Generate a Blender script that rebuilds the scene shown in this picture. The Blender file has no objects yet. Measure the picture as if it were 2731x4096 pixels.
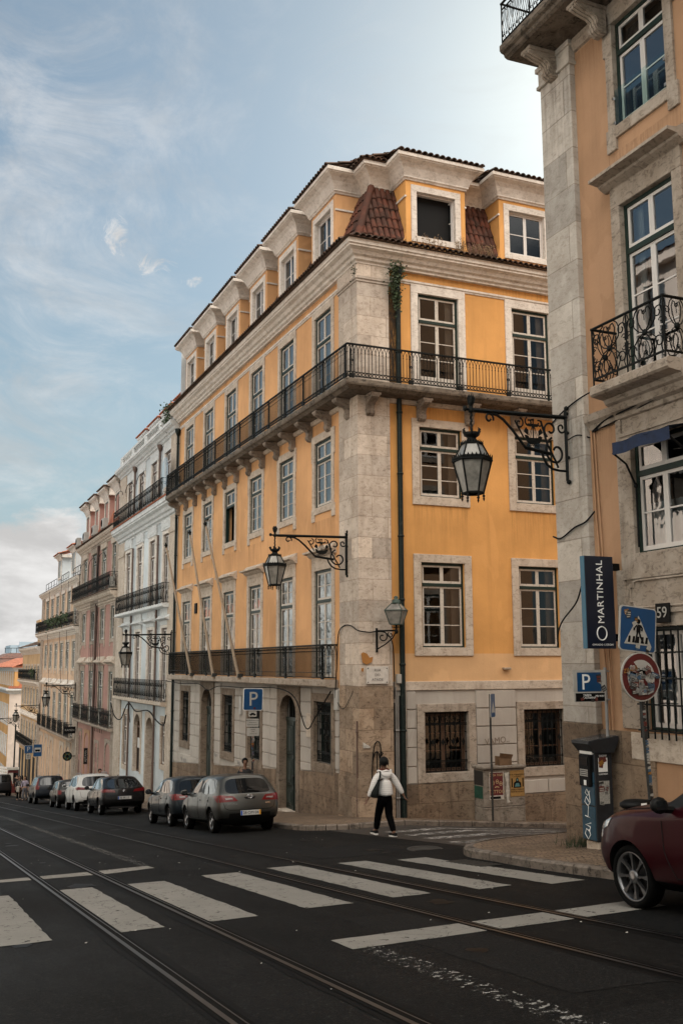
import bpy, bmesh, math, random
from mathutils import Matrix, Vector, noise as mnoise
from mathutils.bvhtree import BVHTree
PI = math.pi
rnd = random.Random(7)
S = bpy.context.scene
COL = S.collection
SLOPE = 0.1032
def zroad(X, Y):
    Yc = max(-70.0, min(185.0, Y))
    d = 0.08*max(0.0, min(X, 45.0)-12.0) if 13.0 < Y < 30 else 0.0
    return -1.65-SLOPE*Yc-d
PAVE = 0.13
# ------------------------------------------------------------------ mesh builder
class MB:
    def __init__(s, T=None):
        s.v = []; s.f = []; s.m = []; s.s = []; s.T = T
    def add(s, vs, fs, mi=0, sm=False):
        o = len(s.v)
        if s.T is None: s.v.extend(tuple(p) for p in vs)
        else: s.v.extend(tuple(s.T @ Vector(p)) for p in vs)
        for f in fs:
            s.f.append(tuple(i+o for i in f)); s.m.append(mi); s.s.append(sm)
    def box(s, x0, y0, z0, x1, y1, z1, mi=0):
        if x1 < x0: x0, x1 = x1, x0
        if y1 < y0: y0, y1 = y1, y0
        if z1 < z0: z0, z1 = z1, z0
        s.add([(x0,y0,z0),(x1,y0,z0),(x1,y1,z0),(x0,y1,z0),(x0,y0,z1),(x1,y0,z1),(x1,y1,z1),(x0,y1,z1)],
              [(0,3,2,1),(4,5,6,7),(0,1,5,4),(1,2,6,5),(2,3,7,6),(3,0,4,7)], mi)
    def cbox(s, x0, y0, z0, x1, y1, z1, c=.015, mi=0):
        # box with chamfered edges
        if x1 < x0: x0, x1 = x1, x0
        if y1 < y0: y0, y1 = y1, y0
        if z1 < z0: z0, z1 = z1, z0
        bm = bmesh.new()
        bmesh.ops.create_cube(bm, size=1)
        for v in bm.verts:
            v.co = Vector((x0 if v.co.x < 0 else x1, y0 if v.co.y < 0 else y1, z0 if v.co.z < 0 else z1))
        bmesh.ops.bevel(bm, geom=bm.edges[:], offset=c, segments=1, affect='EDGES')
        s.bm(bm, mi)
    def bm(s, bm, mi=0, sm=False):
        bm.verts.index_update()
        s.add([v.co.copy() for v in bm.verts], [[v.index for v in f.verts] for f in bm.faces], mi, sm)
        bm.free()
    def obox(s, c, sx, sy, sz, M=None, mi=0):
        M = M or Matrix()
        vs = [Vector(c)+M @ Vector((a*sx/2, b*sy/2, d*sz/2)) for d in (-1,1) for b in (-1,1) for a in (-1,1)]
        s.add(vs, [(0,2,3,1),(4,5,7,6),(0,1,5,4),(1,3,7,5),(3,2,6,7),(2,0,4,6)], mi)
    def prism(s, poly, a, b, axis='y', mi=0, sm=False):
        # polygon in the plane across `axis`, extruded from a to b
        n = len(poly)
        def P(p, t):
            return (p[0], t, p[1]) if axis == 'y' else (t, p[0], p[1]) if axis == 'x' else (p[0], p[1], t)
        vs = [P(p, a) for p in poly]+[P(p, b) for p in poly]
        fs = [tuple(range(n)), tuple(range(2*n-1, n-1, -1))]
        s.add(vs, fs, mi)
        o = [(i, i+n, (i+1) % n+n, (i+1) % n) for i in range(n)]
        s.add(vs, o, mi, sm)
    def tube(s, pts, r, n=6, mi=0, closed=False, sm=True, caps=True):
        pts = [Vector(p) for p in pts]; N = len(pts)
        rs = r if isinstance(r, (list, tuple)) else [r]*N
        vs = []; nrm = None
        for i, p in enumerate(pts):
            if closed: t = pts[(i+1) % N]-pts[i-1]
            else: t = pts[min(i+1, N-1)]-pts[max(i-1, 0)]
            if t.length < 1e-9: t = Vector((0,0,1))
            t.normalize()
            if nrm is None:
                nrm = t.orthogonal().normalized()
            else:
                nrm = nrm-t*nrm.dot(t)
                if nrm.length < 1e-6: nrm = t.orthogonal()
                nrm.normalize()
            b = t.cross(nrm)
            for k in range(n):
                a = 2*PI*(k+.5)/n
                vs.append(p+(nrm*math.cos(a)+b*math.sin(a))*rs[i])
        fs = []
        for i in range(N if closed else N-1):
            j = (i+1) % N
            for k in range(n):
                fs.append((i*n+k, i*n+(k+1) % n, j*n+(k+1) % n, j*n+k))
        s.add(vs, fs, mi, sm)
        if caps and not closed:
            s.add(vs[:n], [tuple(range(n-1, -1, -1))], mi); s.add(vs[-n:], [tuple(range(n))], mi)
    def bar(s, p, q, w, d=None, mi=0):
        # square bar between two points
        s.tube([p, q], w*.7071, 4, mi, sm=False)
    def lathe(s, prof, c=(0,0,0), n=12, mi=0, sm=True, M=None, cap=True):
        vs = []; M = M or Matrix()
        for r, z in prof:
            for k in range(n):
                a = 2*PI*k/n
                vs.append(Vector(c)+M @ Vector((r*math.cos(a), r*math.sin(a), z)))
        fs = []
        for i in range(len(prof)-1):
            for k in range(n):
                fs.append((i*n+k, i*n+(k+1) % n, (i+1)*n+(k+1) % n, (i+1)*n+k))
        if cap: fs.append(tuple(range(n-1, -1, -1))); fs.append(tuple((len(prof)-1)*n+k for k in range(n)))
        s.add(vs, fs, mi, sm)
    def quad(s, a, b, c, d, mi=0):
        s.add([a, b, c, d], [(0,1,2,3)], mi)
    def grid(s, fn, nu, nv, mi=0, sm=True):
        vs = [fn(i/nu, j/nv) for j in range(nv+1) for i in range(nu+1)]
        fs = [(j*(nu+1)+i, j*(nu+1)+i+1, (j+1)*(nu+1)+i+1, (j+1)*(nu+1)+i) for j in range(nv) for i in range(nu)]
        s.add(vs, fs, mi, sm)
    def mesh(s, name, mats, shift=None):
        me = bpy.data.meshes.new(name)
        v = s.v if shift is None else [(p[0]-shift[0], p[1]-shift[1], p[2]-shift[2]) for p in s.v]
        me.from_pydata(v, [], s.f)
        for m in (mats if isinstance(mats, (list, tuple)) else [mats]): me.materials.append(m)
        me.polygons.foreach_set('material_index', s.m)
        me.polygons.foreach_set('use_smooth', s.s)
        me.update()
        return me
    def build(s, name, mats, parent=None, loc=None, rz=0):
        # verts are in world coordinates when loc is None, else in the object's own frame
        if loc is None:
            if parent is not None:
                o = bpy.data.objects.new(name, s.mesh(name, mats, wloc(parent)))
            else:
                vs = s.v; n = max(1, len(vs))
                c = (sum(p[0] for p in vs)/n, sum(p[1] for p in vs)/n, min(p[2] for p in vs))
                o = bpy.data.objects.new(name, s.mesh(name, mats, c)); o.location = c
        else:
            o = bpy.data.objects.new(name, s.mesh(name, mats)); o.location = loc; o.rotation_euler = (0,0,rz)
        COL.objects.link(o)
        if parent is not None: o.parent = parent
        return o
def wloc(o):
    # world place of an unrotated root
    p = Vector((0,0,0))
    while o is not None:
        p = p+o.location; o = o.parent
    return p
def tag(o, label=None, cat=None, group=None, kind=None):
    if label: o['label'] = label
    if cat: o['category'] = cat
    if group: o['group'] = group
    if kind: o['kind'] = kind
    return o
def spl(P, k=6):
    # smooth curve through points (Catmull-Rom)
    P = [Vector(p) for p in P]; P = [P[0]*2-P[1]]+P+[P[-1]*2-P[-2]]; out = []
    for i in range(1, len(P)-2):
        a, b, c, d = P[i-1:i+3]
        for j in range(k):
            t = j/k; out.append(.5*((2*b)+(c-a)*t+(2*a-5*b+4*c-d)*t*t+(3*b-a-3*c+d)*t**3))
    return out+[P[-2]]
def thing(name, label, cat, loc=(0,0,0), rz=0, group=None):
    o = bpy.data.objects.new(name, None); COL.objects.link(o)
    o.location = loc; o.rotation_euler = (0,0,rz); o.empty_display_size = .2
    return tag(o, label, cat, group)
def inst(name, me, parent, loc, rz=0):
    o = bpy.data.objects.new(name, me); COL.objects.link(o)
    o.location = loc; o.rotation_euler = (0,0,rz); o.parent = parent
    return o
def copy_tree(o, parent=None):
    c = o.copy(); COL.objects.link(c)
    if parent is not None: c.parent = parent
    for ch in list(o.children): copy_tree(ch, c)
    return c
def structure(o): return tag(o, kind='structure')
def TL(X): return Matrix(((0,1,0,X),(-1,0,0,0),(0,0,1,0),(0,0,0,1)))     # local x=-Y, y into wall (+X)
def TR(Y): return Matrix.Translation((0,Y,0))                             # local x=X, y into wall (+Y)
def text_mb(txt, size=1.0, ext=.005, space=1.0, align='CENTER'):
    # flat lettering as (verts, faces) in the xz plane facing -y, centred
    cu = bpy.data.curves.new('lettering', 'FONT'); cu.body = txt; cu.size = size; cu.extrude = ext
    cu.align_x = align; cu.align_y = 'CENTER'; cu.space_character = space; cu.resolution_u = 3
    ob = bpy.data.objects.new('lettering', cu); COL.objects.link(ob)
    dg = bpy.context.evaluated_depsgraph_get(); dg.update()
    me = bpy.data.meshes.new_from_object(ob.evaluated_get(dg))
    vs = [(v.co.x, -v.co.z, v.co.y) for v in me.vertices]; fs = [tuple(p.vertices) for p in me.polygons]
    bpy.data.objects.remove(ob); bpy.data.curves.remove(cu); bpy.data.meshes.remove(me)
    return vs, fs
def put_text(mb, txt, size, M, mi=0, ext=.004, space=1.0):
    vs, fs = text_mb(txt, size, ext, space)
    mb.add([M @ Vector(v) for v in vs], fs, mi)
# ------------------------------------------------------------------ materials
def node(nt, t, **kw):
    n = nt.nodes.new(t)
    for k, v in kw.items():
        if k in n.inputs: n.inputs[k].default_value = v
        else: setattr(n, k, v)
    return n
def newmat(name):
    m = bpy.data.materials.new(name); m.use_nodes = True
    nt = m.node_tree; b = nt.nodes['Principled BSDF']
    return m, nt, b
def rgba(c): return (c[0], c[1], c[2], 1)
def ramp(nt, fac, stops):
    r = nt.nodes.new('ShaderNodeValToRGB'); e = r.color_ramp.elements
    while len(e) < len(stops): e.new(.5)
    for i, (p, c) in enumerate(stops):
        e[i].position = p; e[i].color = rgba(c) if isinstance(c, (tuple, list)) else (c,c,c,1)
    nt.links.new(fac, r.inputs[0]); return r.outputs[0]
def mixc(nt, fac, a, b, mode='MIX'):
    n = nt.nodes.new('ShaderNodeMix'); n.data_type = 'RGBA'; n.blend_type = mode
    for sock, val in ((n.inputs[0], fac), (n.inputs[6], a), (n.inputs[7], b)):
        if hasattr(val, 'is_output'): nt.links.new(val, sock)
        else: sock.default_value = val if isinstance(val, (int, float)) else rgba(val)
    return n.outputs[2]
def coords(nt, obj=False, scale=(1,1,1)):
    if obj: src = nt.nodes.new('ShaderNodeTexCoord').outputs['Object']
    else: src = nt.nodes.new('ShaderNodeNewGeometry').outputs['Position']
    mp = nt.nodes.new('ShaderNodeMapping'); mp.inputs['Scale'].default_value = scale
    nt.links.new(src, mp.inputs[0]); return mp.outputs[0]
def noise(nt, vec, scale, detail=4, rough=.6, dist=0):
    n = node(nt, 'ShaderNodeTexNoise', Scale=scale, Detail=detail, Roughness=rough, Distortion=dist)
    nt.links.new(vec, n.inputs['Vector']); return n.outputs['Fac']
def bump(nt, b, h, strength, dist=.02):
    n = node(nt, 'ShaderNodeBump', Strength=strength, Distance=dist)
    nt.links.new(h, n.inputs['Height']); nt.links.new(n.outputs[0], b.inputs['Normal']); return n
def simple(name, col, rough=.6, metal=0, var=.12, vs=4, bs=0, obj=False, coat=0, spec=None):
    m, nt, b = newmat(name)
    v = coords(nt, obj)
    f = noise(nt, v, vs)
    c = mixc(nt, ramp(nt, f, [(.3, 0), (.7, 1)]), [x*(1-var) for x in col], [min(1, x*(1+var)) for x in col])
    nt.links.new(c, b.inputs['Base Color'])
    b.inputs['Roughness'].default_value = rough; b.inputs['Metallic'].default_value = metal
    b.inputs['Coat Weight'].default_value = coat
    if spec is not None: b.inputs['Specular IOR Level'].default_value = spec
    if bs: bump(nt, b, noise(nt, v, vs*12), bs)
    return m
def stucco(name, col, dirt=.35, dirtcol=None):
    m, nt, b = newmat(name)
    p = coords(nt)
    c = mixc(nt, ramp(nt, noise(nt, p, .35, 5), [(.32, 0), (.66, 1)]), [x*.78 for x in col], [min(1, x*1.10) for x in col])
    st = noise(nt, coords(nt, scale=(2.4,2.4,.14)), 1.5, 6, .7)
    c = mixc(nt, ramp(nt, st, [(.50, 0), (.78, dirt*.55)]), c, dirtcol or [x*.55 for x in col])
    sp = noise(nt, p, 7, 6, .7)
    c = mixc(nt, ramp(nt, sp, [(.62, 0), (.75, dirt*.7)]), c, [x*.7 for x in col])
    pt = noise(nt, coords(nt, scale=(1,1,.6)), .9, 3, .5, .8)
    c = mixc(nt, ramp(nt, pt, [(.58, 0), (.61, .38)]), c, [min(1, x*1.13+.012) for x in col])
    nt.links.new(c, b.inputs['Base Color']); b.inputs['Roughness'].default_value = .9
    b.inputs['Specular IOR Level'].default_value = .2
    bump(nt, b, noise(nt, p, 14, 6, .7), .28, .02)
    return m
def stone(name, a=(.42,.345,.275), dark=(.16,.12,.09), light=(.52,.45,.375), blocks=None, amt=.6, axis='xz'):
    m, nt, b = newmat(name)
    p = coords(nt)
    c = mixc(nt, ramp(nt, noise(nt, p, 1.3, 6, .65), [(.32, 0), (.66, 1)]), a, light)
    pit = noise(nt, coords(nt, scale=(1,1,1.8)), 7, 8, .74, .8)
    c = mixc(nt, ramp(nt, pit, [(.50, 0), (.64, amt)]), c, dark)
    bl = noise(nt, p, 2.6, 5, .6, .6)
    c = mixc(nt, ramp(nt, bl, [(.52, 0), (.62, .5)]), c, [q*1.12 for q in light])
    st = noise(nt, coords(nt, scale=(2.2,2.2,.25)), 1.4, 5, .7)
    c = mixc(nt, ramp(nt, st, [(.54, 0), (.8, amt)]), c, [x*1.1 for x in dark])
    h = noise(nt, p, 22, 6, .7)
    if blocks:
        bw, bh = blocks
        src = nt.nodes.new('ShaderNodeNewGeometry').outputs['Position']
        sx = nt.nodes.new('ShaderNodeSeparateXYZ'); nt.links.new(src, sx.inputs[0])
        ad = node(nt, 'ShaderNodeMath', operation='ADD'); nt.links.new(sx.outputs[0], ad.inputs[0]); nt.links.new(sx.outputs[1], ad.inputs[1])
        cb = nt.nodes.new('ShaderNodeCombineXYZ'); nt.links.new(ad.outputs[0], cb.inputs[0]); nt.links.new(sx.outputs[2], cb.inputs[1])
        br = node(nt, 'ShaderNodeTexBrick', **{'Scale': 1.0, 'Mortar Size': .012, 'Mortar Smooth': .3, 'Brick Width': bw, 'Row Height': bh, 'Bias': 0.0})
        br.inputs['Color1'].default_value = (.70,.69,.68,1); br.inputs['Color2'].default_value = (1.16,1.13,1.09,1); br.inputs['Mortar'].default_value = (.66,.62,.58,1)
        nt.links.new(cb.outputs[0], br.inputs['Vector'])
        c = mixc(nt, 1.0, c, br.outputs['Color'], 'MULTIPLY')
        ml = node(nt, 'ShaderNodeMath', operation='MULTIPLY_ADD'); nt.links.new(br.outputs['Fac'], ml.inputs[0]); ml.inputs[1].default_value = -1.2
        nt.links.new(h, ml.inputs[2]); h = ml.outputs[0]
    nt.links.new(c, b.inputs['Base Color']); b.inputs['Roughness'].default_value = .85
    b.inputs['Specular IOR Level'].default_value = .25
    bump(nt, b, h, .35, .02)
    return m
def glass(name, tint=(.8,.85,.86), ior=1.9, wob=.04, see=True, back=(.02,.022,.024)):
    m, nt, b = newmat(name)
    nt.nodes.remove(b); out = nt.nodes['Material Output']
    fr = node(nt, 'ShaderNodeFresnel', IOR=ior)
    gl = node(nt, 'ShaderNodeBsdfGlossy', Roughness=.015); gl.inputs[0].default_value = (.95,.97,1,1)
    if see:
        tr = nt.nodes.new('ShaderNodeBsdfTransparent'); tr.inputs[0].default_value = rgba(tint)
    else:
        tr = nt.nodes.new('ShaderNodeBsdfDiffuse'); tr.inputs[0].default_value = rgba(back)
    if wob:
        p = coords(nt); bp = node(nt, 'ShaderNodeBump', Strength=wob, Distance=.05)
        nt.links.new(noise(nt, p, 2.2, 2), bp.inputs['Height']); nt.links.new(bp.outputs[0], gl.inputs['Normal']); nt.links.new(bp.outputs[0], fr.inputs['Normal'])
    mx = nt.nodes.new('ShaderNodeMixShader')
    nt.links.new(fr.outputs[0], mx.inputs[0]); nt.links.new(tr.outputs[0], mx.inputs[1]); nt.links.new(gl.outputs[0], mx.inputs[2])
    nt.links.new(mx.outputs[0], out.inputs[0])
    return m
def tilemat(name, a=(.22,.085,.045), b2=(.10,.05,.035), lich=(.16,.12,.09)):
    m, nt, b = newmat(name)
    p = coords(nt)
    wn = nt.nodes.new('ShaderNodeTexVoronoi'); wn.inputs['Scale'].default_value = 3.2
    nt.links.new(p, wn.inputs['Vector'])
    sp = nt.nodes.new('ShaderNodeSeparateColor'); nt.links.new(wn.outputs['Color'], sp.inputs[0])
    c = mixc(nt, sp.outputs[0], a, b2)
    c = mixc(nt, ramp(nt, noise(nt, p, 6, 6, .7), [(.5, 0), (.68, .8)]), c, lich)
    c = mixc(nt, ramp(nt, noise(nt, p, 1.2, 5, .7), [(.5, 0), (.72, .75)]), c, [x*.35 for x in b2])
    nt.links.new(c, b.inputs['Base Color']); b.inputs['Roughness'].default_value = .85
    b.inputs['Specular IOR Level'].default_value = .25
    bump(nt, b, noise(nt, p, 30, 5), .3)
    return m
def peeling(name, col, under, rough=.5, amt=.45):
    m, nt, b = newmat(name)
    p = coords(nt)
    f = ramp(nt, noise(nt, p, 16, 6, .75), [(.56, 0), (.64, amt)])
    c = mixc(nt, f, col, under)
    nt.links.new(c, b.inputs['Base Color']); b.inputs['Roughness'].default_value = rough; b.inputs['Specular IOR Level'].default_value = .2
    bump(nt, b, noise(nt, p, 40), .15, .01)
    return m
M = {}
M['amber'] = stucco('amber_stucco', (.61,.315,.105), .6)
M['peach'] = stucco('peach_stucco', (.60,.335,.16), .6)
M['pale_peach'] = stucco('pale_peach_stucco', (.62,.385,.20), .3)
M['cream'] = stucco('cream_stucco', (.56,.40,.28), .5)
M['white_wall'] = stucco('white_stucco', (.56,.60,.615), .4)
M['pink'] = stucco('pink_stucco', (.37,.215,.18), .55)
M['ochre'] = stucco('ochre_stucco', (.50,.35,.20), .5)
M['orange_far'] = stucco('orange_stucco', (.62,.35,.14), .3)
M['far_pale'] = stucco('pale_stone_wall', (.60,.52,.46), .3)
M['salmon'] = stucco('salmon_stucco', (.385,.23,.135), .55, (.18,.11,.07))
M['block_white'] = stucco('white_block_paint', (.41,.375,.335), .65, (.24,.2,.17))
M['stone'] = stone('limestone_trim')
M['stone_pil'] = stone('pilaster_limestone', (.47,.40,.335), (.20,.155,.12), (.58,.515,.45), blocks=(1.05,.62), amt=.6)
M['stone_grey'] = stone('grey_limestone', (.40,.365,.325), (.2,.165,.13), (.5,.47,.43), blocks=(1.5,.72), amt=.45)
M['stone_trim_r'] = stone('weathered_trim', (.28,.225,.175), (.10,.075,.055), (.38,.325,.27), amt=.75)
M['stone_gf'] = stone('street_level_trim', (.15,.112,.082), (.045,.034,.025), (.235,.185,.14), amt=.8)  # darker than the upper trim: dirt plus street-level shade put into the colour
M['stone_low'] = stone('street_level_limestone', (.255,.185,.13), (.08,.055,.038), (.35,.275,.205), blocks=(1.05,.62), amt=.8)  # browner stone, with some street-level shade also put into its colour
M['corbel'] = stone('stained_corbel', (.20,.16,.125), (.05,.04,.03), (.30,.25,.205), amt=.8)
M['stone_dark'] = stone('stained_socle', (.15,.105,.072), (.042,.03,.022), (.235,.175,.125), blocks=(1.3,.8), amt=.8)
M['moulding'] = stone('painted_moulding', (.57,.515,.455), (.24,.195,.155), (.66,.61,.55), amt=.55)
M['moulding_white'] = stone('white_moulding', (.53,.545,.54), (.24,.225,.2), (.62,.635,.63), amt=.5)
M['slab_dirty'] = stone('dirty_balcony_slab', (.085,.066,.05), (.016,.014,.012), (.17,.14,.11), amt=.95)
M['iron'] = simple('wrought_iron', (.004,.005,.0047), .6, 0, .3, 20, spec=.15)
M['iron_worn'] = simple('worn_iron', (.03,.03,.028), .6, .3, .5, 20)
M['green_frame'] = peeling('dark_green_frame', (.012,.025,.02), (.05,.05,.04), .45, .4)
M['brown_frame'] = peeling('brown_frame', (.10,.06,.04), (.2,.14,.1), .5)
M['sage_frame'] = peeling('sage_frame', (.06,.10,.085), (.2,.2,.17), .5)
M['white_sash'] = peeling('white_sash', (.50,.455,.40), (.18,.14,.10), .5, .85)
M['white_sash_new'] = simple('white_sash_paint', (.57,.54,.51), .4, 0, .04)
M['door_green'] = peeling('dark_green_door', (.018,.026,.022), (.035,.035,.03), .4, .4)
M['wood_dark'] = peeling('dark_door_wood', (.05,.028,.02), (.1,.06,.04), .5)
M['glass'] = glass('window_glass', ior=2.7, wob=.08)
M['glass_front'] = glass('old_window_glass', ior=2.5, wob=.15)
M['glass_side'] = glass('side_glass', ior=1.55, wob=.014)
M['glass_blue'] = glass('sky_glass', ior=2.6, wob=.012)
M['curtain'] = simple('white_curtain', (.56,.60,.61), .95, 0, .12, 3)
M['shutter'] = simple('inner_shutter', (.20,.17,.145), .7, 0, .1, 5)
M['room'] = simple('dark_room', (.035,.03,.026), .95, 0, .3, 1)
M['room_warm'] = simple('dim_room', (.08,.06,.045), .95, 0, .3, 1)
M['tile'] = tilemat('clay_tile', (.13,.043,.025), (.05,.023,.016), (.075,.05,.038))
M['tile_eave'] = tilemat('dark_eave_tile', (.13,.075,.05), (.06,.045,.035), (.14,.12,.1))
M['tile_red'] = tilemat('red_roof_tile', (.42,.14,.075), (.30,.10,.055), (.36,.2,.13))
M['pipe_green'] = peeling('green_downpipe', (.006,.012,.011), (.08,.08,.07), .45, .35)
M['pipe_grey'] = simple('grey_conduit', (.2,.19,.18), .5, .2, .2)
M['pipe_brown'] = simple('brown_downpipe', (.10,.06,.045), .5, 0, .2)
M['cable'] = simple('black_cable', (.007,.007,.007), .7, spec=.15)
M['pole_wood'] = peeling('worn_pole_wood', (.34,.27,.2), (.14,.09,.06), .7, .7)
M['plant'] = simple('plant_leaf', (.03,.05,.018), .7, 0, .5, 9)
M['dry_plant'] = simple('dry_weed', (.16,.10,.05), .9, 0, .4, 9)
M['black'] = simple('matt_black', (.004,.004,.004), .6, spec=.15)
M['white'] = simple('white_paint', (.75,.75,.73), .5, 0, .05)
M['offwhite'] = simple('offwhite_plastic', (.33,.32,.295), .5, 0, .1)
M['sign_blue'] = simple('sign_blue', (.004,.045,.125), .35, 0, .12)
M['sign_red'] = simple('sign_red', (.075,.010,.011), .4, 0, .2)
M['galv'] = simple('galvanised_steel', (.24,.24,.24), .45, .6, .2)
M['paper'] = simple('torn_paper', (.42,.40,.36), .8, 0, .3, 12)
M['lamp_glass'] = simple('milky_lamp_glass', (.20,.19,.17), .2, 0, .35, 5)
# ------------------------------------------------------------------ camera, sun, sky
cam = bpy.data.cameras.new('camera'); co = bpy.data.objects.new('camera', cam); COL.objects.link(co)
cam.sensor_fit = 'VERTICAL'; cam.sensor_height = 36; cam.sensor_width = 24; cam.lens = 35
cam.clip_start = .1; cam.clip_end = 5000
x, y, z = (0.919264,-0.393624,-0.003645), (-0.056349,-0.140751,0.98844), (-0.389587,-0.908432,-0.151568)
co.matrix_world = Matrix(((x[0],y[0],z[0],0),(x[1],y[1],z[1],0),(x[2],y[2],z[2],0),(0,0,0,1)))
S.camera = co
SUN_AZ, SUN_EL = math.radians(43), math.radians(32)
sv = Vector((math.sin(SUN_AZ)*math.cos(SUN_EL), math.cos(SUN_AZ)*math.cos(SUN_EL), math.sin(SUN_EL)))
sl = bpy.data.lights.new('sun', 'SUN'); sl.energy = 5.0; sl.angle = math.radians(.5); sl.color = (1,.93,.82)
so = bpy.data.objects.new('sun', sl); COL.objects.link(so)
so.rotation_euler = (-sv).to_track_quat('-Z', 'Y').to_euler(); so.location = (60,60,80)
W = bpy.data.worlds.new('World'); S.world = W; W.use_nodes = True
nt = W.node_tree; bg = nt.nodes['Background']; bg.inputs[1].default_value = .05
sky = nt.nodes.new('ShaderNodeTexSky'); sky.sky_type = 'NISHITA'; sky.sun_disc = False
sky.sun_elevation = SUN_EL; sky.sun_rotation = SUN_AZ; sky.air_density = 1.0; sky.dust_density = .85; sky.ozone_density = 1.0; sky.altitude = 50
tc = nt.nodes.new('ShaderNodeTexCoord'); gen = tc.outputs['Generated']
sep = nt.nodes.new('ShaderNodeSeparateXYZ'); nt.links.new(gen, sep.inputs[0])
def wmath(op, a, b=None, clamp=False):
    n = nt.nodes.new('ShaderNodeMath'); n.operation = op; n.use_clamp = clamp
    for i, q in enumerate((a, b)):
        if q is None: continue
        if hasattr(q, 'is_output'): nt.links.new(q, n.inputs[i])
        else: n.inputs[i].default_value = q
    return n.outputs[0]
def wdir(az, el):
    a, e = math.radians(az), math.radians(el)
    return (math.sin(a)*math.cos(e), math.cos(a)*math.cos(e), math.sin(e))
def blob(az, el, sx, inner, outer, sz=1.0):
    # soft patch of cloud cover round one direction of the sky
    d = wdir(az, el); n = nt.nodes.new('ShaderNodeVectorMath'); n.operation = 'SUBTRACT'
    nt.links.new(gen, n.inputs[0]); n.inputs[1].default_value = d
    mm = nt.nodes.new('ShaderNodeVectorMath'); mm.operation = 'MULTIPLY'; nt.links.new(n.outputs[0], mm.inputs[0]); mm.inputs[1].default_value = (sx, sx, sz)
    l = nt.nodes.new('ShaderNodeVectorMath'); l.operation = 'LENGTH'; nt.links.new(mm.outputs[0], l.inputs[0])
    r = nt.nodes.new('ShaderNodeMapRange'); r.inputs[1].default_value = inner; r.inputs[2].default_value = outer; r.inputs[3].default_value = 1; r.inputs[4].default_value = 0
    r.interpolation_type = 'SMOOTHSTEP'
    nt.links.new(l.outputs['Value'], r.inputs[0]); return r.outputs[0]
def wnoise(scale, detail, rough, sc=(1,1,1), dist=0, off=(0,0,0)):
    mp = nt.nodes.new('ShaderNodeMapping'); mp.inputs['Scale'].default_value = sc; mp.inputs['Location'].default_value = off
    nt.links.new(gen, mp.inputs[0])
    return noise(nt, mp.outputs[0], scale, detail, rough, dist)
def mrange(v, a, b, lo=0, hi=1):
    r = nt.nodes.new('ShaderNodeMapRange'); r.interpolation_type = 'SMOOTHSTEP'
    for i, q in enumerate((a, b, lo, hi)): r.inputs[i+1].default_value = q
    nt.links.new(v, r.inputs[0]); return r.outputs[0]
nbig = wnoise(7, 9, .62, (1,1,1.6), .3)
nfine = wnoise(30, 9, .72, (1,1,1.3), .9, (3,1,0))
nwisp = wnoise(5, 9, .68, (1.2,1.2,2.2), 1.2, (1.7,0,2))
low = mrange(sep.outputs[2], .02, .25, 1, 0)                    # cloud bank low over the river
b1 = blob(5.5, 3, 1.0, .02, .16, 1.0)
bank = mrange(wmath('ADD', nbig, wmath('MULTIPLY', b1, .55)), .72, .86)
wl = blob(2.5, 21, 1.0, .02, .34, .55)
wisps = wmath('MULTIPLY', mrange(wmath('ADD', nwisp, wmath('MULTIPLY', wl, .16)), .46, .84), wmath('ADD', .22, wmath('MULTIPLY', wl, .34)))
p1 = blob(9.8, 23.9, 2.3, .008, .07, 1.0); p2 = blob(12.2, 22.2, 1.0, .006, .055, 2.0); p3 = blob(14.4, 21.5, 1.0, .003, .035, 2.5)
puff = mrange(wmath('ADD', nfine, wmath('MULTIPLY', wmath('MAXIMUM', wmath('MAXIMUM', p1, p2), p3), .46)), .82, 1.12)
behind = mrange(sep.outputs[1], -.5, .1, 1, 0)                  # unseen bright cloud added behind the viewer to fill the fronts
fill_cloud = wmath('MULTIPLY', mrange(nbig, .38, .55), wmath('MULTIPLY', behind, mrange(sep.outputs[2], .34, .62)))
cover = wmath('MAXIMUM', wmath('MAXIMUM', bank, wisps), puff)
shade = mrange(wnoise(9, 6, .6, (1,1,2.2), .3, (5,2,1)), .35, .65, 5.2, 7.6)
cc = nt.nodes.new('ShaderNodeVectorMath'); cc.operation = 'SCALE'; cc.inputs[0].default_value = (1.0,.985,.97); nt.links.new(shade, cc.inputs['Scale'])
skyc = mixc(nt, mrange(sep.outputs[2], .0, .52, .78, .26), sky.outputs[0], (4.6,5.35,5.8))
skyc = mixc(nt, 1.0, skyc, (.73,.82,.81), 'MULTIPLY')              # dims and cools the veiled sky
fin = mixc(nt, cover, skyc, cc.outputs[0])
fin = mixc(nt, fill_cloud, fin, (66,61.5,55))                         # added cloud glow out of view, lights the shaded fronts
nt.links.new(fin, bg.inputs[0])
S.view_settings.view_transform = 'Standard'; S.view_settings.look = 'None'; S.view_settings.exposure = 1.2; S.view_settings.gamma = 1
S.render.engine = 'CYCLES'; S.cycles.use_denoising = True; S.cycles.max_bounces = 7; S.cycles.diffuse_bounces = 4; S.cycles.glossy_bounces = 3
S.cycles.transparent_max_bounces = 12; S.cycles.caustics_reflective = False; S.cycles.caustics_refractive = False
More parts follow.
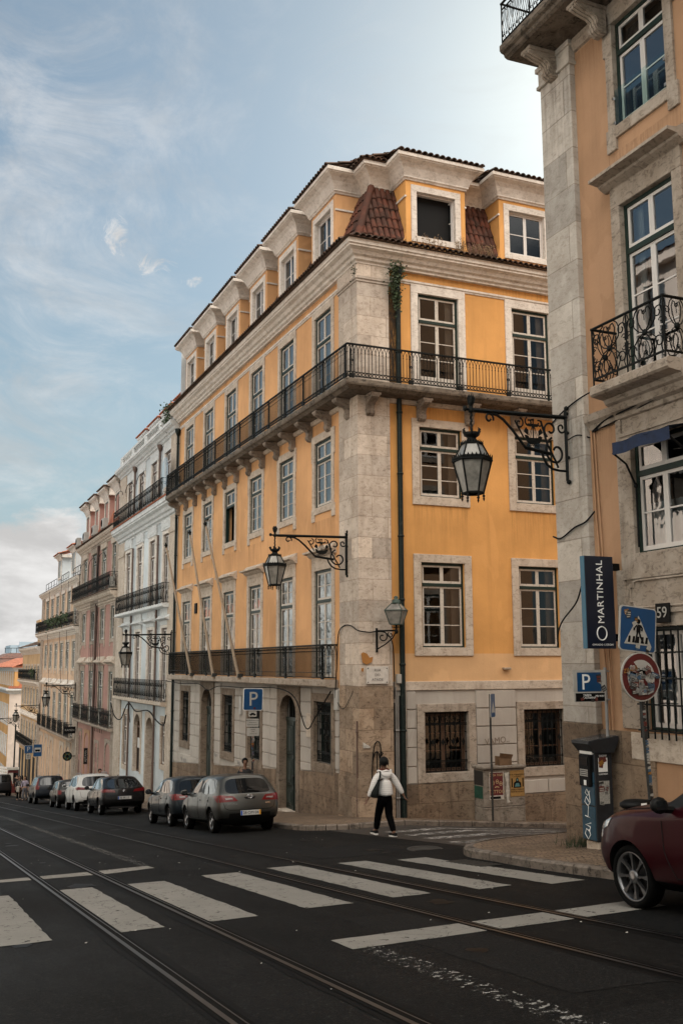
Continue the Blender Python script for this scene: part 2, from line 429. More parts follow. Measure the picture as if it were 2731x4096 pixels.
# ------------------------------------------------------------------ ground, road, pavements
def asphalt():
    m, nt, b = newmat('asphalt')
    p = coords(nt)
    f = noise(nt, p, 42, 4, .85)
    c = ramp(nt, f, [(.38, (.001,.001,.001)), (.52, (.0038,.0038,.0035)), (.62, (.015,.0148,.0138)), (.72, (.075,.071,.064))])
    c = mixc(nt, 1.0, c, ramp(nt, noise(nt, p, 11, 5, .75), [(.34, .45), (.68, 1.9)]), 'MULTIPLY')
    lg = noise(nt, coords(nt, scale=(1,.35,1)), .55, 5, .6)
    c = mixc(nt, ramp(nt, lg, [(.35, 0), (.7, .4)]), c, (.0042,.0041,.0039))
    cr = nt.nodes.new('ShaderNodeTexVoronoi'); cr.feature = 'DISTANCE_TO_EDGE'; cr.inputs['Scale'].default_value = .33
    dn = nt.nodes.new('ShaderNodeVectorMath'); dn.operation = 'MULTIPLY_ADD'
    nn = node(nt, 'ShaderNodeTexNoise', Scale=1.7, Detail=6); nt.links.new(p, nn.inputs['Vector'])
    nt.links.new(nn.outputs['Color'], dn.inputs[0]); dn.inputs[1].default_value = (.9,.9,.9); nt.links.new(p, dn.inputs[2]); nt.links.new(dn.outputs[0], cr.inputs['Vector'])
    crk = ramp(nt, cr.outputs['Distance'], [(.0, 1), (.007, 0)])
    c = mixc(nt, mixc(nt, ramp(nt, noise(nt, p, .25, 2), [(.5, 0), (.6, 1)]), (0,0,0), crk), c, (.006,.006,.006))
    nt.links.new(c, b.inputs['Base Color'])
    nt.links.new(ramp(nt, lg, [(.3, .62), (.7, .85)]), b.inputs['Roughness'])
    b.inputs['Specular IOR Level'].default_value = .12
    bump(nt, b, f, .8, .012)
    return m
def setts(name, bw, bh, cols, mortar, warp=.06, rot=0, bs=.8, rough=.6):
    m, nt, b = newmat(name)
    p = coords(nt)
    nn = node(nt, 'ShaderNodeTexNoise', Scale=1.6, Detail=3); nt.links.new(p, nn.inputs['Vector'])
    dn = nt.nodes.new('ShaderNodeVectorMath'); dn.operation = 'MULTIPLY_ADD'
    nt.links.new(nn.outputs['Color'], dn.inputs[0]); dn.inputs[1].default_value = (warp*4,)*3; nt.links.new(p, dn.inputs[2])
    mp = nt.nodes.new('ShaderNodeMapping'); mp.inputs['Rotation'].default_value = (0,0,rot); nt.links.new(dn.outputs[0], mp.inputs[0])
    br = node(nt, 'ShaderNodeTexBrick', **{'Scale': 1.0, 'Mortar Size': bh*.13, 'Mortar Smooth': .6, 'Brick Width': bw, 'Row Height': bh})
    br.inputs['Color1'].default_value = rgba(cols[0]); br.inputs['Color2'].default_value = rgba(cols[1]); br.inputs['Mortar'].default_value = rgba(mortar)
    nt.links.new(mp.outputs[0], br.inputs['Vector'])
    c = mixc(nt, ramp(nt, noise(nt, p, 6, 5, .7), [(.4, 0), (.7, .75)]), br.outputs['Color'], [x*.5 for x in cols[0]])
    c = mixc(nt, ramp(nt, noise(nt, p, .8, 4, .6), [(.45, 0), (.7, .55)]), c, [x*.45 for x in cols[1]])
    nt.links.new(c, b.inputs['Base Color']); b.inputs['Roughness'].default_value = rough
    b.inputs['Specular IOR Level'].default_value = .3
    iv = node(nt, 'ShaderNodeMath', operation='SUBTRACT'); iv.inputs[0].default_value = 1; nt.links.new(br.outputs['Fac'], iv.inputs[1])
    bump(nt, b, iv.outputs[0], bs, .02)
    return m
def marking(name, col, lo, hi, scale=9):
    m, nt, b = newmat(name)
    p = coords(nt)
    f = noise(nt, p, scale, 8, .72)
    c = mixc(nt, ramp(nt, noise(nt, p, 1.1, 5, .65), [(.35, 0), (.7, .5)]), col, [x*.62 for x in col])
    c = mixc(nt, ramp(nt, noise(nt, p, 45, 3, .7), [(.5, 0), (.7, .4)]), c, [x*.5 for x in col])
    nt.links.new(c, b.inputs['Base Color']); b.inputs['Roughness'].default_value = .75
    b.inputs['Specular IOR Level'].default_value = .2
    cv = nt.nodes.new('ShaderNodeTexVoronoi'); cv.feature = 'DISTANCE_TO_EDGE'; cv.inputs['Scale'].default_value = 1.1
    wv = nt.nodes.new('ShaderNodeVectorMath'); wv.operation = 'MULTIPLY_ADD'; wn_ = node(nt, 'ShaderNodeTexNoise', Scale=2.5, Detail=5); nt.links.new(p, wn_.inputs['Vector']); nt.links.new(wn_.outputs['Color'], wv.inputs[0]); wv.inputs[1].default_value = (.8,.8,.8); nt.links.new(coords(nt, scale=(1,.6,1)), wv.inputs[2]); nt.links.new(wv.outputs[0], cv.inputs['Vector'])
    al = nt.nodes.new('ShaderNodeMath'); al.operation = 'MULTIPLY'; nt.links.new(ramp(nt, f, [(lo, 0), (hi, 1)]), al.inputs[0]); nt.links.new(ramp(nt, cv.outputs['Distance'], [(.003, .55), (.009, 1)]), al.inputs[1])
    nt.links.new(al.outputs[0], b.inputs['Alpha'])
    bump(nt, b, noise(nt, p, 60, 3), .3, .01)
    return m
M['asphalt'] = asphalt()
M['calcada'] = setts('limestone_cobbles', .17, .115, ((.30,.21,.14),(.13,.09,.058)), (.010,.008,.006), .07, .5, 1.0)
M['calcada_dark'] = setts('side_street_setts', .15, .1, ((.065,.055,.046),(.035,.03,.026)), (.012,.011,.01), .05, .2)
M['kerb'] = stone('kerb_stone', (.115,.093,.075), (.028,.023,.019), (.18,.15,.125), amt=.9)
M['mark'] = marking('crossing_paint', (.235,.222,.198), .345, .40)
M['mark_worn'] = marking('worn_paint', (.40,.38,.35), .47, .54, 7)
M['mark_ghost'] = marking('ghost_paint', (.30,.29,.27), .545, .60, 16)
m, nt_, b_ = newmat('rail_steel'); b_.inputs['Metallic'].default_value = 1; b_.inputs['Roughness'].default_value = .34
b_.inputs['Base Color'].default_value = (.10,.105,.11,1); M['rail'] = m
M['rail_side'] = simple('rail_groove', (.004,.0038,.0035), .8, 0, .3, 6, spec=.08)
M['terrain'] = simple('earth', (.06,.055,.045), .95, 0, .3, .3)
M['water'] = simple('river_water', (.05,.08,.10), .15, 0, .1, .02)
def sheet(name, xs, ys, dz, mat, zf=zroad):
    mb = MB(); n = len(xs)
    vs = [(X, Y, zf(X, Y)+dz) for Y in ys for X in xs]
    mb.add(vs, [(j*n+i, j*n+i+1, (j+1)*n+i+1, (j+1)*n+i) for j in range(len(ys)-1) for i in range(n-1)])
    return structure(mb.build(name, mat))
sheet('ground', [-900,-300,-60,-12,12,45,120,400,900], [-70,13.0,13.01,29.99,30,185,300,1200], -.09, M['terrain'])
sheet('road', [-3.2,12,45], [-60,13.0,13.01,29.99,30,185], 0, M['asphalt'])
mbw = MB(); mbw.quad((-900,330,-20.6),(900,330,-20.6),(900,2500,-20.6),(-900,2500,-20.6)); structure(mbw.build('river', M['water']))
def poly_top(mb, poly, dz, mi=0, depth=.3):
    n = len(poly)
    top = [(x, y, zroad(x, y)+dz) for x, y in poly]; bot = [(x, y, zroad(x, y)-depth) for x, y in poly]
    mb.add(top, [tuple(range(n))], mi)
    mb.add(top+bot, [(i, i+n, (i+1) % n+n, (i+1) % n) for i in range(n)], mi)
def arc2(cx, cy, r, a0, a1, n=8):
    return [(cx+r*math.cos(math.radians(a0+(a1-a0)*i/n)), cy+r*math.sin(math.radians(a0+(a1-a0)*i/n))) for i in range(n+1)]
# kerb lines (outer edge)
kY = [(9.42,125)] + [(9.42, y) for y in range(120, 27, -6)] + arc2(10.72,25.2,1.3,180,270,7)[0:] + [(12,23.9),(15,23.9),(20,23.9),(30,23.9),(45,23.9)]
kR = [(8.62,-40)]+[(8.62, y) for y in range(-36, 13, 6)]+[(8.64,13.1),(8.8,14.5)]+arc2(11.0,14.75,2.2,180,90,9)[1:]+[(12,16.98),(16,16.98),(30,16.98),(45,16.98)]
W_ = .16
def inset(line, w, side):
    out = []
    for i, p in enumerate(line):
        a = Vector(line[max(i-1,0)]); b = Vector(line[min(i+1, len(line)-1)]); t = (b-a).normalized()
        out.append((p[0]+side*t.y*w, p[1]-side*t.x*w))
    return out
iY = inset(kY, W_, -1); iR = inset(kR, W_, 1)
mb = MB()
pa = [p for p in iY if p[0] < 11.99]
poly_top(mb, pa+[(12,23.9+W_),(12,125)], PAVE); poly_top(mb, [(12,23.9+W_),(45,23.9+W_),(45,26.7),(12,26.7)], PAVE)
structure(mb.build('pavement', M['calcada']))
mb = MB()
pa = [p for p in iR if p[0] < 11.99]
poly_top(mb, pa+[(12,16.98-W_),(12,-40)], PAVE); poly_top(mb, [(12,16.98-W_),(45,16.98-W_),(45,14.5),(12,14.5)], PAVE)
structure(mb.build('pavement', M['calcada']))
mb = MB(); poly_top(mb, [(-3.2,-60),(-3.2,150),(-6.6,150),(-6.6,-60)], PAVE); structure(mb.build('pavement', M['calcada']))
def kerb(line, inner):
    # separate kerb stones along the line
    mb = MB(); L = [Vector(p) for p in line]; I = [Vector(p) for p in inner]
    for i in range(len(L)-1):
        seg = (L[i+1]-L[i]).length; n = max(1, round(seg/1.15)); g = .028/seg if n > 0 else 0
        for k in range(n):
            a0, a1 = k/n+g/2, (k+1)/n-g/2
            o0, o1 = L[i].lerp(L[i+1], a0), L[i].lerp(L[i+1], a1); q0, q1 = I[i].lerp(I[i+1], a0), I[i].lerp(I[i+1], a1)
            h = PAVE+rnd.uniform(0, .012)
            def P(p, dz): return (p.x, p.y, zroad(p.x, p.y)+dz)
            c0, c1 = o0.lerp(q0, .18), o1.lerp(q1, .18)
            vs = [P(o0,-.2),P(o1,-.2),P(o1,h-.03),P(o0,h-.03),P(c0,h),P(c1,h),P(q0,h),P(q1,h),P(q0,-.2),P(q1,-.2)]
            mb.add(vs, [(0,1,2,3),(3,2,5,4),(4,5,7,6),(0,3,4,6,8),(1,9,7,5,2)])
    return structure(mb.build('kerb', M['kerb']))
kerb(kY, iY); kerb(kR, iR); kerb([(-3.2,-40),(-3.2,140)], [(-3.36,-40),(-3.36,140)])
def patch(mb, poly, dz, jit=.012, step=.18):
    # painted shape with slightly ragged edges
    out = []
    for i, p in enumerate(poly):
        a, b = Vector(p), Vector(poly[(i+1) % len(poly)]); n = max(1, int((b-a).length/step))
        for k in range(n):
            q = a.lerp(b, k/n)
            out.append((q.x+rnd.uniform(-jit, jit), q.y+rnd.uniform(-jit, jit)))
    mb.add([(x, y, zroad(x, y)+dz) for x, y in out], [tuple(range(len(out)))])
mb = MB()
for x0, x1, y0, y1 in ((-.75,-.2,11.0,15.6),(.4,.96,10.98,15.6),(.98,1.5,11.03,15.65),(2.16,2.69,11.12,15.75),(3.19,3.78,11.2,15.75),(4.43,5.04,11.42,16.05),(5.63,6.18,11.55,16.3),(6.82,7.33,11.5,16.1),(7.78,8.32,11.3,15.8)):
    if x0 == .4: continue
    patch(mb, [(x0,y0),(x1,y0+.04),(x1,y1),(x0,y1)], .006)
structure(mb.build('crosswalk', M['mark']))
mb = MB(); patch(mb, [(3.83,8.68),(7.25,8.88),(7.6,8.93),(7.6,9.47),(3.83,9.24)], .006)
patch(mb, [(-3,17.35),(1.54,17.64),(3.26,17.61),(4.12,17.95),(4.12,18.45),(2.76,18.21),(1.57,18.1),(-3,17.9)], .006)
structure(mb.build('stop_line', M['mark']))
mb = MB(); patch(mb, [(3.84,-20),(4.08,-20),(4.1,8.66),(3.86,8.66)], .005); patch(mb, [(4.0,18.5),(4.2,18.5),(4.2,70),(4.0,70)], .005)
structure(mb.build('lane_line', M['mark_ghost']))
mb = MB()
for y0 in (17.7, 19.05, 20.35, 21.6):
    patch(mb, [(10.1+(y0-17.7)*.12,y0),(12,y0),(12,y0+.55),(10.1+(y0-17.7)*.12,y0+.55)], .010); patch(mb, [(12,y0),(15.2,y0),(15.2,y0+.55),(12,y0+.55)], .010)
structure(mb.build('worn_crosswalk', M['mark_worn']))
mb = MB()
for a, b in ((9.9,12),(12,45)): mb.quad((a,17.0,zroad(a,17)+.004),(b,17.0,zroad(b,17)+.004),(b,23.88,zroad(b,23.88)+.004),(a,23.88,zroad(a,23.88)+.004))
structure(mb.build('side_road', M['calcada_dark']))
for X in (2.13, 3.12, 5.36, 6.42):
    mb = MB(); y0, y1 = -40, 180
    def strip(a, b, dz, mi):
        mb.quad((a,y0,zroad(0,y0)+dz),(b,y0,zroad(0,y0)+dz),(b,y1,zroad(0,y1)+dz),(a,y1,zroad(0,y1)+dz), mi)
    w = 1 if X < 4 else .85
    strip(X-.06*w, X-.018*w, .012, 0); strip(X-.018*w, X+.035*w, .008, 1); strip(X+.035*w, X+.047*w, .011, 0); strip(X-.10*w, X-.06*w, .0075, 1); strip(X+.047*w, X+.085*w, .0075, 1)
    structure(mb.build('tram_rail', [M['rail'], M['rail_side']]))
mb = MB(); cx, cy = 8.35, 14.3
for k in range(9): mb.box(cx-.16, cy-.55+k*.13, 0, cx+.22, cy-.49+k*.13, .01)
for i, p in enumerate(mb.v): mb.v[i] = (p[0], p[1], p[2]+zroad(p[0], p[1])+.006)
tag(mb.build('drain_grate', M['iron_worn']), 'dark iron drain grate in the road beside the kerb stones by the red car', 'drain')
mb = MB(); c = (9.05,17.2); mb.lathe([(.34,.006),(.34,.013),(.3,.014),(.29,.009),(.1,.009),(.09,.013)], (c[0], c[1], zroad(*c)), 20)
tag(mb.build('manhole_cover', M['iron_worn']), 'round iron manhole cover in the road beyond the last white crossing stripe', 'manhole')

def tar(name, col, rough):
    m, nt, b = newmat(name); p = coords(nt)
    c = ramp(nt, noise(nt, p, 40, 4, .85), [(.38, [x*.3 for x in col]), (.55, col), (.72, [x*5 for x in col])])
    nt.links.new(c, b.inputs['Base Color']); b.inputs['Roughness'].default_value = rough; b.inputs['Specular IOR Level'].default_value = .12
    bump(nt, b, noise(nt, p, 50, 3, .8), .6, .01); return m
mb = MB()
for poly in ([(4.4,6.2),(5.2,6.1),(5.25,10.3),(4.45,10.4)],[(-1.5,19.6),(2.0,19.7),(2.05,20.3),(-1.5,20.2)],[(6.9,17.0),(9.0,17.1),(9.0,19.4),(7.0,19.3)],[(4.2,17.2),(4.9,17.1),(5.0,17.9),(4.3,18.1)],[(3.3,5.0),(5.1,5.05),(5.1,5.7),(3.3,5.6)]): patch(mb, poly, .003, .02)
structure(mb.build('road_patch', tar('old_repair', (.0085,.0083,.008), .8)))
mb = MB()
for X in (2.13,3.12,5.36,6.42):
    for s_ in (-1, 1):
        for k in range(80):
            y0 = -8+k*1.0; w0 = .16+.05*mnoise.noise((X*3,y0*.7,s_*2)); w1 = .16+.05*mnoise.noise((X*3,(y0+1)*.7,s_*2))
            mb.quad((X,y0,zroad(0,y0)+.0035),(X+s_*w0,y0,zroad(0,y0)+.0035),(X+s_*w1,y0+1,zroad(0,y0+1)+.0035),(X,y0+1,zroad(0,y0+1)+.0035))
structure(mb.build('track_sealant', tar('track_tar', (.0022,.0022,.0021), .7)))
mb = MB()
for i in range(26):
    cx, cy, r0 = rnd.choice((1.2,2.6,4.7,5.9,8.3,8.3,8.3)), rnd.uniform(5,32), rnd.uniform(.05,.22)
    pts = [(cx+r0*math.cos(a*PI/5)*rnd.uniform(.6,1.2), cy+1.5*r0*math.sin(a*PI/5)*rnd.uniform(.6,1.2)) for a in range(10)]
    mb.add([(x, y, zroad(x, y)+.0042) for x, y in pts], [tuple(range(10))])
structure(mb.build('oil_stain', simple('oil', (.002,.002,.002), .5, 0, .2, 6, spec=.1)))
mb = MB()
for i in range(60):
    x, y = rnd.uniform(-1,9), rnd.uniform(4,22); r = rnd.uniform(.006,.02); mb.add([(x-r,y,zroad(x,y)+.008),(x,y-r,zroad(x,y)+.008),(x+r,y+r*.5,zroad(x,y)+.012),(x,y+r,zroad(x,y)+.008)], [(0,1,2,3)])
o = mb.build('litter', M['paper'] if 'paper' in M else M['mark']); tag(o, 'tiny scraps of litter and pale chips scattered on the asphalt', 'litter', kind='stuff')
# ------------------------------------------------------------------ facade parts in a local frame: x along, y into the wall, z up
def wall_mb(mb, u0, u1, v0, v1, holes, depth=.3, mi=0, y=0):
    us = sorted({u0, u1, *[h[0] for h in holes], *[h[1] for h in holes]}); vs = sorted({v0, v1, *[h[2] for h in holes], *[h[3] for h in holes]})
    us = [u for u in us if u0 <= u <= u1]; vs = [v for v in vs if v0 <= v <= v1]
    for a, b in zip(us, us[1:]):
        run = None
        for c, d in zip(vs, vs[1:]):
            mu, mv = (a+b)/2, (c+d)/2
            solid = not any(h[0] < mu < h[1] and h[2] < mv < h[3] for h in holes)
            if solid: run = (run[0], d) if run else (c, d)
            if (not solid or d == vs[-1]) and run:
                mb.quad((a,y,run[0]),(b,y,run[0]),(b,y,run[1]),(a,y,run[1]), mi); run = None
    for a, b, c, d in holes:
        e = y+depth; a -= .008; b += .008; c -= .008; d += .008; y_ = y+.001
        mb.quad((a,y,c),(a,e,c),(a,e,d),(a,y,d), mi); mb.quad((b,y,c),(b,y,d),(b,e,d),(b,e,c), mi)
        mb.quad((a,y,d),(a,e,d),(b,e,d),(b,y,d), mi); mb.quad((a,y,c),(b,y,c),(b,e,c),(a,e,c), mi)
def frame_mb(mb, x0, x1, z0, z1, w, y0, y1, mi=0, wt=None, wb=None):
    wt = w if wt is None else wt; wb = w if wb is None else wb
    mb.box(x0,y0,z0,x0+w,y1,z1,mi); mb.box(x1-w,y0,z0,x1,y1,z1,mi)
    mb.box(x0+w,y0,z1-wt,x1-w,y1,z1,mi)
    if wb > 0: mb.box(x0+w,y0,z0,x1-w,y1,z0+wb,mi)
MESHES = {}
def sash_mb(mb, x0, x1, z0, z1, cols, rows, y0, y1, st=.055, bar=.026, panel=0):
    # casement leaves with glazing bars; panel = height of a solid bottom panel
    n = cols; w = (x1-x0)/n
    for i in range(n):
        a, b = x0+i*w, x0+(i+1)*w
        frame_mb(mb, a+.002, b-.002, z0, z1, st, y0, y1, 0, st, st+(panel if panel else .015))
        zb = z0+st+(panel if panel else .015); hh = (z1-st-zb)/rows
        for r in range(1, rows): mb.box(a+st, y0+.008, zb+r*hh-bar/2, b-st, y1-.008, zb+r*hh+bar/2)
        if panel: mb.box(a+st+.04, y0-.008, z0+.1, b-st-.04, y0+.01, zb-.05)
def window(parent, loc, rz, key, w, h, recess=.13, transom=.3, rows=3, trows=1, cols=2, sash='white_sash', frame='green_frame', glassm='glass', fw=.07,
           sur=None, surm='stone', curtain=None, bars=False, openleaf=0, panel=0, hood=None, sill=None):
    """one window of a facade: sashes (the part itself) > frame, pane, surround, curtain; loc is the middle of the opening's sill"""
    k = (key, w, h, recess, transom, rows, trows, cols, sash, frame, glassm, str(sur), surm, curtain, bars, openleaf, panel, str(hood), str(sill))
    if k not in MESHES:
        R = {}; x0, x1 = -w/2, w/2
        zt = h*(1-transom) if transom else h
        f = MB(); frame_mb(f, x0, x1, 0, h, fw, recess, recess+.13, 0, fw, fw*.6)
        if transom: f.box(x0+fw, recess-.015, zt-.045, x1-fw, recess+.13, zt+.045)
        R['frame'] = f.mesh('frame', M[frame])
        s = MB(); a0, a1 = x0+fw+.004, x1-fw-.004
        ys, ye = recess+.022, recess+.065
        zlow = fw*.6+.004; ztop = (zt-.049) if transom else h-fw-.004
        if transom: sash_mb(s, a0, a1, zt+.049, h-fw-.004, cols, trows, ys, ye)
        p = MB()
        if openleaf == 0:
            sash_mb(s, a0, a1, zlow, ztop, cols, rows, ys, ye, panel=panel)
            p.quad((a0+.02,ys+.022,zlow+max(panel,.02)),(a1-.02,ys+.022,zlow+max(panel,.02)),(a1-.02,ys+.022,ztop-.02),(a0+.02,ys+.022,ztop-.02))
        else:
            # one leaf swung inwards, the other shut (openleaf 1) or both open (2)
            mid = 0
            if openleaf == 1:
                sash_mb(s, mid, a1, zlow, ztop, 1, rows, ys, ye); p.quad((mid+.02,ys+.022,zlow+.02),(a1-.02,ys+.022,zlow+.02),(a1-.02,ys+.022,ztop-.02),(mid+.02,ys+.022,ztop-.02))
            t = MB(Matrix.Translation((a1 if openleaf == 2 else a0, ys, 0)) @ Matrix.Rotation(math.radians(-72 if openleaf == 2 else 70), 4, 'Z'))
            lw = (a1-a0)/2
            sg = -1 if openleaf == 2 else 1
            xa, xb = (-lw, 0) if sg < 0 else (0, lw)
            sash_mb(t, xa, xb, zlow, ztop, 1, rows, 0, .045)
            s.add(t.v, t.f); p.add([t.T @ Vector(q) for q in ((xa+.03,.02,zlow+.03),(xb-.03,.02,zlow+.03),(xb-.03,.02,ztop-.03),(xa+.03,.02,ztop-.03))], [(0,1,2,3)])
        if transom: p.quad((a0+.02,ys+.022,zt+.07),(a1-.02,ys+.022,zt+.07),(a1-.02,ys+.022,h-fw-.03),(a0+.02,ys+.022,h-fw-.03))
        R['window'] = s.mesh('window', M[sash]); R['pane'] = p.mesh('pane', M[glassm])
        if sur:
            # sur: side width, top width, sill height, lug drop, proud
            sw, tw, sh, lug, pr = sur
            q = MB()
            def bx(a,b,c,d): q.cbox(a,-pr,c,b,.10,d,.008)
            bx(x0-sw,x0,-lug if lug else (-sh if sh else 0),h); bx(x1,x1+sw,-lug if lug else (-sh if sh else 0),h)
            bx(x0-sw,x1+sw,h,h+tw)
            if sh: bx(x0+.0,x1-.0,-sh,0)
            if lug:
                bx(x0-sw-.06,x0-sw,-lug,-lug+.42); bx(x1+sw,x1+sw+.06,-lug,-lug+.42); bx(x0-sw-.06,x0-sw,h*.72,h+tw); bx(x1+sw,x1+sw+.06,h*.72,h+tw)
            if hood:
                # projecting cornice over the opening: hz bottom above head, projection, height
                hz, hp, hh = hood
                prof = [(0.05,0),(-.06,0),(-hp*.45,hh*.25),(-hp*.5,hh*.4),(-hp,hh*.5),(-hp,hh*.72),(-hp*.55,hh*.8),(-.02,hh*1.35),(.05,hh*1.35)]
                q.prism([(yy, h+hz+zz) for yy, zz in prof], x0-sw-.13, x1+sw+.13, 'x')
                bx(x0-sw, x1+sw, h+tw, h+hz)
            if sill: q.cbox(x0-.1,-sill,-.09,x1+.1,.1,0,.012)
            R['surround'] = q.mesh('surround', M[surm])
        if curtain:
            c = MB(); yc = recess+(.13 if curtain == 'full' else .2)
            if curtain == 'full':
                c.grid(lambda a, b_: (x0+.03+a*(w-.06), yc+.022*math.sin(a*46)+.01*math.sin(a*17+2), .05+b_*(h-.1)), 40, 2)
                R['curtain'] = c.mesh('curtain', M['curtain'])
            elif curtain == 'side':
                for sa, sb in ((x0+.03, x0+.22*w), (x1-.22*w, x1-.03)):
                    c.grid(lambda a, b_: (sa+a*(sb-sa), yc+.03*math.sin(a*24), .05+b_*(h-.1)), 14, 2)
                R['curtain'] = c.mesh('curtain', M['curtain'])
            elif curtain == 'half':
                c.grid(lambda a, b_: (x0+.03+a*(w-.06), yc+.02*math.sin(a*60), .04+b_*(h*.42)), 40, 1)
                R['curtain'] = c.mesh('curtain', M['curtain'])
            elif curtain == 'shutter':
                c.box(x0+.05, recess+.14, .05, x0+.09, recess+.62, h-.06); c.box(x1-.34, recess+.19, .05, x1-.05, recess+.23, h-.06)
                R['shutter'] = c.mesh('shutter', M['shutter'])
        if bars:
            g = MB(); n = 9
            for i in range(n):
                x = x0+.05+i*(w-.1)/(n-1); g.tube([(x,.06,.02),(x,.06,h-.02)], .013, 5)
                g.lathe([(.012,-.03),(.03,0),(.012,.03)], (x,.06,h*.33), 5); g.lathe([(.012,-.03),(.03,0),(.012,.03)], (x,.06,h*.66), 5)
            for z in (.04, .30, .34, h-.38, h-.34, h-.04): g.box(x0+.01,.05,z-.012,x1-.01,.07,z+.012)
            for i in range(n-1):
                x = x0+.05+(i+.5)*(w-.1)/(n-1)
                for zz in (.17, h-.2):
                    g.tube([(x+.045*math.cos(t*PI/4),.06,zz+.085*math.sin(t*PI/4)) for t in range(8)], .009, 4, closed=True)
                if i % 2 == 1: g.prism([(x,h*.5-.11),(x+.06,h*.5),(x,h*.5+.11),(x-.06,h*.5)], .05, .07)
            R['grille'] = g.mesh('grille', M['iron'])
        MESHES[k] = R
    R = MESHES[k]
    pl = wloc(parent)
    o = inst('window', R['window'], parent, Vector(loc)-pl, rz)
    for nme, me in R.items():
        if nme != 'window': inst(nme, me, o, (0,0,0))
    return o
def Lw(X, Y, z): return (X, Y, z), -PI/2
def Rw(x, Y, z): return (x, Y, z), 0.0
def profile_run(mb, prof, u0, u1, mi=0, m0=0, m1=0):
    # moulding: profile (y,z) swept along x; m0/m1 = mitre factor at the ends (+1 lengthens where y<0)
    n = len(prof)
    a = [(u0+m0*y, y, z) for y, z in prof]; b = [(u1-m1*y, y, z) for y, z in prof]
    mb.add(a+b, [(i, i+n, (i+1) % n+n, (i+1) % n) for i in range(n)], mi)
    mb.add(a, [tuple(range(n-1,-1,-1))], mi); mb.add(b, [tuple(range(n))], mi)
def cornice_prof(z0, z1, p):
    h = z1-z0
    return [(.1,z0),(-.05,z0),(-.05,z0+.1*h),(-p*.28,z0+.16*h),(-p*.32,z0+.3*h),(-p*.5,z0+.36*h),(-p*.62,z0+.52*h),(-p*.9,z0+.62*h),(-p*.9,z0+.7*h),(-p,z0+.74*h),(-p,z0+.97*h),(-p*.96,z1),(.1,z1)]
def dorm_prof(z0, z1, p):
    h = z1-z0
    return [(.1,z0),(-.04,z0),(-.06,z0+.06*h),(-.1,z0+.1*h),(-.1,z0+.16*h),(-.14,z0+.3*h),(-p*.42,z0+.5*h),(-p*.62,z0+.66*h),(-p*.9,z0+.76*h),(-p*.92,z0+.8*h),(-p,z0+.82*h),(-p,z0+.97*h),(-p*.97,z1),(.1,z1)]
def tile_cols(mb, p0, du, n, sp, path_fn, r=.085, row=.42, mi=0):
    """columns of half-round tiles. p0 start, du unit vector along the eave; path_fn(i)->(list of points from eave upwards, up-normal)"""
    for i in range(n):
        pts, nm = path_fn(i)
        if pts is None: continue
        c0 = Vector(p0)+Vector(du)*(i*sp)
        d = Vector(du); nm = Vector(nm).normalized()
        L = (Vector(pts[1])-Vector(pts[0])).length; t = (Vector(pts[1])-Vector(pts[0])).normalized()
        k = max(1, round(L/row)); ns = 5
        for j in range(k):
            a = Vector(pts[0])+t*(L*j/k); b = Vector(pts[0])+t*(L*(j+1)/k+.03)
            jr = rnd.uniform(-.006, .006); ra, rb = r+.008, r-.012; la, lb = .022, .004
            vs = []
            for q, rr, lift in ((a, ra, la), (b, rb, lb)):
                for s_ in range(ns+1):
                    an = PI*s_/ns
                    vs.append(c0+q+d*(-math.cos(an)*rr+jr)+nm*(math.sin(an)*rr*.8+lift))
            mb.add(vs, [(s_, s_+1, s_+ns+2, s_+ns+1) for s_ in range(ns)], mi, True)
            if j == 0:
                # thickness at the eave end
                vs2 = [c0+a+d*(-math.cos(PI*s_/ns)*(ra-.02)+jr)+nm*(math.sin(PI*s_/ns)*(ra-.02)*.8+la-.006) for s_ in range(ns+1)]
                mb.add(vs[:ns+1]+vs2, [(s_, s_+ns+1, s_+ns+2, s_+1) for s_ in range(ns)], mi)
def gothic_rail(mb, u0, u1, z0, h, sp=.115, y=0, circles=True, arch=.26, arches=True):
    # baluster railing with interlaced arches under the handrail
    n = max(2, round((u1-u0)/sp)); s = (u1-u0)/n
    mb.box(u0-.02,y-.026,z0+h-.03,u1+.02,y+.026,z0+h+.012)
    zb = z0+.06
    mb.box(u0,y-.012,zb-.012,u1,y+.012,zb+.012)
    zc = zb+.13 if circles else zb
    if circles: mb.box(u0,y-.012,zc-.01,u1,y+.012,zc+.01)
    zs = z0+h-arch
    for i in range(n+1):
        x = u0+i*s
        mb.tube([(x,y,zc),(x,y,zs)], .0115, 4, sm=False, caps=False)
        mb.lathe([(.009,-.025),(.02,-.008),(.02,.008),(.009,.025)], (x,y,zs), 5)
        if arches and i < n:
            # arc from this baluster to the one two along, and its mirror
            for sg in (1, -1):
                pts = [(x+s*(.5-sg*.5)+sg*s*(1-math.cos(t*PI/2/4)), y, zs+(arch-.03)*math.sin(t*PI/2/4)) for t in range(5)]
                mb.tube(pts, .0095, 4, caps=False)
        if circles and i < n:
            xc = x+s/2
            mb.tube([(xc+.05*math.cos(t*PI/4), y, (zb+zc)/2+.05*math.sin(t*PI/4)) for t in range(8)], .012, 4, closed=True)
def rail_post(mb, x, z0, h, y=0, w=.022):
    for d in (-.055, .055): mb.box(x+d-w/2,y-w/2,z0,x+d+w/2,y+w/2,z0+h)
    mb.tube([(x,y,z0+.06),(x,y,z0+h)], .01, 5)
    mb.tube([(x+.036*math.cos(t*PI/4),y,z0+h*.52+.036*math.sin(t*PI/4)) for t in range(8)], .013, 5, closed=True)
    for zz in (.38, .68, .8): mb.lathe([(.008,-.03),(.022,0),(.008,.03)], (x,y,z0+h*zz), 5)
    mb.box(x-.075,y-.03,z0+.02,x+.075,y+.03,z0+.14)
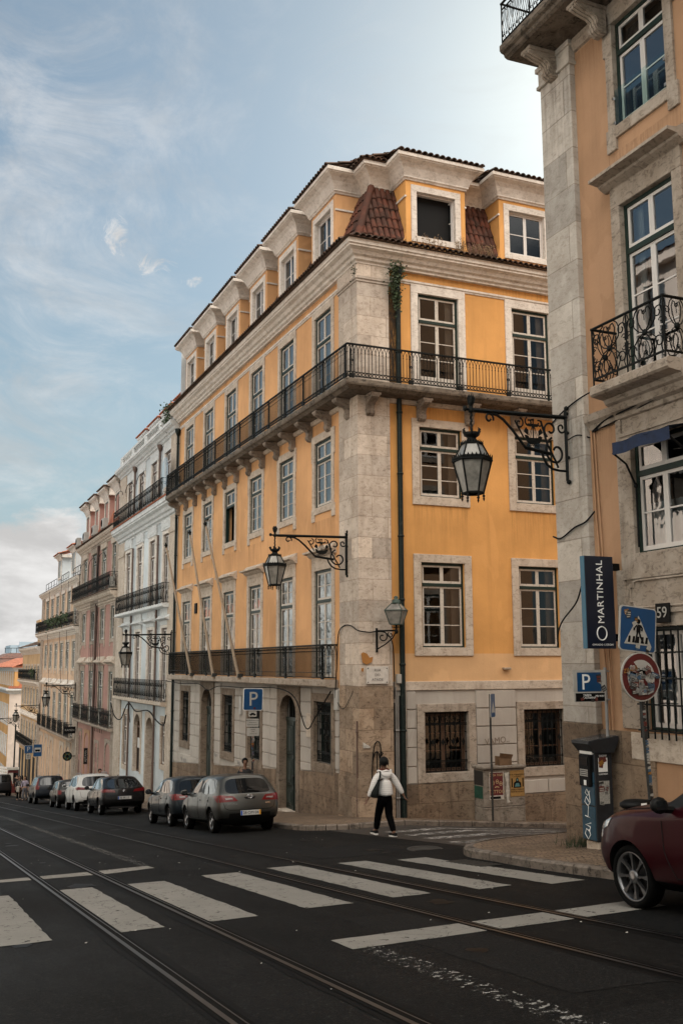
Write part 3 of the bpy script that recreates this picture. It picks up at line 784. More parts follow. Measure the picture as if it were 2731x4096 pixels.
def spiral(cx, cz, r0, r1, a0, a1, n=14):
    return [(cx+(r0+(r1-r0)*i/n)*math.cos(math.radians(a0+(a1-a0)*i/n)), cz+(r0+(r1-r0)*i/n)*math.sin(math.radians(a0+(a1-a0)*i/n))) for i in range(n+1)]
def scroll_rail(mb, u0, u1, z0, h, unit=.55, y=0, r=.009, posts=True, n=4):
    k = max(1, round((u1-u0)/unit)); w = (u1-u0)/k
    mb.box(u0,y-.022,z0+h-.028,u1,y+.022,z0+h); mb.box(u0,y-.012,z0+.05,u1,y+.012,z0+.075)
    hh = h-.1
    for i in range(k):
        a = u0+i*w; c = a+w/2; zc = z0+.06+hh/2
        if posts:
            mb.box(a-.012,y-.012,z0,a+.012,y+.012,z0+h)
        for sg in (1,-1):
            for up in (1,-1):
                pts = spiral(c+sg*w*.25, zc+up*hh*.27, w*.20, w*.05, 90-90*up if sg > 0 else 90+90*up, (90-90*up if sg > 0 else 90+90*up)+sg*up*430, 12)
                mb.tube([(p, y, q) for p, q in pts], r, n, caps=False)
            pts = [(c+sg*w*.05, zc-hh*.5), (c+sg*w*.12, zc-hh*.2), (c+sg*w*.03, zc), (c+sg*w*.12, zc+hh*.2), (c+sg*w*.05, zc+hh*.5)]
            mb.tube([(p, y, q) for p, q in pts], r, n, caps=False)
            mb.tube([(c+sg*w*.44, y, zc-hh*.5), (c+sg*w*.36, y, zc-hh*.1), (c+sg*w*.46, y, zc+hh*.15), (c+sg*w*.4, y, zc+hh*.5)], r, n, caps=False)
        mb.tube([(c+w*.07*math.cos(t*PI/3), y, zc+hh*.1*math.sin(t*PI/3)) for t in range(6)], r, n, closed=True)
    mb.box(u1-.012,y-.012,z0,u1+.012,y+.012,z0+h)
def corbel_mb(mb, x, zt, d, h, w, mi=0):
    # scrolled bracket under a balcony: hangs from zt, reaches out d
    prof = [(0,zt),(-d,zt),(-d,zt-.09*h),(-d*.96,zt-.2*h),(-d*.7,zt-.3*h),(-d*.42,zt-.38*h),(-d*.3,zt-.5*h),(-d*.28,zt-.66*h),(-d*.34,zt-.76*h),(-d*.3,zt-.9*h),(-d*.16,zt-h),(0,zt-h)]
    mb.prism(prof, x-w/2, x+w/2, 'x', mi)
    for q in (-.3, 0, .3): mb.prism([(p[0]-.012 if p[0] < 0 else 0, p[1]-.01) for p in prof], x+q*w-w*.08, x+q*w+w*.08, 'x', mi)
    mb.box(x-w*.62, -d*1.02, zt-.07, x+w*.62, 0, zt-.004, mi)
def blocks_mb(mb, u0, u1, z0, z1, holes, bh=.5, bw=1.1, pr=.035, mi=0, zfun=None, gap=.022):
    """painted ashlar blocks on a wall face, leaving out the holes (u0,u1,z0,z1); zfun gives the sloping bottom"""
    rows = int(math.ceil((z1-z0)/bh)); ztop = z1
    for r in range(rows):
        a1 = ztop-r*bh; a0 = max(a1-bh, z0)
        segs = [(u0, u1)]
        for h in holes:
            if h[2] < a1-.02 and h[3] > a0+.02:
                ns = []
                for s in segs:
                    if h[1] <= s[0] or h[0] >= s[1]: ns.append(s)
                    else:
                        if h[0]-s[0] > .06: ns.append((s[0], h[0]))
                        if s[1]-h[1] > .06: ns.append((h[1], s[1]))
                segs = ns
        for s in segs:
            n = max(1, round((s[1]-s[0])/bw))
            for k in range(n):
                b0 = s[0]+(s[1]-s[0])*k/n+gap/2; b1 = s[0]+(s[1]-s[0])*(k+1)/n-gap/2
                lo0, lo1 = a0+gap/2, a0+gap/2
                if zfun:
                    lo0, lo1 = max(lo0, zfun(b0)), max(lo1, zfun(b1))
                    if lo0 > a1-.06 or lo1 > a1-.06: continue
                c = .016; hi = a1-gap/2
                vs = [(b0,0,lo0),(b1,0,lo1),(b1,0,hi),(b0,0,hi),(b0+c,-pr,lo0+c),(b1-c,-pr,lo1+c),(b1-c,-pr,hi-c),(b0+c,-pr,hi-c)]
                mb.add(vs, [(4,5,6,7),(0,1,5,4),(1,2,6,5),(2,3,7,6),(3,0,4,7)], mi)
def arch_surround(mb, x0, x1, z0, zs, z1, sw, pr, mi=0, n=10, dep=.12):
    # stone frame round an arched door: opening x0..x1, springing zs, crown z1; square outside
    x0 += .012; x1 -= .012; z1 -= .012
    c = (x0+x1)/2; rx = (x1-x0)/2; rz = z1-zs
    mb.box(x0-sw,-pr,z0,x0,dep,zs,mi); mb.box(x1,-pr,z0,x1+sw,dep,zs,mi)
    arc = [(c-rx*math.cos(PI*i/n), zs+rz*math.sin(PI*i/n)) for i in range(n+1)]
    out = [(x0-sw, zs)]+[(x0-sw+(x1-x0+2*sw)*i/n, z1+sw) for i in range(n+1)][0:]+[(x1+sw, zs)]
    for i in range(n):
        a, b = arc[i], arc[i+1]
        t0, t1 = i/n, (i+1)/n
        p = (x0-sw+(x1-x0+2*sw)*t0, z1+sw); q = (x0-sw+(x1-x0+2*sw)*t1, z1+sw)
        mb.add([(a[0],-pr,a[1]),(b[0],-pr,b[1]),(q[0],-pr,q[1]),(p[0],-pr,p[1])], [(0,1,2,3)], mi)
        mb.add([(a[0],-pr,a[1]),(b[0],-pr,b[1]),(b[0],dep,b[1]),(a[0],dep,a[1])], [(0,1,2,3)], mi)
        mb.add([(p[0],-pr,p[1]),(q[0],-pr,q[1]),(q[0],dep,q[1]),(p[0],dep,p[1])], [(0,1,2,3)], mi)
    mb.add([(x0-sw,-pr,zs),(x0,-pr,zs),(x0-sw,-pr,z1+sw)], [(0,1,2)], mi); mb.add([(x1,-pr,zs),(x1+sw,-pr,zs),(x1+sw,-pr,z1+sw)], [(0,1,2)], mi)
    mb.quad((x0-sw,-pr,zs),(x0-sw,-pr,z1+sw),(x0-sw,dep,z1+sw),(x0-sw,dep,zs), mi); mb.quad((x1+sw,-pr,zs),(x1+sw,-pr,z1+sw),(x1+sw,dep,z1+sw),(x1+sw,dep,zs), mi)
def door_mb(mb, x0, x1, z0, z1, y, mi=0):
    # panelled double door leaf set
    mb.box(x0,y,z0,x1,y+.08,z1,mi); w = (x1-x0)/2; h = z1-z0
    for k in range(2):
        a = x0+k*w
        for lo, hi in ((.06,.24),(.28,.58),(.62,.95)):
            mb.cbox(a+.12,y-.035,z0+lo*h,a+w-.12,y+.01,z0+hi*h,.02,mi)
            mb.cbox(a+.2,y-.055,z0+lo*h+.09,a+w-.2,y+.01,z0+hi*h-.09,.02,mi)
    mb.box(x0+w-.02,y-.04,z0,x0+w+.02,y,z1,mi)
# ------------------------------------------------------------------ yellow corner building
yb = thing('corner_building', 'large amber and peach stuccoed corner building with a wraparound iron balcony and tiled dormers', 'building', (11.9,26.5,-4.27))
LX, RY = 11.98, 26.58
YC = [29.4, 32.85, 36.3, 39.75, 43.2, 46.65]; XC = [14.74, 18.19, 21.64, 25.1]
YE, XE = 48.75, 28.0
HW = .725
def gl(Y, z0, z1, hw=HW): return (-Y-hw, -Y+hw, z0, z1)
def gr(X, z0, z1, hw=HW): return (X-hw, X+hw, z0, z1)
hl, hr = [], []
for Y in YC: hl += [gl(Y,8.3,11.55), gl(Y,5.07,7.24), gl(Y,-.42,3.0)]
for X in XC: hr += [gr(X,8.3,11.55), gr(X,5.07,7.24), gr(X,.5,3.05)]
mb = MB(TL(LX)); wall_mb(mb, -YE, -26.6, -.7, 12.4, hl); mb.build('wall', M['peach'], yb)
mb = MB(TR(RY)); wall_mb(mb, 12.0, XE, .32, 12.4, hr); mb.build('wall', M['amber'], yb)
mb = MB(TR(RY-.004)); wall_mb(mb, 13.0, XE, -.5, .32, []); mb.quad((13.0,0,.32),(XE,0,.32),(XE,.004,.32),(13.0,.004,.32)); mb.build('wall', M['pale_peach'], yb)
# ground floor
GW = [(29.4,-3.03,-1.15),(36.2,-3.48,-1.2),(39.65,-3.48,-1.2),(46.5,-3.5,-1.2)]; GD = [32.5, 42.7]
gh = [gl(Y, a, b, .71) for Y, a, b in GW]+[gl(Y, zroad(0,Y)+PAVE-.3, -1.0, .8) for Y in GD]
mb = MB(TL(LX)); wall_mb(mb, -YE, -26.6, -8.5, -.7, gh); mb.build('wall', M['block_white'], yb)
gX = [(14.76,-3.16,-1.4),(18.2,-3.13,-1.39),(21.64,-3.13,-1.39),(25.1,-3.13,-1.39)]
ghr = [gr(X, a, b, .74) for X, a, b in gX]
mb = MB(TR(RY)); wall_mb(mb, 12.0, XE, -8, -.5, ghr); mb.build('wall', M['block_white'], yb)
sz = lambda Y: -3.4-.07*(Y-31)
mb = MB(TL(LX-.002))
oh = [(h[0]-.27, h[1]+.27, h[2]-.35, -.7) for h in gh[:4]]+[(h[0]-.34, h[1]+.34, -9, -.7) for h in gh[4:]]
mb = None
for a, b in ((-YE+.1,-43.85),(-41.55,-33.65),(-31.35,-28.0)):
    mb = MB(TL(LX-.002)); blocks_mb(mb, a, b, -4.9, -.72, oh, .48, .95, .04, zfun=lambda u: sz(-u)+.02); mb.build('cladding', M['block_white'], yb)
mb = MB(TR(RY-.002)); ohr = [(h[0]-.26, h[1]+.26, h[2]-.28, h[3]+.26) for h in ghr]
blocks_mb(mb, 13.42, XE, -3.95, -.77, ohr, .545, 1.25, .04, zfun=lambda u: (-3.43 if u < 16.0 else -3.9)); mb.build('cladding', M['block_white'], yb)
# socles and bands
mb = MB(TL(LX-.06))
for a, b in ((-YE,-43.85),(-41.55,-33.65),(-31.35,-27.9)):
    n = 4
    for i in range(n):
        q, r = a+(b-a)*i/n, a+(b-a)*(i+1)/n
        for c, d in ((q, r),):
            mb.add([(c,0,sz(-c)),(d,0,sz(-d)),(d,0,-9),(c,0,-9),(c,.06,sz(-c)),(d,.06,sz(-d))], [(0,3,2,1),(0,1,5,4)])
mb.build('socle', M['stone_dark'], yb)
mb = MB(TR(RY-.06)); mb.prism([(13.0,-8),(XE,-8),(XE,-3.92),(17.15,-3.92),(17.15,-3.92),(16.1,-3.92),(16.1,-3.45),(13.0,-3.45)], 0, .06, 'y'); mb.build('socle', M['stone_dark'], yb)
mb = MB(TR(RY)); mb.cbox(13.0,-.05,-.76,XE,.05,-.5,.01); mb.cbox(13.36,-.045,-3.45,13.42,.02,-.76,.008); mb.build('string_course', M['stone'], yb)
for T, a, b, mt in ((TL(11.98), -YE, -27.9, 'moulding'), (TR(26.58), 12.97, XE, 'moulding')):
    mb = MB(T); profile_run(mb, [(.05,11.80),(-.03,11.80),(-.04,11.84),(-.07,11.86),(-.07,11.92),(.05,11.93)], a, b); mb.build('string_course', M[mt], yb)
# corner pilaster with capital
mb = MB()
mb.box(11.9,26.5,-.62,12.97,27.93,11.62)
mb.box(11.87,26.47,11.62,12.99,27.96,12.2); mb.box(11.84,26.44,11.70,13.02,27.99,11.77)
mb.box(11.885,26.9,-.6,11.91,27.6,11.6)
mb.build('pilaster', M['stone_pil'], yb)
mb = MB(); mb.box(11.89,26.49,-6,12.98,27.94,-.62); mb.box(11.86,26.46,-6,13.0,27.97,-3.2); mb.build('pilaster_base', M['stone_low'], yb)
mb = MB(TL(11.9)); profile_run(mb, cornice_prof(12.18,12.8,.46), -YE, -26.5, 0, 0, 1)
mb.T = TR(26.5); profile_run(mb, cornice_prof(12.18,12.8,.46), 11.9, XE, 0, 1, 0); mb.build('cornice', M['moulding'], yb)
# windows
for i, Y in enumerate(YC):
    l, r = Lw(LX, Y, 8.3); window(yb, l, r, 'y4', 1.45, 3.25, .025, transom=.3, rows=3, sur=(.22,.24,.0,0,.045), surm='stone', glassm='glass_front', curtain='full', panel=.45)
    l, r = Lw(LX, Y, 5.07); window(yb, l, r, 'y3', 1.45, 2.17, .025, transom=.3, rows=2 if 0 else 3, sur=(.2,.26,.22,.44,.045), glassm='glass_front', curtain=None if i in (3,4) else 'full', openleaf={3:2, 4:1}.get(i, 0))
    l, r = Lw(LX, Y, -.42); window(yb, l, r, 'y2', 1.45, 3.42, .025, transom=.29, rows=4, trows=2, sur=(.22,.3,.0,0,.045), surm='stone', glassm='glass_front', curtain='full', hood=(.44,.32,.26))
for i, X in enumerate(XC):
    l, r = Rw(X, RY, 8.3); window(yb, l, r, 'x4', 1.45, 3.25, .06, transom=.27, rows=3, sur=(.25,.28,.0,0,.045), surm='moulding', curtain='shutter', glassm='glass_side', panel=.5)
    l, r = Rw(X, RY, 5.07); window(yb, l, r, 'x3', 1.5, 2.17, .06, transom=.3, rows=3, sur=(.25,.26,.26,0,.045), glassm='glass_side', curtain='shutter')
    l, r = Rw(X, RY, .5); window(yb, l, r, 'x2', 1.5, 2.55, .06, transom=.26, rows=3, sur=(.25,.25,.25,0,.045), glassm='glass_side', curtain='shutter')
for Y, a, b in GW:
    l, r = Lw(LX, Y, a); window(yb, l, r, 'yg', 1.42, b-a, .2, .0, 3, sur=(.24,.26,.3,0,.06), surm='stone_gf', bars=True, sash='green_frame')
for X, a, b in gX:
    l, r = Rw(X, RY, a); window(yb, l, r, 'xg', 1.48, b-a, .2, .0, 3, sash='brown_frame', frame='brown_frame', sur=(.25,.24,.27,0,.06), surm='stone_trim_r', bars=True, glassm='glass_side')
for Y in GD:
    zb = zroad(0,Y)+PAVE
    mb = MB(TL(LX)); arch_surround(mb, -Y-.8, -Y+.8, zb-.4, -1.62, -1.0, .3, .07, dep=.2); mb.build('door_surround', M['stone_gf'], yb)
    mb = MB(TL(LX)); door_mb(mb, -Y-.8, -Y+.8, zb-.02, -1.9, .19); mb.box(-Y-.8,.16,-1.9,-Y+.8,.25,-1.78)
    for q in range(7): mb.tube([(-Y-.75+q*.25,.22,-1.8),(-Y-.75+q*.25,.22,-1.0)], .012, 4)
    d = mb.build('door', M['door_green'], yb)
    k = MB(TL(LX)); k.lathe([(.0,-.05),(.05,-.02),(.06,.02),(.02,.05)], (-Y+.1,.11,zb+1.15), 8); k.build('handle', M['iron_worn'], d)
    st = MB(TL(LX)); st.cbox(-Y-1.0,-.12,zb-.4,-Y+1.0,.5,zb+.02,.015); st.build('doorstep', M['stone'], yb)
# dark rooms and hidden shell
mb = MB(); mb.quad((13.4,28,-9),(13.4,48.6,-9),(13.4,48.6,12.6),(13.4,28,12.6)); mb.quad((13.4,28,-9),(XE,28,-9),(XE,28,12.6),(13.4,28,12.6))
for z in (-.55,4.3,7.9): mb.quad((12.1,26.7,z),(XE,26.7,z),(XE,48.6,z),(12.1,48.6,z))
for Y in (31.1,34.5,38,41.5,45): mb.quad((12.25,Y,-.6),(13.4,Y,-.6),(13.4,Y,12.6),(12.25,Y,12.6))
for X in (16.4,19.9,23.3): mb.quad((X,26.85,-4),(X,28,-4),(X,28,12.6),(X,26.85,12.6))
mb.build('interior', M['room'], yb)
mb = MB(); mb.quad((11.98,YE,-9),(XE,YE,-9),(XE,YE,16),(11.98,YE,16)); mb.quad((XE,26.58,-9),(XE,YE,-9),(XE,YE,16),(XE,26.58,16)); mb.build('wall', M['white_wall'], yb)
# attic: mansard tiles, dormers, upper roof
def mans(T, us, hip, cs):
    mb = MB(T)
    t = Vector((0,.95,2.42)); base = Vector((0,.02,12.84))
    # eave bed under the tiles
    def path(i):
        u = us[i]; f = 1.0 if hip is None else max(0.0, min(1.0, ((hip-u if hip < 0 else u-hip)-.04)/.95))
        if f < .08: return None, None
        return (base, base+t*f), (0,-.93,.37)
    mb2 = mb
    for i, u in enumerate(us):
        if min(abs(u-c) for c in cs) < .97: continue
        pts, nm = path(i)
        if pts is None: continue
        tile_cols(mb2, (u,0,0), (1,0,0), 1, .2, lambda k, pts=pts, nm=nm: (pts, nm), .088, .42)
    return mb
lu = [-YE+.1+.2*i for i in range(int((YE-26.2)/.2))]
ru = [11.65+.2*i for i in range(int((XE-11.65)/.2))]
mb = mans(TL(11.9), lu, -26.5, [-y for y in YC]); mb2 = mans(TR(26.5), ru, 11.9, XC); mb.T = None; mb.add(mb2.v, mb2.f, 0, True)
mb.tube([(11.9,26.5,12.9),(12.87,27.47,15.3)], .12, 7)
# underlay so no light shows between the tiles
mb.quad((11.93,YE,12.79),(11.93,26.53,12.79),(12.88,27.48,15.25),(12.88,YE,15.25)); mb.quad((11.93,26.53,12.79),(XE,26.53,12.79),(XE,27.48,15.25),(12.88,27.48,15.25))
mb.build('roof', M['tile'], yb)
mb = MB()
for T, us in ((TL(11.9), lu), (TR(26.5), ru)):
    e = MB(T)
    for u in us:
        tile_cols(e, (u,0,0), (1,0,0), 1, .2, lambda k: ((Vector((0,-.60,12.80)), Vector((0,-.2,12.95))), (0,-.3,.95)), .092, .4)
    mb.add(e.v, e.f, 0, True)
mb.quad((11.33,YE,12.80),(11.33,25.93,12.80),(11.9,26.5,12.82),(11.9,YE,12.82)); mb.quad((11.33,25.93,12.80),(XE,25.93,12.80),(XE,26.5,12.82),(11.9,26.5,12.82))
mb.build('eave', M['tile_eave'], yb)
def attic_run(T, cs, u_end, corner, sgn):
    """recessed attic cornice, roof eave and the dormers of one side"""
    mb = MB(T); a, b = (min(u_end, corner), max(u_end, corner))
    m0, m1 = (0, 1) if sgn < 0 else (1, 0)
    P = dorm_prof(15.25,15.98,.55); yo = .98
    if sgn < 0: profile_run(mb, [(y+yo, z) for y, z in P], a, corner-.0, 0, 0, 1)
    else: profile_run(mb, [(y+yo, z) for y, z in P], corner, b, 0, 1, 0)
    mb.build('cornice', M['moulding'], yb)
    tl = MB(T)
    n = int((b-a)/.2)
    for i in range(n):
        u = a+.1+i*.2
        if abs(u-corner) < .45: continue
        tile_cols(tl, (u,0,0), (1,0,0), 1, .2, lambda k: ((Vector((0,.34,15.99)), Vector((0,1.6,16.4))), (0,-.3,.95)), .088, .42)
    for c in cs:
        for i in range(15):
            tile_cols(tl, (c-1.47+i*.21,0,0), (1,0,0), 1, .2, lambda k: ((Vector((0,-.52,16.0)), Vector((0,1.3,16.5))), (0,-.3,.95)), .09, .42)
    ca = .36; tl.quad(*([(a,.36,15.985),(corner-.36,.36,15.985),(corner-6,6,16.35),(a,6,16.35)] if sgn < 0 else [(corner+.36,.36,15.985),(b,.36,15.985),(b,6,16.35),(corner+6,6,16.35)]))
    for c in cs: tl.quad((c-1.5,-.5,15.99),(c+1.5,-.5,15.99),(c+1.5,1.6,16.45),(c-1.5,1.6,16.45)); tl.prism([(c-.12,16.4),(c+.12,16.4),(c,16.62)], 1.1, 1.35, 'y')
    tl.build('roof', M['tile_eave'], yb)
for T, cs, ue, corner, sgn in ((TL(11.98), [-y for y in YC], -YE, -26.58, -1), (TR(26.58), XC, XE, 11.98, 1)):
    attic_run(T, cs, ue, corner, sgn)
    for c in cs:
        mb = MB(T)
        wall_mb(mb, c-1.08, c+1.08, 12.82, 15.3, [(c-.7,c+.7,13.46,14.97)], .25)
        for s in (-1, 1):
            mb.quad((c+s*1.08,0,12.82),(c+s*1.08,1.5,12.82),(c+s*1.08,1.5,15.3),(c+s*1.08,0,15.3))
            # flared foot and cap of the cheek
            mb.prism([(c+s*1.08,12.82),(c+s*1.30,12.82),(c+s*1.30,13.12),(c+s*1.2,13.2),(c+s*1.12,13.35),(c+s*1.08,13.6)], .02, 1.2, 'y')
        
        d = mb.build('dormer', M['amber'] if sgn > 0 else M['peach'], yb)
        q_ = MB(T); q_.quad((c-1.06,.27,13.3),(c+1.06,.27,13.3),(c+1.06,.27,15.28),(c-1.06,.27,15.28)); q_.build('interior', M['black'], d)
        k = MB(T); P = dorm_prof(15.3,16.0,.48)
        profile_run(k, P, c-1.08, c+1.08, 0, 1, 1)
        for s in (-1, 1):
            # returns of the cornice along both cheeks
            n = len(P); va = [(c+s*(1.08-y), y if y < 0 else 0, z) for y, z in P]; vb = [(c+s*(1.08-y), 1.2, z) for y, z in P]
            k.add(va+vb, [(i, i+n, (i+1) % n+n, (i+1) % n) for i in range(n)])
            for yy, zz in ((.0,14.98),): k.box(c+s*1.06,-.02,14.72,c+s*1.12,1.2,14.78)
        k.build('cornice', M['moulding'], d)
        loc = T @ Vector((c,0,13.46)); rz = -PI/2 if sgn < 0 else 0
        # dormer windows: white casements, grey stone frame
        idx = cs.index(c)
        w = window(yb, loc, rz, 'dorm', 1.4, 1.5, .10, 0, 2, sur=(.2,.22,.2,0,.035), surm='moulding', sash='white_sash_new', frame='white_sash_new', fw=.04, curtain=None, openleaf=(2 if sgn > 0 and idx == 0 else 0), glassm='glass_side')
mb = MB(); mb.box(13.3,27.9,12.9,XE,YE-.1,15.9); mb.build('attic_shell', M['room'], yb)
# balconies
bx, by = 11.25, 25.84
mb = MB()
SP = [(0,8.02),(-.5,8.05),(-.56,8.10),(-.6,8.13),(-.64,8.14),(-.66,8.19),(-.66,8.30),(-.63,8.33),(0,8.33)]
mb.T = TL(LX-.03); profile_run(mb, [(y*1.06, z) for y, z in SP], -YE+.25, -26.55, 0, 0, 1)
mb.T = TR(RY-.03); profile_run(mb, [(y*1.06, z) for y, z in SP], 11.95, XE, 0, 1, 0)
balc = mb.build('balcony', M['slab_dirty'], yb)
mb = MB(TL(bx+.06)); gothic_rail(mb, -YE+.3, -by-.06, 8.33, 1.05)
for Y in [26.05]+[26.05+1.725*i for i in range(1, 14)]: rail_post(mb, -Y, 8.33, 1.05)
mb.T = TR(by+.06); gothic_rail(mb, bx+.06, XE, 8.33, 1.05)
for X in [11.45]+[13.4+1.725*i for i in range(0, 8)]: rail_post(mb, X, 8.33, 1.05)
mb.T = TR(YE-.3); gothic_rail(mb, bx+.06, LX, 8.33, 1.05)
mb.build('railing', M['iron'], balc)
for i in range(14):
    Y = 27.2+1.64*i
    if Y < YE-.2:
        mb = MB(TL(LX)); corbel_mb(mb, -Y, 8.03, .55, .62, .26); mb.build('bracket', M['corbel'], balc)
for X in (12.3, 14.05, 15.75, 17.45, 19.2, 20.9, 22.6, 24.3):
    mb = MB(TR(RY)); corbel_mb(mb, X, 8.03, .55, .62, .26); mb.build('bracket', M['corbel'], balc)
mb = MB(TL(LX)); profile_run(mb, [(.02,7.88),(-.06,7.9),(-.1,7.96),(-.1,8.03),(.02,8.03)], -YE+.2, -27.9); mb.T = TR(RY); profile_run(mb, [(.02,7.88),(-.06,7.9),(-.1,7.96),(-.1,8.03),(.02,8.03)], 12.97, XE); mb.build('moulding', M['stone'], balc)
mb = MB(TL(LX)); profile_run(mb, [(0,-.7),(-.38,-.68),(-.43,-.64),(-.43,-.47),(-.41,-.45),(0,-.45)], -YE+.25, -28.2)
balc2 = mb.build('balcony', M['stone_trim_r'], yb)
mb = MB(TL(11.59)); gothic_rail(mb, -YE+.3, -28.35, -.45, 1.06, .098, circles=False, arch=.2)
for i in range(7): rail_post(mb, -28.55-3.28*i, -.45, 1.06); 
mb.box(-YE+.3,-.012,-.25,-28.35,.012,-.23)
mb.T = TR(28.35); gothic_rail(mb, 11.59, LX, -.45, 1.06, .13, circles=False, arch=.3); mb.build('railing', M['iron'], balc2)
# downpipes and conduits
def pipe(x, y, z0, z1, r, mat, parent, hop=False, n=10):
    mb = MB(); mb.tube([(x,y,z0),(x,y,z1)], r, n)
    z = z0+.6
    while z < z1: mb.lathe([(r+.012,-.03),(r+.018,0),(r+.012,.03)], (x,y,z), n); z += 1.9
    if hop: mb.lathe([(r,-.12),(.16,.12),(.17,.26),(.14,.27)], (x,y,z1), 8)
    return mb.build('downpipe', mat, parent)
pipe(13.28, 26.47, -4.4, 11.95, .082, M['pipe_green'], yb, True)
pipe(11.86, 48.62, -6.6, 11.6, .065, M['pipe_green'], yb, True)
for x, z1, mt in ((13.07,-.65,'pipe_grey'),(13.14,-1.2,'pipe_grey'),(13.19,-.9,'cable'),(13.01,-1.1,'cable')): pipe(x, 26.5, -4.4, z1, .022, M[mt], yb)
pipe(11.94, 28.05, -4.6, -.9, .022, M['pipe_grey'], yb); pipe(11.875, 26.62, -4.4, -1.6, .028, M['pipe_brown'], yb)
mb = MB(); mb.cbox(13.08,26.42,-.55,13.26,26.54,-.28,.01); mb.build('junction_box', M['offwhite'], yb)
mb = MB(); mb.cbox(11.85,28.0,-1.35,11.97,28.28,-.75,.01); mb.build('junction_box', M['offwhite'], yb)
mb = MB(); mb.cbox(11.86,37.6,-1.9,11.97,37.85,-1.2,.01); mb.build('junction_box', M['offwhite'], yb)
# cables over the stone
mb = MB()
mb.tube(spl([(11.86,28.2,-1.0),(11.84,28.0,0),(11.85,27.9,.9),(11.86,27.5,1.15),(11.84,26.9,1.12),(11.85,26.48,.98),(12.2,26.46,.93),(12.45,26.44,.95),(12.75,26.44,.9),(12.95,26.45,.6),(13.0,26.46,-.2),(13.0,26.47,-1)]), .018, 5)
mb.tube(spl([(11.86,28.2,-1.0),(11.86,27.6,-1.3),(11.86,27.0,-.9),(11.87,26.9,-.75)]), .01, 4)
mb.tube(spl([(11.5,48.5,-.75),(11.6,46,-.83),(11.62,43,-.8),(11.62,41.5,-1.05),(11.7,40,-.85),(11.62,36,-.85),(11.62,33,-.78),(11.6,31,-1.05),(11.7,30.2,-2.0),(11.75,29.5,-1.6),(11.8,28.4,-.8)]), .02, 5)
mb.build('cable', M['cable'], yb)
mb = MB(TL(LX)); mb.box(-45.05,-.06,2.35,-44.72,0,2.82)
for i in range(6): mb.box(-45.03,-.075,2.38+i*.072,-44.74,-.05,2.40+i*.072)
mb.build('vent', M['black'], yb)
mb = MB(TR(RY)); mb.cbox(16.75,-.14,-.17,17.0,0,-.1,.01); mb.build('wall_light', M['pole_wood'], yb)

st_m, nt_, b_ = newmat('dark_run_stain'); p_ = coords(nt_)
nt_.links.new(mixc(nt_, ramp(nt_, noise(nt_, p_, 5, 6, .7), [(.4, 0), (.7, 1)]), (.03,.02,.012), (.14,.07,.02)), b_.inputs['Base Color']); b_.inputs['Roughness'].default_value = .9
nt_.links.new(ramp(nt_, noise(nt_, coords(nt_, scale=(5,5,.6)), 2, 6, .75), [(.36, 0), (.5, .95)]), b_.inputs['Alpha'])
mb = MB(); mb.quad((12.985,26.574,8.4),(13.26,26.574,8.4),(13.26,26.574,11.9),(12.985,26.574,11.9)); mb.build('stain', st_m, yb)

gm, nt_, b_ = newmat('grime_streaks'); b_.inputs['Base Color'].default_value = (.07,.045,.025,1); b_.inputs['Roughness'].default_value = .95
at_ = nt_.nodes.new('ShaderNodeTexCoord').outputs['UV']
u_ = nt_.nodes.new('ShaderNodeSeparateXYZ'); nt_.links.new(at_, u_.inputs[0])
al_ = nt_.nodes.new('ShaderNodeMath'); al_.operation = 'MULTIPLY'
nt_.links.new(ramp(nt_, noise(nt_, coords(nt_, scale=(7,7,.35)), 2, 6, .75), [(.44, 0), (.75, .38)]), al_.inputs[0])
nt_.links.new(ramp(nt_, u_.outputs[1], [(.0, 0), (.95, 1)]), al_.inputs[1]); nt_.links.new(al_.outputs[0], b_.inputs['Alpha'])
def grime(parent, T, rects, y=-.003):
    # streaks of dirt washed down the render below sills and slabs: (x0, x1, top, length)
    mb = MB(T)
    for a, b, z, l in rects: mb.quad((a,y,z-l),(b,y,z-l),(b,y,z),(a,y,z))
    o = mb.build('stain', gm, parent); uv = o.data.uv_layers.new(name='UV')
    for p in o.data.polygons:
        for li, w in zip(p.loop_indices, ((0,0),(1,0),(1,1),(0,1))): uv.data[li].uv = w
    o['kind'] = 'stuff'
    return o
grime(yb, TR(RY), [(X-.95, X+.95, z, 1.3) for X in XC for z in (4.8,)]+[(13.4, XE, 7.9, .7), (13.4, XE, 12.2, .35)]+[(X-.95,X+.95,.26,.5) for X in XC])
grime(yb, TL(LX), [(-Y-.95, -Y+.95, 4.62, 1.1) for Y in YC]+[(-YE+.2, -28, 7.9, .8), (-YE+.2, -28, 12.2, .4)]+[(-Y-1.0, -Y+1.0, 3.42, .3) for Y in YC])
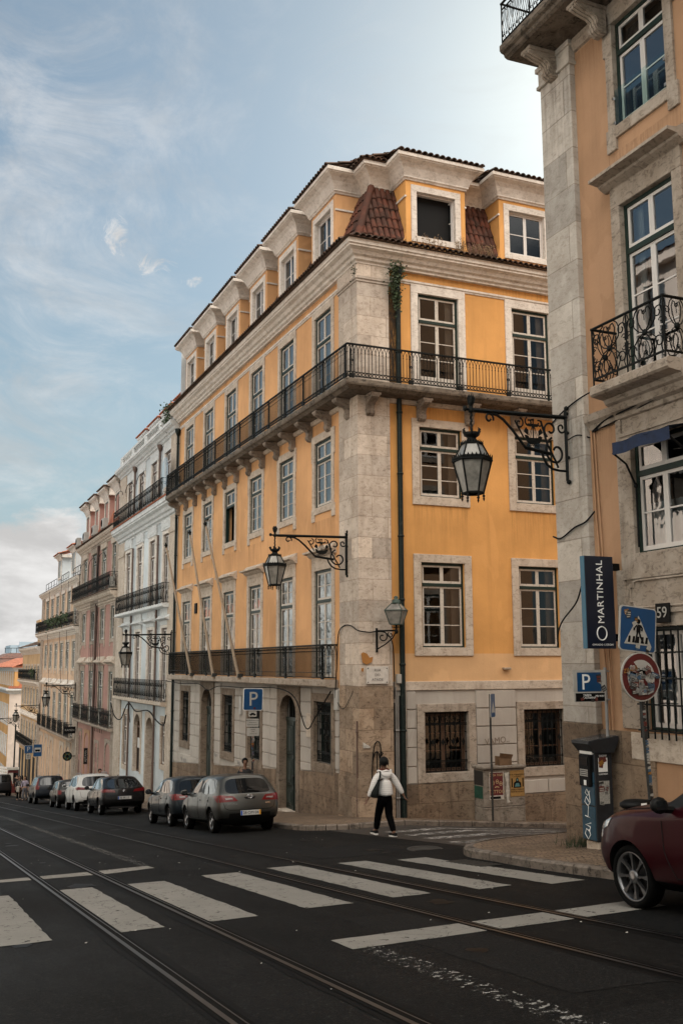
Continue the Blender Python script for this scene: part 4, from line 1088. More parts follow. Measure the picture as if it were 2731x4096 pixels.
# ------------------------------------------------------------------ the row going downhill
def flat_rail(parent, X, y0, y1, z0, h, unit=.55, returns=True, Xw=11.98, r=.012, n=3):
    mb = MB(TL(X)); scroll_rail(mb, -y1, -y0, z0, h, unit, r=r, n=n)
    if returns:
        for Y in (y0, y1):
            mb.T = TR(Y); scroll_rail(mb, X, Xw, z0, h, max(.25, (Xw-X)), r=r, n=n, posts=False)
    return mb.build('railing', M['iron'], parent)
def row_building(name, label, Y0, Y1, zg, loc=None, group=None):
    return thing(name, label, 'building', (11.98, Y0, zg), 0, group)
def shell(b, Y0, Y1, z1, mat, zb, depth=12):
    mb = MB(); X = 11.98; x2 = X+depth
    mb.quad((X,Y0,zb),(x2,Y0,zb),(x2,Y0,z1),(X,Y0,z1)); mb.quad((X,Y1,zb),(X,Y1,z1),(x2,Y1,z1),(x2,Y1,zb)); mb.quad((x2,Y0,zb),(x2,Y1,zb),(x2,Y1,z1),(x2,Y0,z1))
    mb.build('wall', mat, b)
    mb = MB(); mb.quad((X+1,Y0+.1,zb),(X+1,Y1-.1,zb),(X+1,Y1-.1,z1),(X+1,Y0+.1,z1)); mb.build('interior', M['room'], b)
def arched(parent, T, c, hw, z0, zs, z1, sw, sm, fm, kind='window', rec=.25):
    """arched ground-floor opening; returns the part"""
    mb = MB(T); arch_surround(mb, c-hw, c+hw, z0, zs, z1, sw, .05, dep=.4); s = mb.build('door_surround' if kind == 'door' else 'window_surround', sm, parent)
    mb = MB(T)
    if kind == 'door':
        door_mb(mb, c-hw, c+hw, z0, zs-.1, rec); mb.box(c-hw,rec-.03,zs-.1,c+hw,rec+.1,zs)
        mb.quad((c-hw,rec+.05,zs),(c+hw,rec+.05,zs),(c+hw,rec+.05,z1),(c-hw,rec+.05,z1))
    else:
        frame_mb(mb, c-hw, c+hw, z0, z1, .08, rec, rec+.1); mb.box(c-hw,rec-.01,zs-.08,c+hw,rec+.1,zs+.02)
        for q in (-.33, .33): mb.box(c+q*hw*1.0-.03,rec+.01,z0,c+q*hw+.03,rec+.08,z1)
    o = mb.build(kind, fm, parent)
    if kind != 'door':
        p = MB(T); p.quad((c-hw,rec+.05,z0),(c+hw,rec+.05,z0),(c+hw,rec+.05,z1),(c-hw,rec+.05,z1)); p.build('pane', M['glass'], o)
    return o
def hood_piece(mb, c, hw, z, p, h):
    prof = [(0.02,z),(-.06,z),(-p*.5,z+h*.2),(-p,z+h*.35),(-p,z+h*.5),(-p*.75,z+h*.55),(-p*.45,z+h*.72),(-p*.32,z+h),(.02,z+h*1.15)]
    mb.prism(prof, c-hw, c+hw, 'x')
# ---- white building
wb = row_building('townhouse', 'white townhouse with a roof balustrade, grey stone trim and three long black balconies', 48.8, 63.9, -6.9)
Y0, Y1 = 48.8, 63.9; C = [50.95, 54.25, 57.55, 60.85]; hw = .68
hs = []
for Y in C: hs += [gl(Y,8.6,11.2,hw), gl(Y,3.15,6.8,hw), gl(Y,-1.83,1.9,hw)]
gh = [gl(50.6,-4.95,-2.85,.66), gl(60.5,-5.8,-2.85,.62), gl(53.95,-8,-2.75,.85), gl(57.1,-5.9,-2.7,.85)]
mb = MB(TL(11.98)); wall_mb(mb, -Y1, -Y0, -9.5, 12.4, hs+gh); mb.build('wall', M['white_wall'], wb)
shell(wb, Y0, Y1, 12.4, M['white_wall'], -9.5)
for Y in C:
    window(wb, *Lw(11.98,Y,8.6), 'w4', 1.36, 2.6, .03, .22, 3, sash='white_sash_new', frame='brown_frame', sur=(.2,.2,0,0,.06), surm='moulding', curtain='half')
    window(wb, *Lw(11.98,Y,3.15), 'w3', 1.36, 3.65, .03, .26, 4, sash='white_sash_new', frame='brown_frame', sur=(.22,.22,0,0,.07), surm='moulding', curtain='half')
    window(wb, *Lw(11.98,Y,-1.83), 'w2', 1.36, 3.73, .03, .26, 4, sash='white_sash_new', frame='brown_frame', sur=(.22,.25,0,0,.07), surm='moulding', curtain='half')
window(wb, *Lw(11.98,50.6,-4.95), 'wg', 1.3, 2.1, .03, .28, 2, sash='white_sash_new', frame='brown_frame', sur=(.2,.3,.25,0,.06), surm='stone')
window(wb, *Lw(11.98,60.5,-5.8), 'wg2', 1.24, 2.95, .03, .28, 3, sash='white_sash_new', frame='brown_frame', sur=(.2,.3,.25,0,.06), surm='stone')
arched(wb, TL(11.98), -53.95, .85, -7.2, -3.4, -2.75, .28, M['stone'], M['wood_dark'], 'door', .4)
aw = arched(wb, TL(11.98), -57.1, .85, -5.9, -3.4, -2.7, .26, M['stone'], M['brown_frame'], 'window', .15)
mb = MB(TL(11.98)); mb.box(-57.8,.17,-5.75,-56.4,.185,-4.6); mb.build('poster', M['black'], aw); mb = MB(TL(11.98)); mb.box(-57.8,.165,-4.6,-56.4,.18,-4.05); mb.build('poster', M['white'], aw)
for a, b in ((-50.2,-48.85),(-63.85,-62.0)):
    mb = MB(TL(11.98)); mb.cbox(a,-.1,-9.5,b,.05,7.6,.01); mb.cbox(a-.04,-.15,6.7,b+.04,.05,6.9,.01); mb.build('pilaster', M['stone'], wb)
    mb = MB(TL(11.98)); mb.cbox(a,-.1,8.5,b,.05,12.3,.01); mb.build('pilaster', M['stone'], wb)
mb = MB(TL(11.98)); profile_run(mb, cornice_prof(7.55,8.5,.6), -Y1, -Y0); profile_run(mb, cornice_prof(11.75,12.4,.5), -Y1, -Y0)
for Y in C:
    mb.cbox(-Y-1.0,-.12,7.0,-Y+1.0,.02,7.55,.02); mb.box(-Y-.7,-.14,7.12,-Y+.7,-.1,7.42)
    hood_piece(mb, -Y, 1.25, 2.25, .34, .3); mb.cbox(-Y-.95,-.09,2.05,-Y+.95,.02,2.3,.02)
    mb.cbox(-Y-.9,-.07,2.52,-Y+.9,.02,3.0,.02)
    mb.cbox(-Y-.95,-.08,11.2,-Y+.95,.02,11.75,.02)
mb.build('cornice', M['moulding_white'], wb)
mb = MB(TL(11.98)); mb.cbox(-Y1,-.14,12.4,-Y0,.25,12.5,.02); mb.cbox(-Y1,-.16,13.12,-Y0,.27,13.27,.02)
for i in range(5):
    u = -Y1+.25+i*(Y1-Y0-.5)/4; mb.cbox(u-.3,-.15,12.5,u+.3,.25,13.12,.015)
    if i < 4:
        n = 8; g = (Y1-Y0-.5)/4
        for k in range(n): mb.lathe([(.07,12.5),(.05,12.56),(.1,12.72),(.05,12.9),(.045,13.0),(.07,13.06),(.07,13.12)], (u+.3+(k+.5)*(g-.6)/n,.05,0), 8)
mb.build('balustrade', M['moulding_white'], wb)
for X, z0, z1, dz, ya, yb_ in ((11.45,8.5,9.62,.12,50.2,63.6),(11.58,3.12,4.18,.16,49.95,62.7),(11.6,-1.83,-.74,.18,49.95,62.7)):
    mb = MB(TL(11.98)); d = 11.98-X+.05
    profile_run(mb, [(0,z0-dz-.06),(-d*.8,z0-dz-.03),(-d,z0-dz+.02),(-d,z0-.02),(-d+.03,z0),(0,z0)], -yb_-.05, -ya+.05); bl = mb.build('balcony', M['moulding_white'] if z0 > 0 else M['stone'], wb)
    flat_rail(bl, X, ya, yb_, z0, z1-z0)
mb = MB(TL(11.98)); 
for i in range(70):
    tile_cols(mb, (-Y1+.1+i*.215,0,0), (1,0,0), 1, .2, lambda k: ((Vector((0,-.66,8.44)), Vector((0,-.3,8.56))), (0,-.3,.95)), .085, .4)
mb.build('eave', M['tile_red'], wb)
for Y in (52.6, 59.2):
    pipe(11.86, Y, -7.5, 6.9, .06, M['pipe_brown'], wb)
    pipe(11.86, Y, 8.5, 11.6, .06, M['pipe_brown'], wb, True)
mb = MB()
for Y in (55.8, 59.0, 62.2):
    mb.tube([(11.5,Y,8.6),(11.5,Y,10.5)], .02, 4); mb.tube([(11.5,Y-1.2+1.2*(1-math.cos(t*PI/8)),10.4+.4*math.sin(t*PI/8)) for t in range(9)], .02, 4)
mb.build('awning_frame', M['iron'], wb)
mb = MB(TL(11.98)); mb.prism([(-50.4,9.0),(-49.0,9.0),(-49.0,9.9)]+[(-49.7+.7*math.cos(math.radians(a)), 9.9+.7*math.sin(math.radians(a))) for a in range(0,181,20)], -.5, -.48, 'y'); mb.f = mb.f[:1]; mb.m = mb.m[:1]; mb.s = mb.s[:1]; mb.build('glass_screen', M['glass'], wb)
# attic of the white house behind the balustrade
for i, Y in enumerate(C[:]):
    mb = MB(TL(12.9)); mb.box(-Y-.95,0,12.4,-Y+.95,2,13.75); d = mb.build('dormer', M['white_wall'], wb)
    k = MB(TL(12.9)); profile_run(k, dorm_prof(13.7,14.3,.4), -Y-.95, -Y+.95, 0, 1, 1); k.box(-Y-1.3,-.2,13.9,-Y+1.3,2,14.25); k.build('cornice', M['moulding_white'], d)
    k = MB(TL(12.9)); k.box(-Y-.55,-.03,12.5,-Y+.55,.05,13.5); k.build('window', M['glass'], d)
    k = MB(TL(12.9))
    for q in range(15): tile_cols(k, (-Y-1.4+q*.2,0,0), (1,0,0), 1, .2, lambda z: ((Vector((0,-.45,14.3)), Vector((0,1.5,14.8))), (0,-.3,.95)), .085, .42)
    k.build('roof', M['tile_red'], d)
mb = MB(); mb.quad((13.2,Y0,12.4),(13.2,Y1,12.4),(14.2,Y1,14.2),(14.2,Y0,14.2)); mb.quad((14.2,Y0,14.2),(14.2,Y1,14.2),(24,Y1,14.3),(24,Y0,14.3)); mb.build('roof', M['tile_red'], wb)
mb = MB(); mb.tube(spl([(11.6,63.4,-2.3),(11.66,62.6,-3.0),(11.68,60.6,-3.15),(11.62,58.2,-2.15),(11.62,56,-2.5),(11.64,53,-2.35),(11.62,51,-2.75),(11.6,49.3,-2.9),(11.6,48.8,-2.4)]), .035, 5); mb.tube(spl([(11.62,58.2,-2.15),(11.66,58.0,-2.7),(11.66,57.7,-3.2)]), .02, 4); mb.build('cable', M['cable'], wb)
# ---- pink building
pb = row_building('townhouse', 'dusty pink townhouse with clay tiled dormers and air conditioners on its ledge', 63.9, 79.6, -8.2)
Y0, Y1 = 63.9, 79.6; C = [65.5, 69.45, 73.4, 77.4]; hw = .8
hs = []
for Y in C: hs += [gl(Y,4.9,8.0,hw), gl(Y,1.75,3.86,hw), gl(Y,-3.9,-.4,hw)]
mb = MB(TL(11.98)); wall_mb(mb, -Y1, -Y0, -11, 9.0, hs); mb.build('wall', M['pink'], pb); shell(pb, Y0, Y1, 9, M['pink'], -11)
for Y in C:
    window(pb, *Lw(11.98,Y,4.9), 'p4', 1.6, 3.1, .03, .25, 3, sash='white_sash_new', frame='sage_frame', sur=(.2,.2,0,0,.05), surm='stone_trim_r', curtain='full')
    window(pb, *Lw(11.98,Y,1.75), 'p3', 1.6, 2.11, .03, 0, 3, sash='white_sash_new', frame='sage_frame', sur=(.2,.2,.25,.5,.05), surm='stone_trim_r', curtain='full')
    window(pb, *Lw(11.98,Y,-3.9), 'p2', 1.6, 3.5, .03, .3, 3, trows=2, sash='white_sash_new', frame='sage_frame', sur=(.2,.4,0,0,.05), surm='stone_trim_r', curtain='half')
mb = MB(TL(11.98)); profile_run(mb, cornice_prof(8.35,9.0,.45), -Y1, -Y0); profile_run(mb, cornice_prof(4.05,4.8,.55), -Y1, -Y0)
for Y in C: hood_piece(mb, -Y, 1.5, .05, .35, .5); mb.cbox(-Y-1.1,-.12,8.0,-Y+1.1,.02,8.4,.02)
mb.build('cornice', M['stone'], pb)
for a, b in ((-64.9,-63.95),(-79.55,-78.7)): mb = MB(TL(11.98)); mb.cbox(a,-.08,-11,b,.05,8.6,.01); mb.build('pilaster', M['stone_trim_r'], pb)
mb = MB(TL(11.98)); profile_run(mb, [(0,4.72),(-.6,4.75),(-.64,4.8),(-.64,4.88),(0,4.9)], -Y1-.6, -Y0); bl = mb.build('balcony', M['stone_trim_r'], pb); flat_rail(bl, 11.38, 64.0, 80.1, 4.9, 1.05, .5)
mb = MB(TL(11.98)); profile_run(mb, [(0,-4.1),(-.4,-4.08),(-.45,-4.0),(-.45,-3.92),(0,-3.9)], -78.9, -Y0-.05); bl = mb.build('balcony', M['stone_trim_r'], pb)
for Y in C: flat_rail(bl, 11.57, Y-1.45, Y+1.45, -3.9, 1.1, .5)
mb = MB(TL(11.98))
for i in range(74): tile_cols(mb, (-Y1+.1+i*.212,0,0), (1,0,0), 1, .2, lambda k: ((Vector((0,-.55,8.98)), Vector((0,-.05,9.2))), (0,-.35,.93)), .085, .3)
for i in range(76): tile_cols(mb, (-Y1-.4+i*.212,0,0), (1,0,0), 1, .2, lambda k: ((Vector((0,-.72,4.78)), Vector((0,-.62,4.82))), (0,-.35,.93)), .08, .3)
mb.build('eave', M['tile_eave'], pb)
mb = MB(TL(11.98)); mb.quad((-Y1,-.2,9.1),(-Y0,-.2,9.1),(-Y0,1.0,12.2),(-Y1,1.0,12.2)); mb.quad((-Y1,1.0,12.2),(-Y0,1,12.2),(-Y0,12,12.4),(-Y1,12,12.4)); mb.build('roof', M['tile_red'], pb)
for Y in C:
    mb = MB(TL(12.05)); mb.box(-Y-.85,0,9.0,-Y+.85,1.6,11.9); d = mb.build('dormer', M['pink'], pb)
    window(d, *Lw(12.05,Y,9.75), 'pd', 1.3, 1.52, -.02, 0, 2, sash='white_sash_new', frame='sage_frame', sur=(.16,.2,.2,0,.06), surm='moulding')
    k = MB(TL(12.05)); profile_run(k, dorm_prof(11.35,12.15,.5), -Y-.85, -Y+.85, 0, 1, 1)
    for s in (-1,1): k.box(-Y+s*.85, -.1, 11.6, -Y+s*1.25, 1.6, 12.12)
    k.build('cornice', M['moulding'], d)
    k = MB(TL(12.05))
    for q in range(14): tile_cols(k, (-Y-1.4+q*.215,0,0), (1,0,0), 1, .2, lambda z: ((Vector((0,-.55,12.16)), Vector((0,1.6,12.5))), (0,-.3,.95)), .09, .42)
    k.build('roof', M['tile_eave'], d)
pipe(11.84, 71.4, -8.5, 8.4, .09, M['pipe_brown'], pb)
mb = MB()
for Y in (67.4,71.3,75.3):
    mb.tube([(11.42,Y+1.4,5),(11.42,Y+1.4,7.0)], .022, 4); mb.tube([(11.42,Y+1.4-1.5*(1-math.cos(t*PI/8)),7.0+.45*math.sin(t*PI/8)) for t in range(9)], .022, 4)
mb.build('awning_frame', M['iron'], pb)
mb = MB()
for k in range(7):
    y0 = 68+k*.55; mb.tube(spl([(11.8,y0+2.5,8.6),(11.6,y0+1.6-k*.1,4.5),(11.75,y0+.6+k*.2,0),(11.8,y0-.5+k*.1,-4.4)]), .018, 3)
mb.build('cable', M['cable'], pb)
zg = lambda Y: zroad(0,Y)+PAVE
arched(pb, TL(11.98), -74.3, .95, zg(74.3)-.2, -5.4, -4.75, .22, M['salmon'], M['black'], 'window', .3)
arched(pb, TL(11.98), -66.0, .9, zg(66)-.1, -5.5, -4.9, .22, M['stone_trim_r'], M['wood_dark'], 'window', .2)
for Y, z1, mt in ((77.4,-4.6,'black'),(70.2,-5.0,'wood_dark')):
    mb = MB(TL(11.98)); frame_mb(mb, -Y-.85, -Y+.85, zg(Y)-.2, z1, .2, -.06, .1); s = mb.build('door_surround', M['stone_trim_r'], pb)
    mb = MB(TL(11.98)); door_mb(mb, -Y-.65, -Y+.65, zg(Y)-.1, z1-.2, .05); mb.build('door', M[mt], pb)
# ---- cream building
cb = row_building('townhouse', 'cream townhouse with two white roof towers capped in red tile and flowers on its terrace', 79.6, 104, -9.9)
Y0, Y1 = 79.6, 104.0; C = [82.1, 85.65, 89.15, 92.7, 96.35, 100.0]; hw = .86
hs = []
for Y in C: hs += [gl(Y,3.2,6.15,hw), gl(Y,-.2,1.93,hw), gl(Y,-5.55,-2.3,hw)]
mb = MB(TL(11.98)); wall_mb(mb, -Y1, -Y0, -14, 7.0, hs); mb.build('wall', M['cream'], cb); shell(cb, Y0, Y1, 7, M['cream'], -14)
for Y in C:
    window(cb, *Lw(11.98,Y,3.2), 'c4', 1.7, 2.95, .03, .25, 3, sash='white_sash_new', frame='sage_frame', sur=(.22,.2,0,0,.05), surm='stone', curtain='half')
    window(cb, *Lw(11.98,Y,-.2), 'c3', 1.7, 2.13, .03, .33, 2, sash='white_sash_new', frame='sage_frame', sur=(.22,.2,.22,.5,.05), surm='stone', curtain='half')
    window(cb, *Lw(11.98,Y,-5.55), 'c2', 1.7, 3.25, .03, .28, 3, sash='white_sash_new', frame='sage_frame', sur=(.22,.3,0,0,.05), surm='stone', curtain='half')
mb = MB(TL(11.98)); profile_run(mb, cornice_prof(6.45,7.0,.4), -Y1-.3, -Y0); profile_run(mb, cornice_prof(2.45,3.1,.5), -Y1-1.2, -Y0)
for Y in C: hood_piece(mb, -Y, 1.35, -1.75, .35, .55); mb.cbox(-Y-1.2,-.1,6.15,-Y+1.2,.02,6.5,.02)
mb.build('cornice', M['moulding'], cb)
for a, b in ((-81,-79.65),(-103.95,-102.2)): mb = MB(TL(11.98)); mb.cbox(a,-.1,-14,b,.05,6.6,.01); mb.build('pilaster', M['stone_trim_r'], cb)
mb = MB(TL(11.98)); profile_run(mb, [(0,3.02),(-.5,3.05),(-.55,3.1),(-.55,3.18),(0,3.2)], -Y1-1.0, -Y0); bl = mb.build('balcony', M['stone_trim_r'], cb); flat_rail(bl, 11.45, 79.7, 104.8, 3.2, 1.0, .6)
mb = MB(TL(11.98)); profile_run(mb, [(0,-5.8),(-.42,-5.77),(-.46,-5.7),(-.46,-5.6),(0,-5.55)], -Y1+2, -Y0-.3); bl = mb.build('balcony', M['stone_trim_r'], cb)
for Y in C: flat_rail(bl, 11.55, Y-1.3, Y+1.3, -5.55, 1.05, .5)
mb = MB(TL(11.98)); mb.quad((-Y1-.4,-.45,7.0),(-Y0,-.45,7.0),(-Y0,.3,7.2),(-Y1-.4,.3,7.2)); mb.quad((-Y1,.3,7.2),(-Y0,.3,7.2),(-Y0,12,7.3),(-Y1,12,7.3)); mb.build('roof', M['tile_eave'], cb)
for Y, x0, zt, zc in ((86.0,12.3,9.7,10.4),(93.4,12.15,9.7,10.3)):
    mb = MB(TL(x0)); mb.box(-Y-1.3,0,7.0,-Y+1.3,3,zt); d = mb.build('dormer', M['white_wall'], cb)
    k = MB(TL(x0)); k.box(-Y-.75,-.05,7.9,-Y+.75,.02,9.45); k.build('window', M['glass'], d)
    k = MB(TL(x0)); frame_mb(k, -Y-.9, -Y+.9, 7.75, 9.6, .14, -.09, .02); k.box(-Y-.03,-.08,7.9,-Y+.03,0,9.5); k.build('window_frame', M['moulding'], d)
    k = MB(TL(x0)); profile_run(k, dorm_prof(zt-.2,zt+.25,.4), -Y-1.3, -Y+1.3, 0, 1, 1)
    for s in (-1,1): k.box(-Y+s*1.3,-.1,zt-.05,-Y+s*1.65,3,zt+.22)
    k.build('cornice', M['moulding'], d)
    k = MB(TL(x0))
    for q in range(17): tile_cols(k, (-Y-1.7+q*.213,0,0), (1,0,0), 1, .2, lambda z: ((Vector((0,-.45,zt+.26)), Vector((0,2.2,zt+1.1))), (0,-.4,.9)), .09, .42)
    k.quad((-Y-1.75,-.4,zt+.25),(-Y+1.75,-.4,zt+.25),(-Y+1.7,2.2,zt+1.08),(-Y-1.7,2.2,zt+1.08)); k.build('roof', M['tile_red'], d)
mb = MB(TL(12.1))
for a, b in ((-84.6,-80),(-92.0,-87.4),(-103,-95)):
    mb.box(a,-.02,7.95,b,.02,7.99); mb.box(a,-.01,7.5,b,.01,7.53)
    for i in range(5): u = a+(b-a)*i/4; mb.box(u-.02,-.02,7.1,u+.02,.02,7.98)
mb.build('terrace_rail', M['iron'], cb)
arched(cb, TL(11.98), -83.2, .95, zg(83.2)-.2, -7.0, -6.3, .3, M['stone_trim_r'], M['black'], 'window', .3)
for Y in (86.9, 93.4, 97, 101): arched(cb, TL(11.98), -Y, 1.0, zg(Y)-.2, -7.3, -6.5, .3, M['stone'], M['wood_dark'], 'window', .3)
mb = MB()
for Y in (83.8,88,96): mb.tube(spl([(11.6,Y,7),(11.55,Y-.2,3),(11.7,Y-.8,-1),(11.75,Y-1.6,-5.6)]), .02, 3)
mb.build('cable', M['cable'], cb)
# ---- ochre building further down
ob = row_building('townhouse', 'narrow ochre townhouse beyond the cream one, six windows wide with a shallow tiled roof', 104, 121, -12.4)
Y0, Y1 = 104.0, 121.3; C = [105.6+2.75*i for i in range(6)]; hw = .68
hs = []
for Y in C: hs += [gl(Y,-1.4,.0,hw), gl(Y,-4.1,-2.35,hw), gl(Y,-8.3,-5.9,hw)]
mb = MB(TL(11.98)); wall_mb(mb, -Y1, -Y0, -16, 2.0, hs); mb.build('wall', M['ochre'], ob); shell(ob, Y0, Y1, 2, M['ochre'], -16)
for Y in C:
    window(ob, *Lw(11.98,Y,-1.4), 'o4', 1.36, 1.4, .03, .3, 2, sash='white_sash_new', frame='sage_frame', sur=(.2,.2,0,0,.05), surm='stone')
    window(ob, *Lw(11.98,Y,-4.1), 'o3', 1.36, 1.75, .03, .3, 2, sash='white_sash_new', frame='sage_frame', sur=(.2,.2,.2,0,.05), surm='stone')
    window(ob, *Lw(11.98,Y,-8.3), 'o2', 1.36, 2.4, .03, .28, 3, sash='white_sash_new', frame='sage_frame', sur=(.2,.3,0,0,.05), surm='stone')
mb = MB(TL(11.98)); profile_run(mb, cornice_prof(1.2,1.95,.5), -Y1-.3, -Y0); profile_run(mb, cornice_prof(-2.1,-1.55,.5), -Y1-.3, -Y0)
for Y in C: hood_piece(mb, -Y, 1.15, -5.4, .35, .5)
mb.build('cornice', M['moulding'], ob)
mb = MB(TL(11.98)); profile_run(mb, [(0,-1.6),(-.5,-1.58),(-.5,-1.45),(0,-1.42)], -Y1, -Y0); bl = mb.build('balcony', M['stone_trim_r'], ob); flat_rail(bl, 11.5, 104.2, 121.0, -1.42, 1.05, .7)
mb = MB(TL(11.98)); profile_run(mb, [(0,-8.5),(-.45,-8.48),(-.45,-8.34),(0,-8.3)], -Y1, -Y0); bl = mb.build('balcony', M['stone_trim_r'], ob); flat_rail(bl, 11.53, 104.5, 121.0, -8.3, 1.05, .7)
mb = MB(TL(11.98)); mb.quad((-Y1-.4,-.55,2.0),(-Y0,-.55,2.0),(-Y0,4,3.6),(-Y1-.4,4,3.6)); mb.quad((-Y1,4,3.6),(-Y0,4,3.6),(-Y0,12,3),(-Y1,12,3))
for i in range(85): tile_cols(mb, (-Y1-.3+i*.205,0,0), (1,0,0), 1, .2, lambda k: ((Vector((0,-.6,1.98)), Vector((0,1.6,2.76))), (0,-.35,.93)), .09, .5)
mb.build('roof', M['tile_eave'], ob)
mb = MB(TL(12.6)); mb.box(-113,0,2,-110,2.5,4.6); mb.box(-113.2,-.2,4.6,-109.8,2.7,4.85); mb.build('dormer', M['ochre'], ob)
for Y in (106.5,110,113.5,117,120): 
    mb = MB(TL(11.98)); mb.box(-Y-.9,-.02,zg(Y)-.2,-Y+.9,.1,-9.1); mb.build('shop_opening', M['black'], ob)

grime(pb, TL(11.98), [(-Y-1.0,-Y+1.0,1.3,1.0) for Y in (65.5,69.45,73.4,77.4)]+[(-79.4,-64,4.0,.6)])
grime(cb, TL(11.98), [(-Y-1.0,-Y+1.0,-.65,.9) for Y in (82.1,85.65,89.15,92.7,96.35,100.0)]+[(-103.5,-80,2.4,.6)])
grime(wb, TL(11.98), [(-63.5,-49.2,2.2,.7),(-63.5,-49.2,7.4,.5)])
# ------------------------------------------------------------------ buildings at the bottom of the street
def far_house(name, label, x0, x1, y0, y1, zb, z1, wallm, sidem, roofm, rows, ridge=3.5, nfront=3, nside=14, mans=None):
    b = thing(name, label, 'building', (x0,y0,zb))
    hs = []
    for (za, zc) in rows:
        for i in range(nside):
            Y = y0+1.8+i*(y1-y0-3.0)/(nside-1); hs.append((Y, za, zc))
    mb = MB(TL(x0)); wall_mb(mb, -y1, -y0, zb, z1, [gl(Y,a,c,.62) for Y,a,c in hs], .25); mb.build('wall', wallm, b)
    mb = MB(); mb.quad((x0,y0,zb),(x1,y0,zb),(x1,y0,z1),(x0,y0,z1)); mb.quad((x1,y0,zb),(x1,y1,zb),(x1,y1,z1),(x1,y0,z1)); mb.quad((x0,y1,zb),(x0,y1,z1),(x1,y1,z1),(x1,y1,zb)); mb.build('wall', sidem, b)
    for Y, a, c in hs: window(b, *Lw(x0,Y,a), 'far', 1.24, c-a, .1, 0, 3, sash='white_sash_new', frame='white_sash_new', sur=(.2,.2,.2,0,.05), surm='moulding_white')
    mb = MB(TL(x0)); profile_run(mb, cornice_prof(z1-.7,z1,.5), -y1, -y0, 0, 0, 1); mb.T = TR(y0); profile_run(mb, cornice_prof(z1-.7,z1,.5), x0, x1, 0, 1, 0)
    mb.build('cornice', M['moulding_white'], b)
    return b
fb = far_house('corner_house', 'orange house with a pale stone gable at the foot of the street, red tiled attic', 12.33, 24, 140, 178, -17, -3.0, M['orange_far'], M['far_pale'], None, [(-7.6,-5.2),(-11.6,-9.2),(-15,-13.4)])
mb = MB(TL(12.33)); mb.box(-177,.6,-3.0,-140.4,8,-.55); mb.build('attic', M['orange_far'], fb)
for i in range(10): window(fb, *Lw(12.93,143+i*3.3,-2.6), 'fara', 1.2, 1.6, -.02, 0, 2, sash='white_sash_new', frame='white_sash_new', sur=(.2,.2,.1,0,.05), surm='moulding_white')
mb = MB(TL(12.93)); profile_run(mb, cornice_prof(-.75,-.2,.35), -178, -140.4, 0, 0, 1); mb.T = TR(140.4); profile_run(mb, cornice_prof(-.75,-.2,.35), 12.93, 21, 0, 1, 0); mb.build('cornice', M['moulding_white'], fb)
mb = MB()
for i in range(58): tile_cols(mb, (12.5+i*.2,139.6,0), (1,0,0), 1, .2, lambda k: ((Vector((0,0,-3.0)), Vector((0,.9,-2.7))), (0,-.3,.95)), .1, .5)
for i in range(40):
    tile_cols(mb, (12.7+i*.2,140.05,0), (1,0,0), 1, .2, lambda k, i=i: ((Vector((0,0,-.2)), Vector((0,min(4,.5+i*.2),-.2+.32*min(4,.5+i*.2)))), (0,-.3,.95)), .1, .5)
for i in range(180):
    tile_cols(mb, (12.5,140.2+i*.21,0), (0,1,0), 1, .2, lambda k: ((Vector((0,0,-.2)), Vector((4,0,1.2))), (-.3,0,.95)), .1, .6)
mb.quad((12.4,139.9,-.22),(16.6,144,1.2),(16.6,178,1.2),(12.4,178,-.22)); mb.quad((12.4,139.9,-.22),(21,139.9,-.22),(21,144,1.2),(16.6,144,1.2)); mb.quad((12.2,139.8,-3.02),(24,139.8,-3.02),(24,141,-2.7),(12.2,141,-2.7))
mb.quad((13.4,139.95,-2.95),(21,139.95,-2.95),(21,140.6,-.6),(14.1,140.6,-.6))
mb.build('roof', M['tile_red'], fb)
db = thing('hip_roofed_block', 'dark hip roofed block with a roof platform rising behind the orange house', 'building', (11.6,205,-18))
mb = MB(); mb.box(12.0,205,-20,40,240,-.9); mb.build('wall', M['white_wall'], db)
mb = MB(); a = [(11.4,204,-.9),(41,204,-.9),(41,241,-.9),(11.4,241,-.9)]; t = [(18.5,214,2.6),(30,214,2.6),(30,230,2.6),(18.5,230,2.6)]
mb.add(a+t, [(0,1,5,4),(1,2,6,5),(2,3,7,6),(3,0,4,7),(4,5,6,7)]); mb.build('roof', M['tile'], db)
mb = MB(); 
for i in range(5): mb.box(17.5+i*1.1,213,2.6,17.6+i*1.1,213.1,3.6)
mb.box(17.4,213,3.5,22.2,213.2,3.6); mb.build('roof_railing', M['iron'], db)
tb = thing('office_block', 'pale glass office block in the far distance above the roofs', 'building', (33,380,-20))
mb = MB(); mb.box(33,380,-22,44,400,7.4); mb.box(36,379,-22,42,380,8.6)
for k in range(9): mb.box(32.9,379.9,-14+k*2.3,44.1,380.1,-13.2+k*2.3)
mb.build('wall', simple('hazed_facade', (.42,.5,.56), .5), tb)  # distance haze put into the wall as a pale blue
hills = MB(); nseg = 60
for i in range(nseg):
    a0, a1 = -600+i*25, -600+(i+1)*25
    h = lambda x: 14+9*mnoise.noise((x*.006,3,0))+4*mnoise.noise((x*.02,8,0))
    hills.add([(a0,2200,-21),(a1,2200,-21),(a1,2320,h(a1)*1.6),(a0,2320,h(a0)*1.6),(a1,2700,h(a1)*1.6),(a0,2700,h(a0)*1.6)], [(0,1,2,3),(3,2,4,5)])
structure(hills.build('hills', simple('hazy_far_bank', (.26,.33,.38), .9, 0, .2, .01)))  # far haze is part of the bank's own colour here
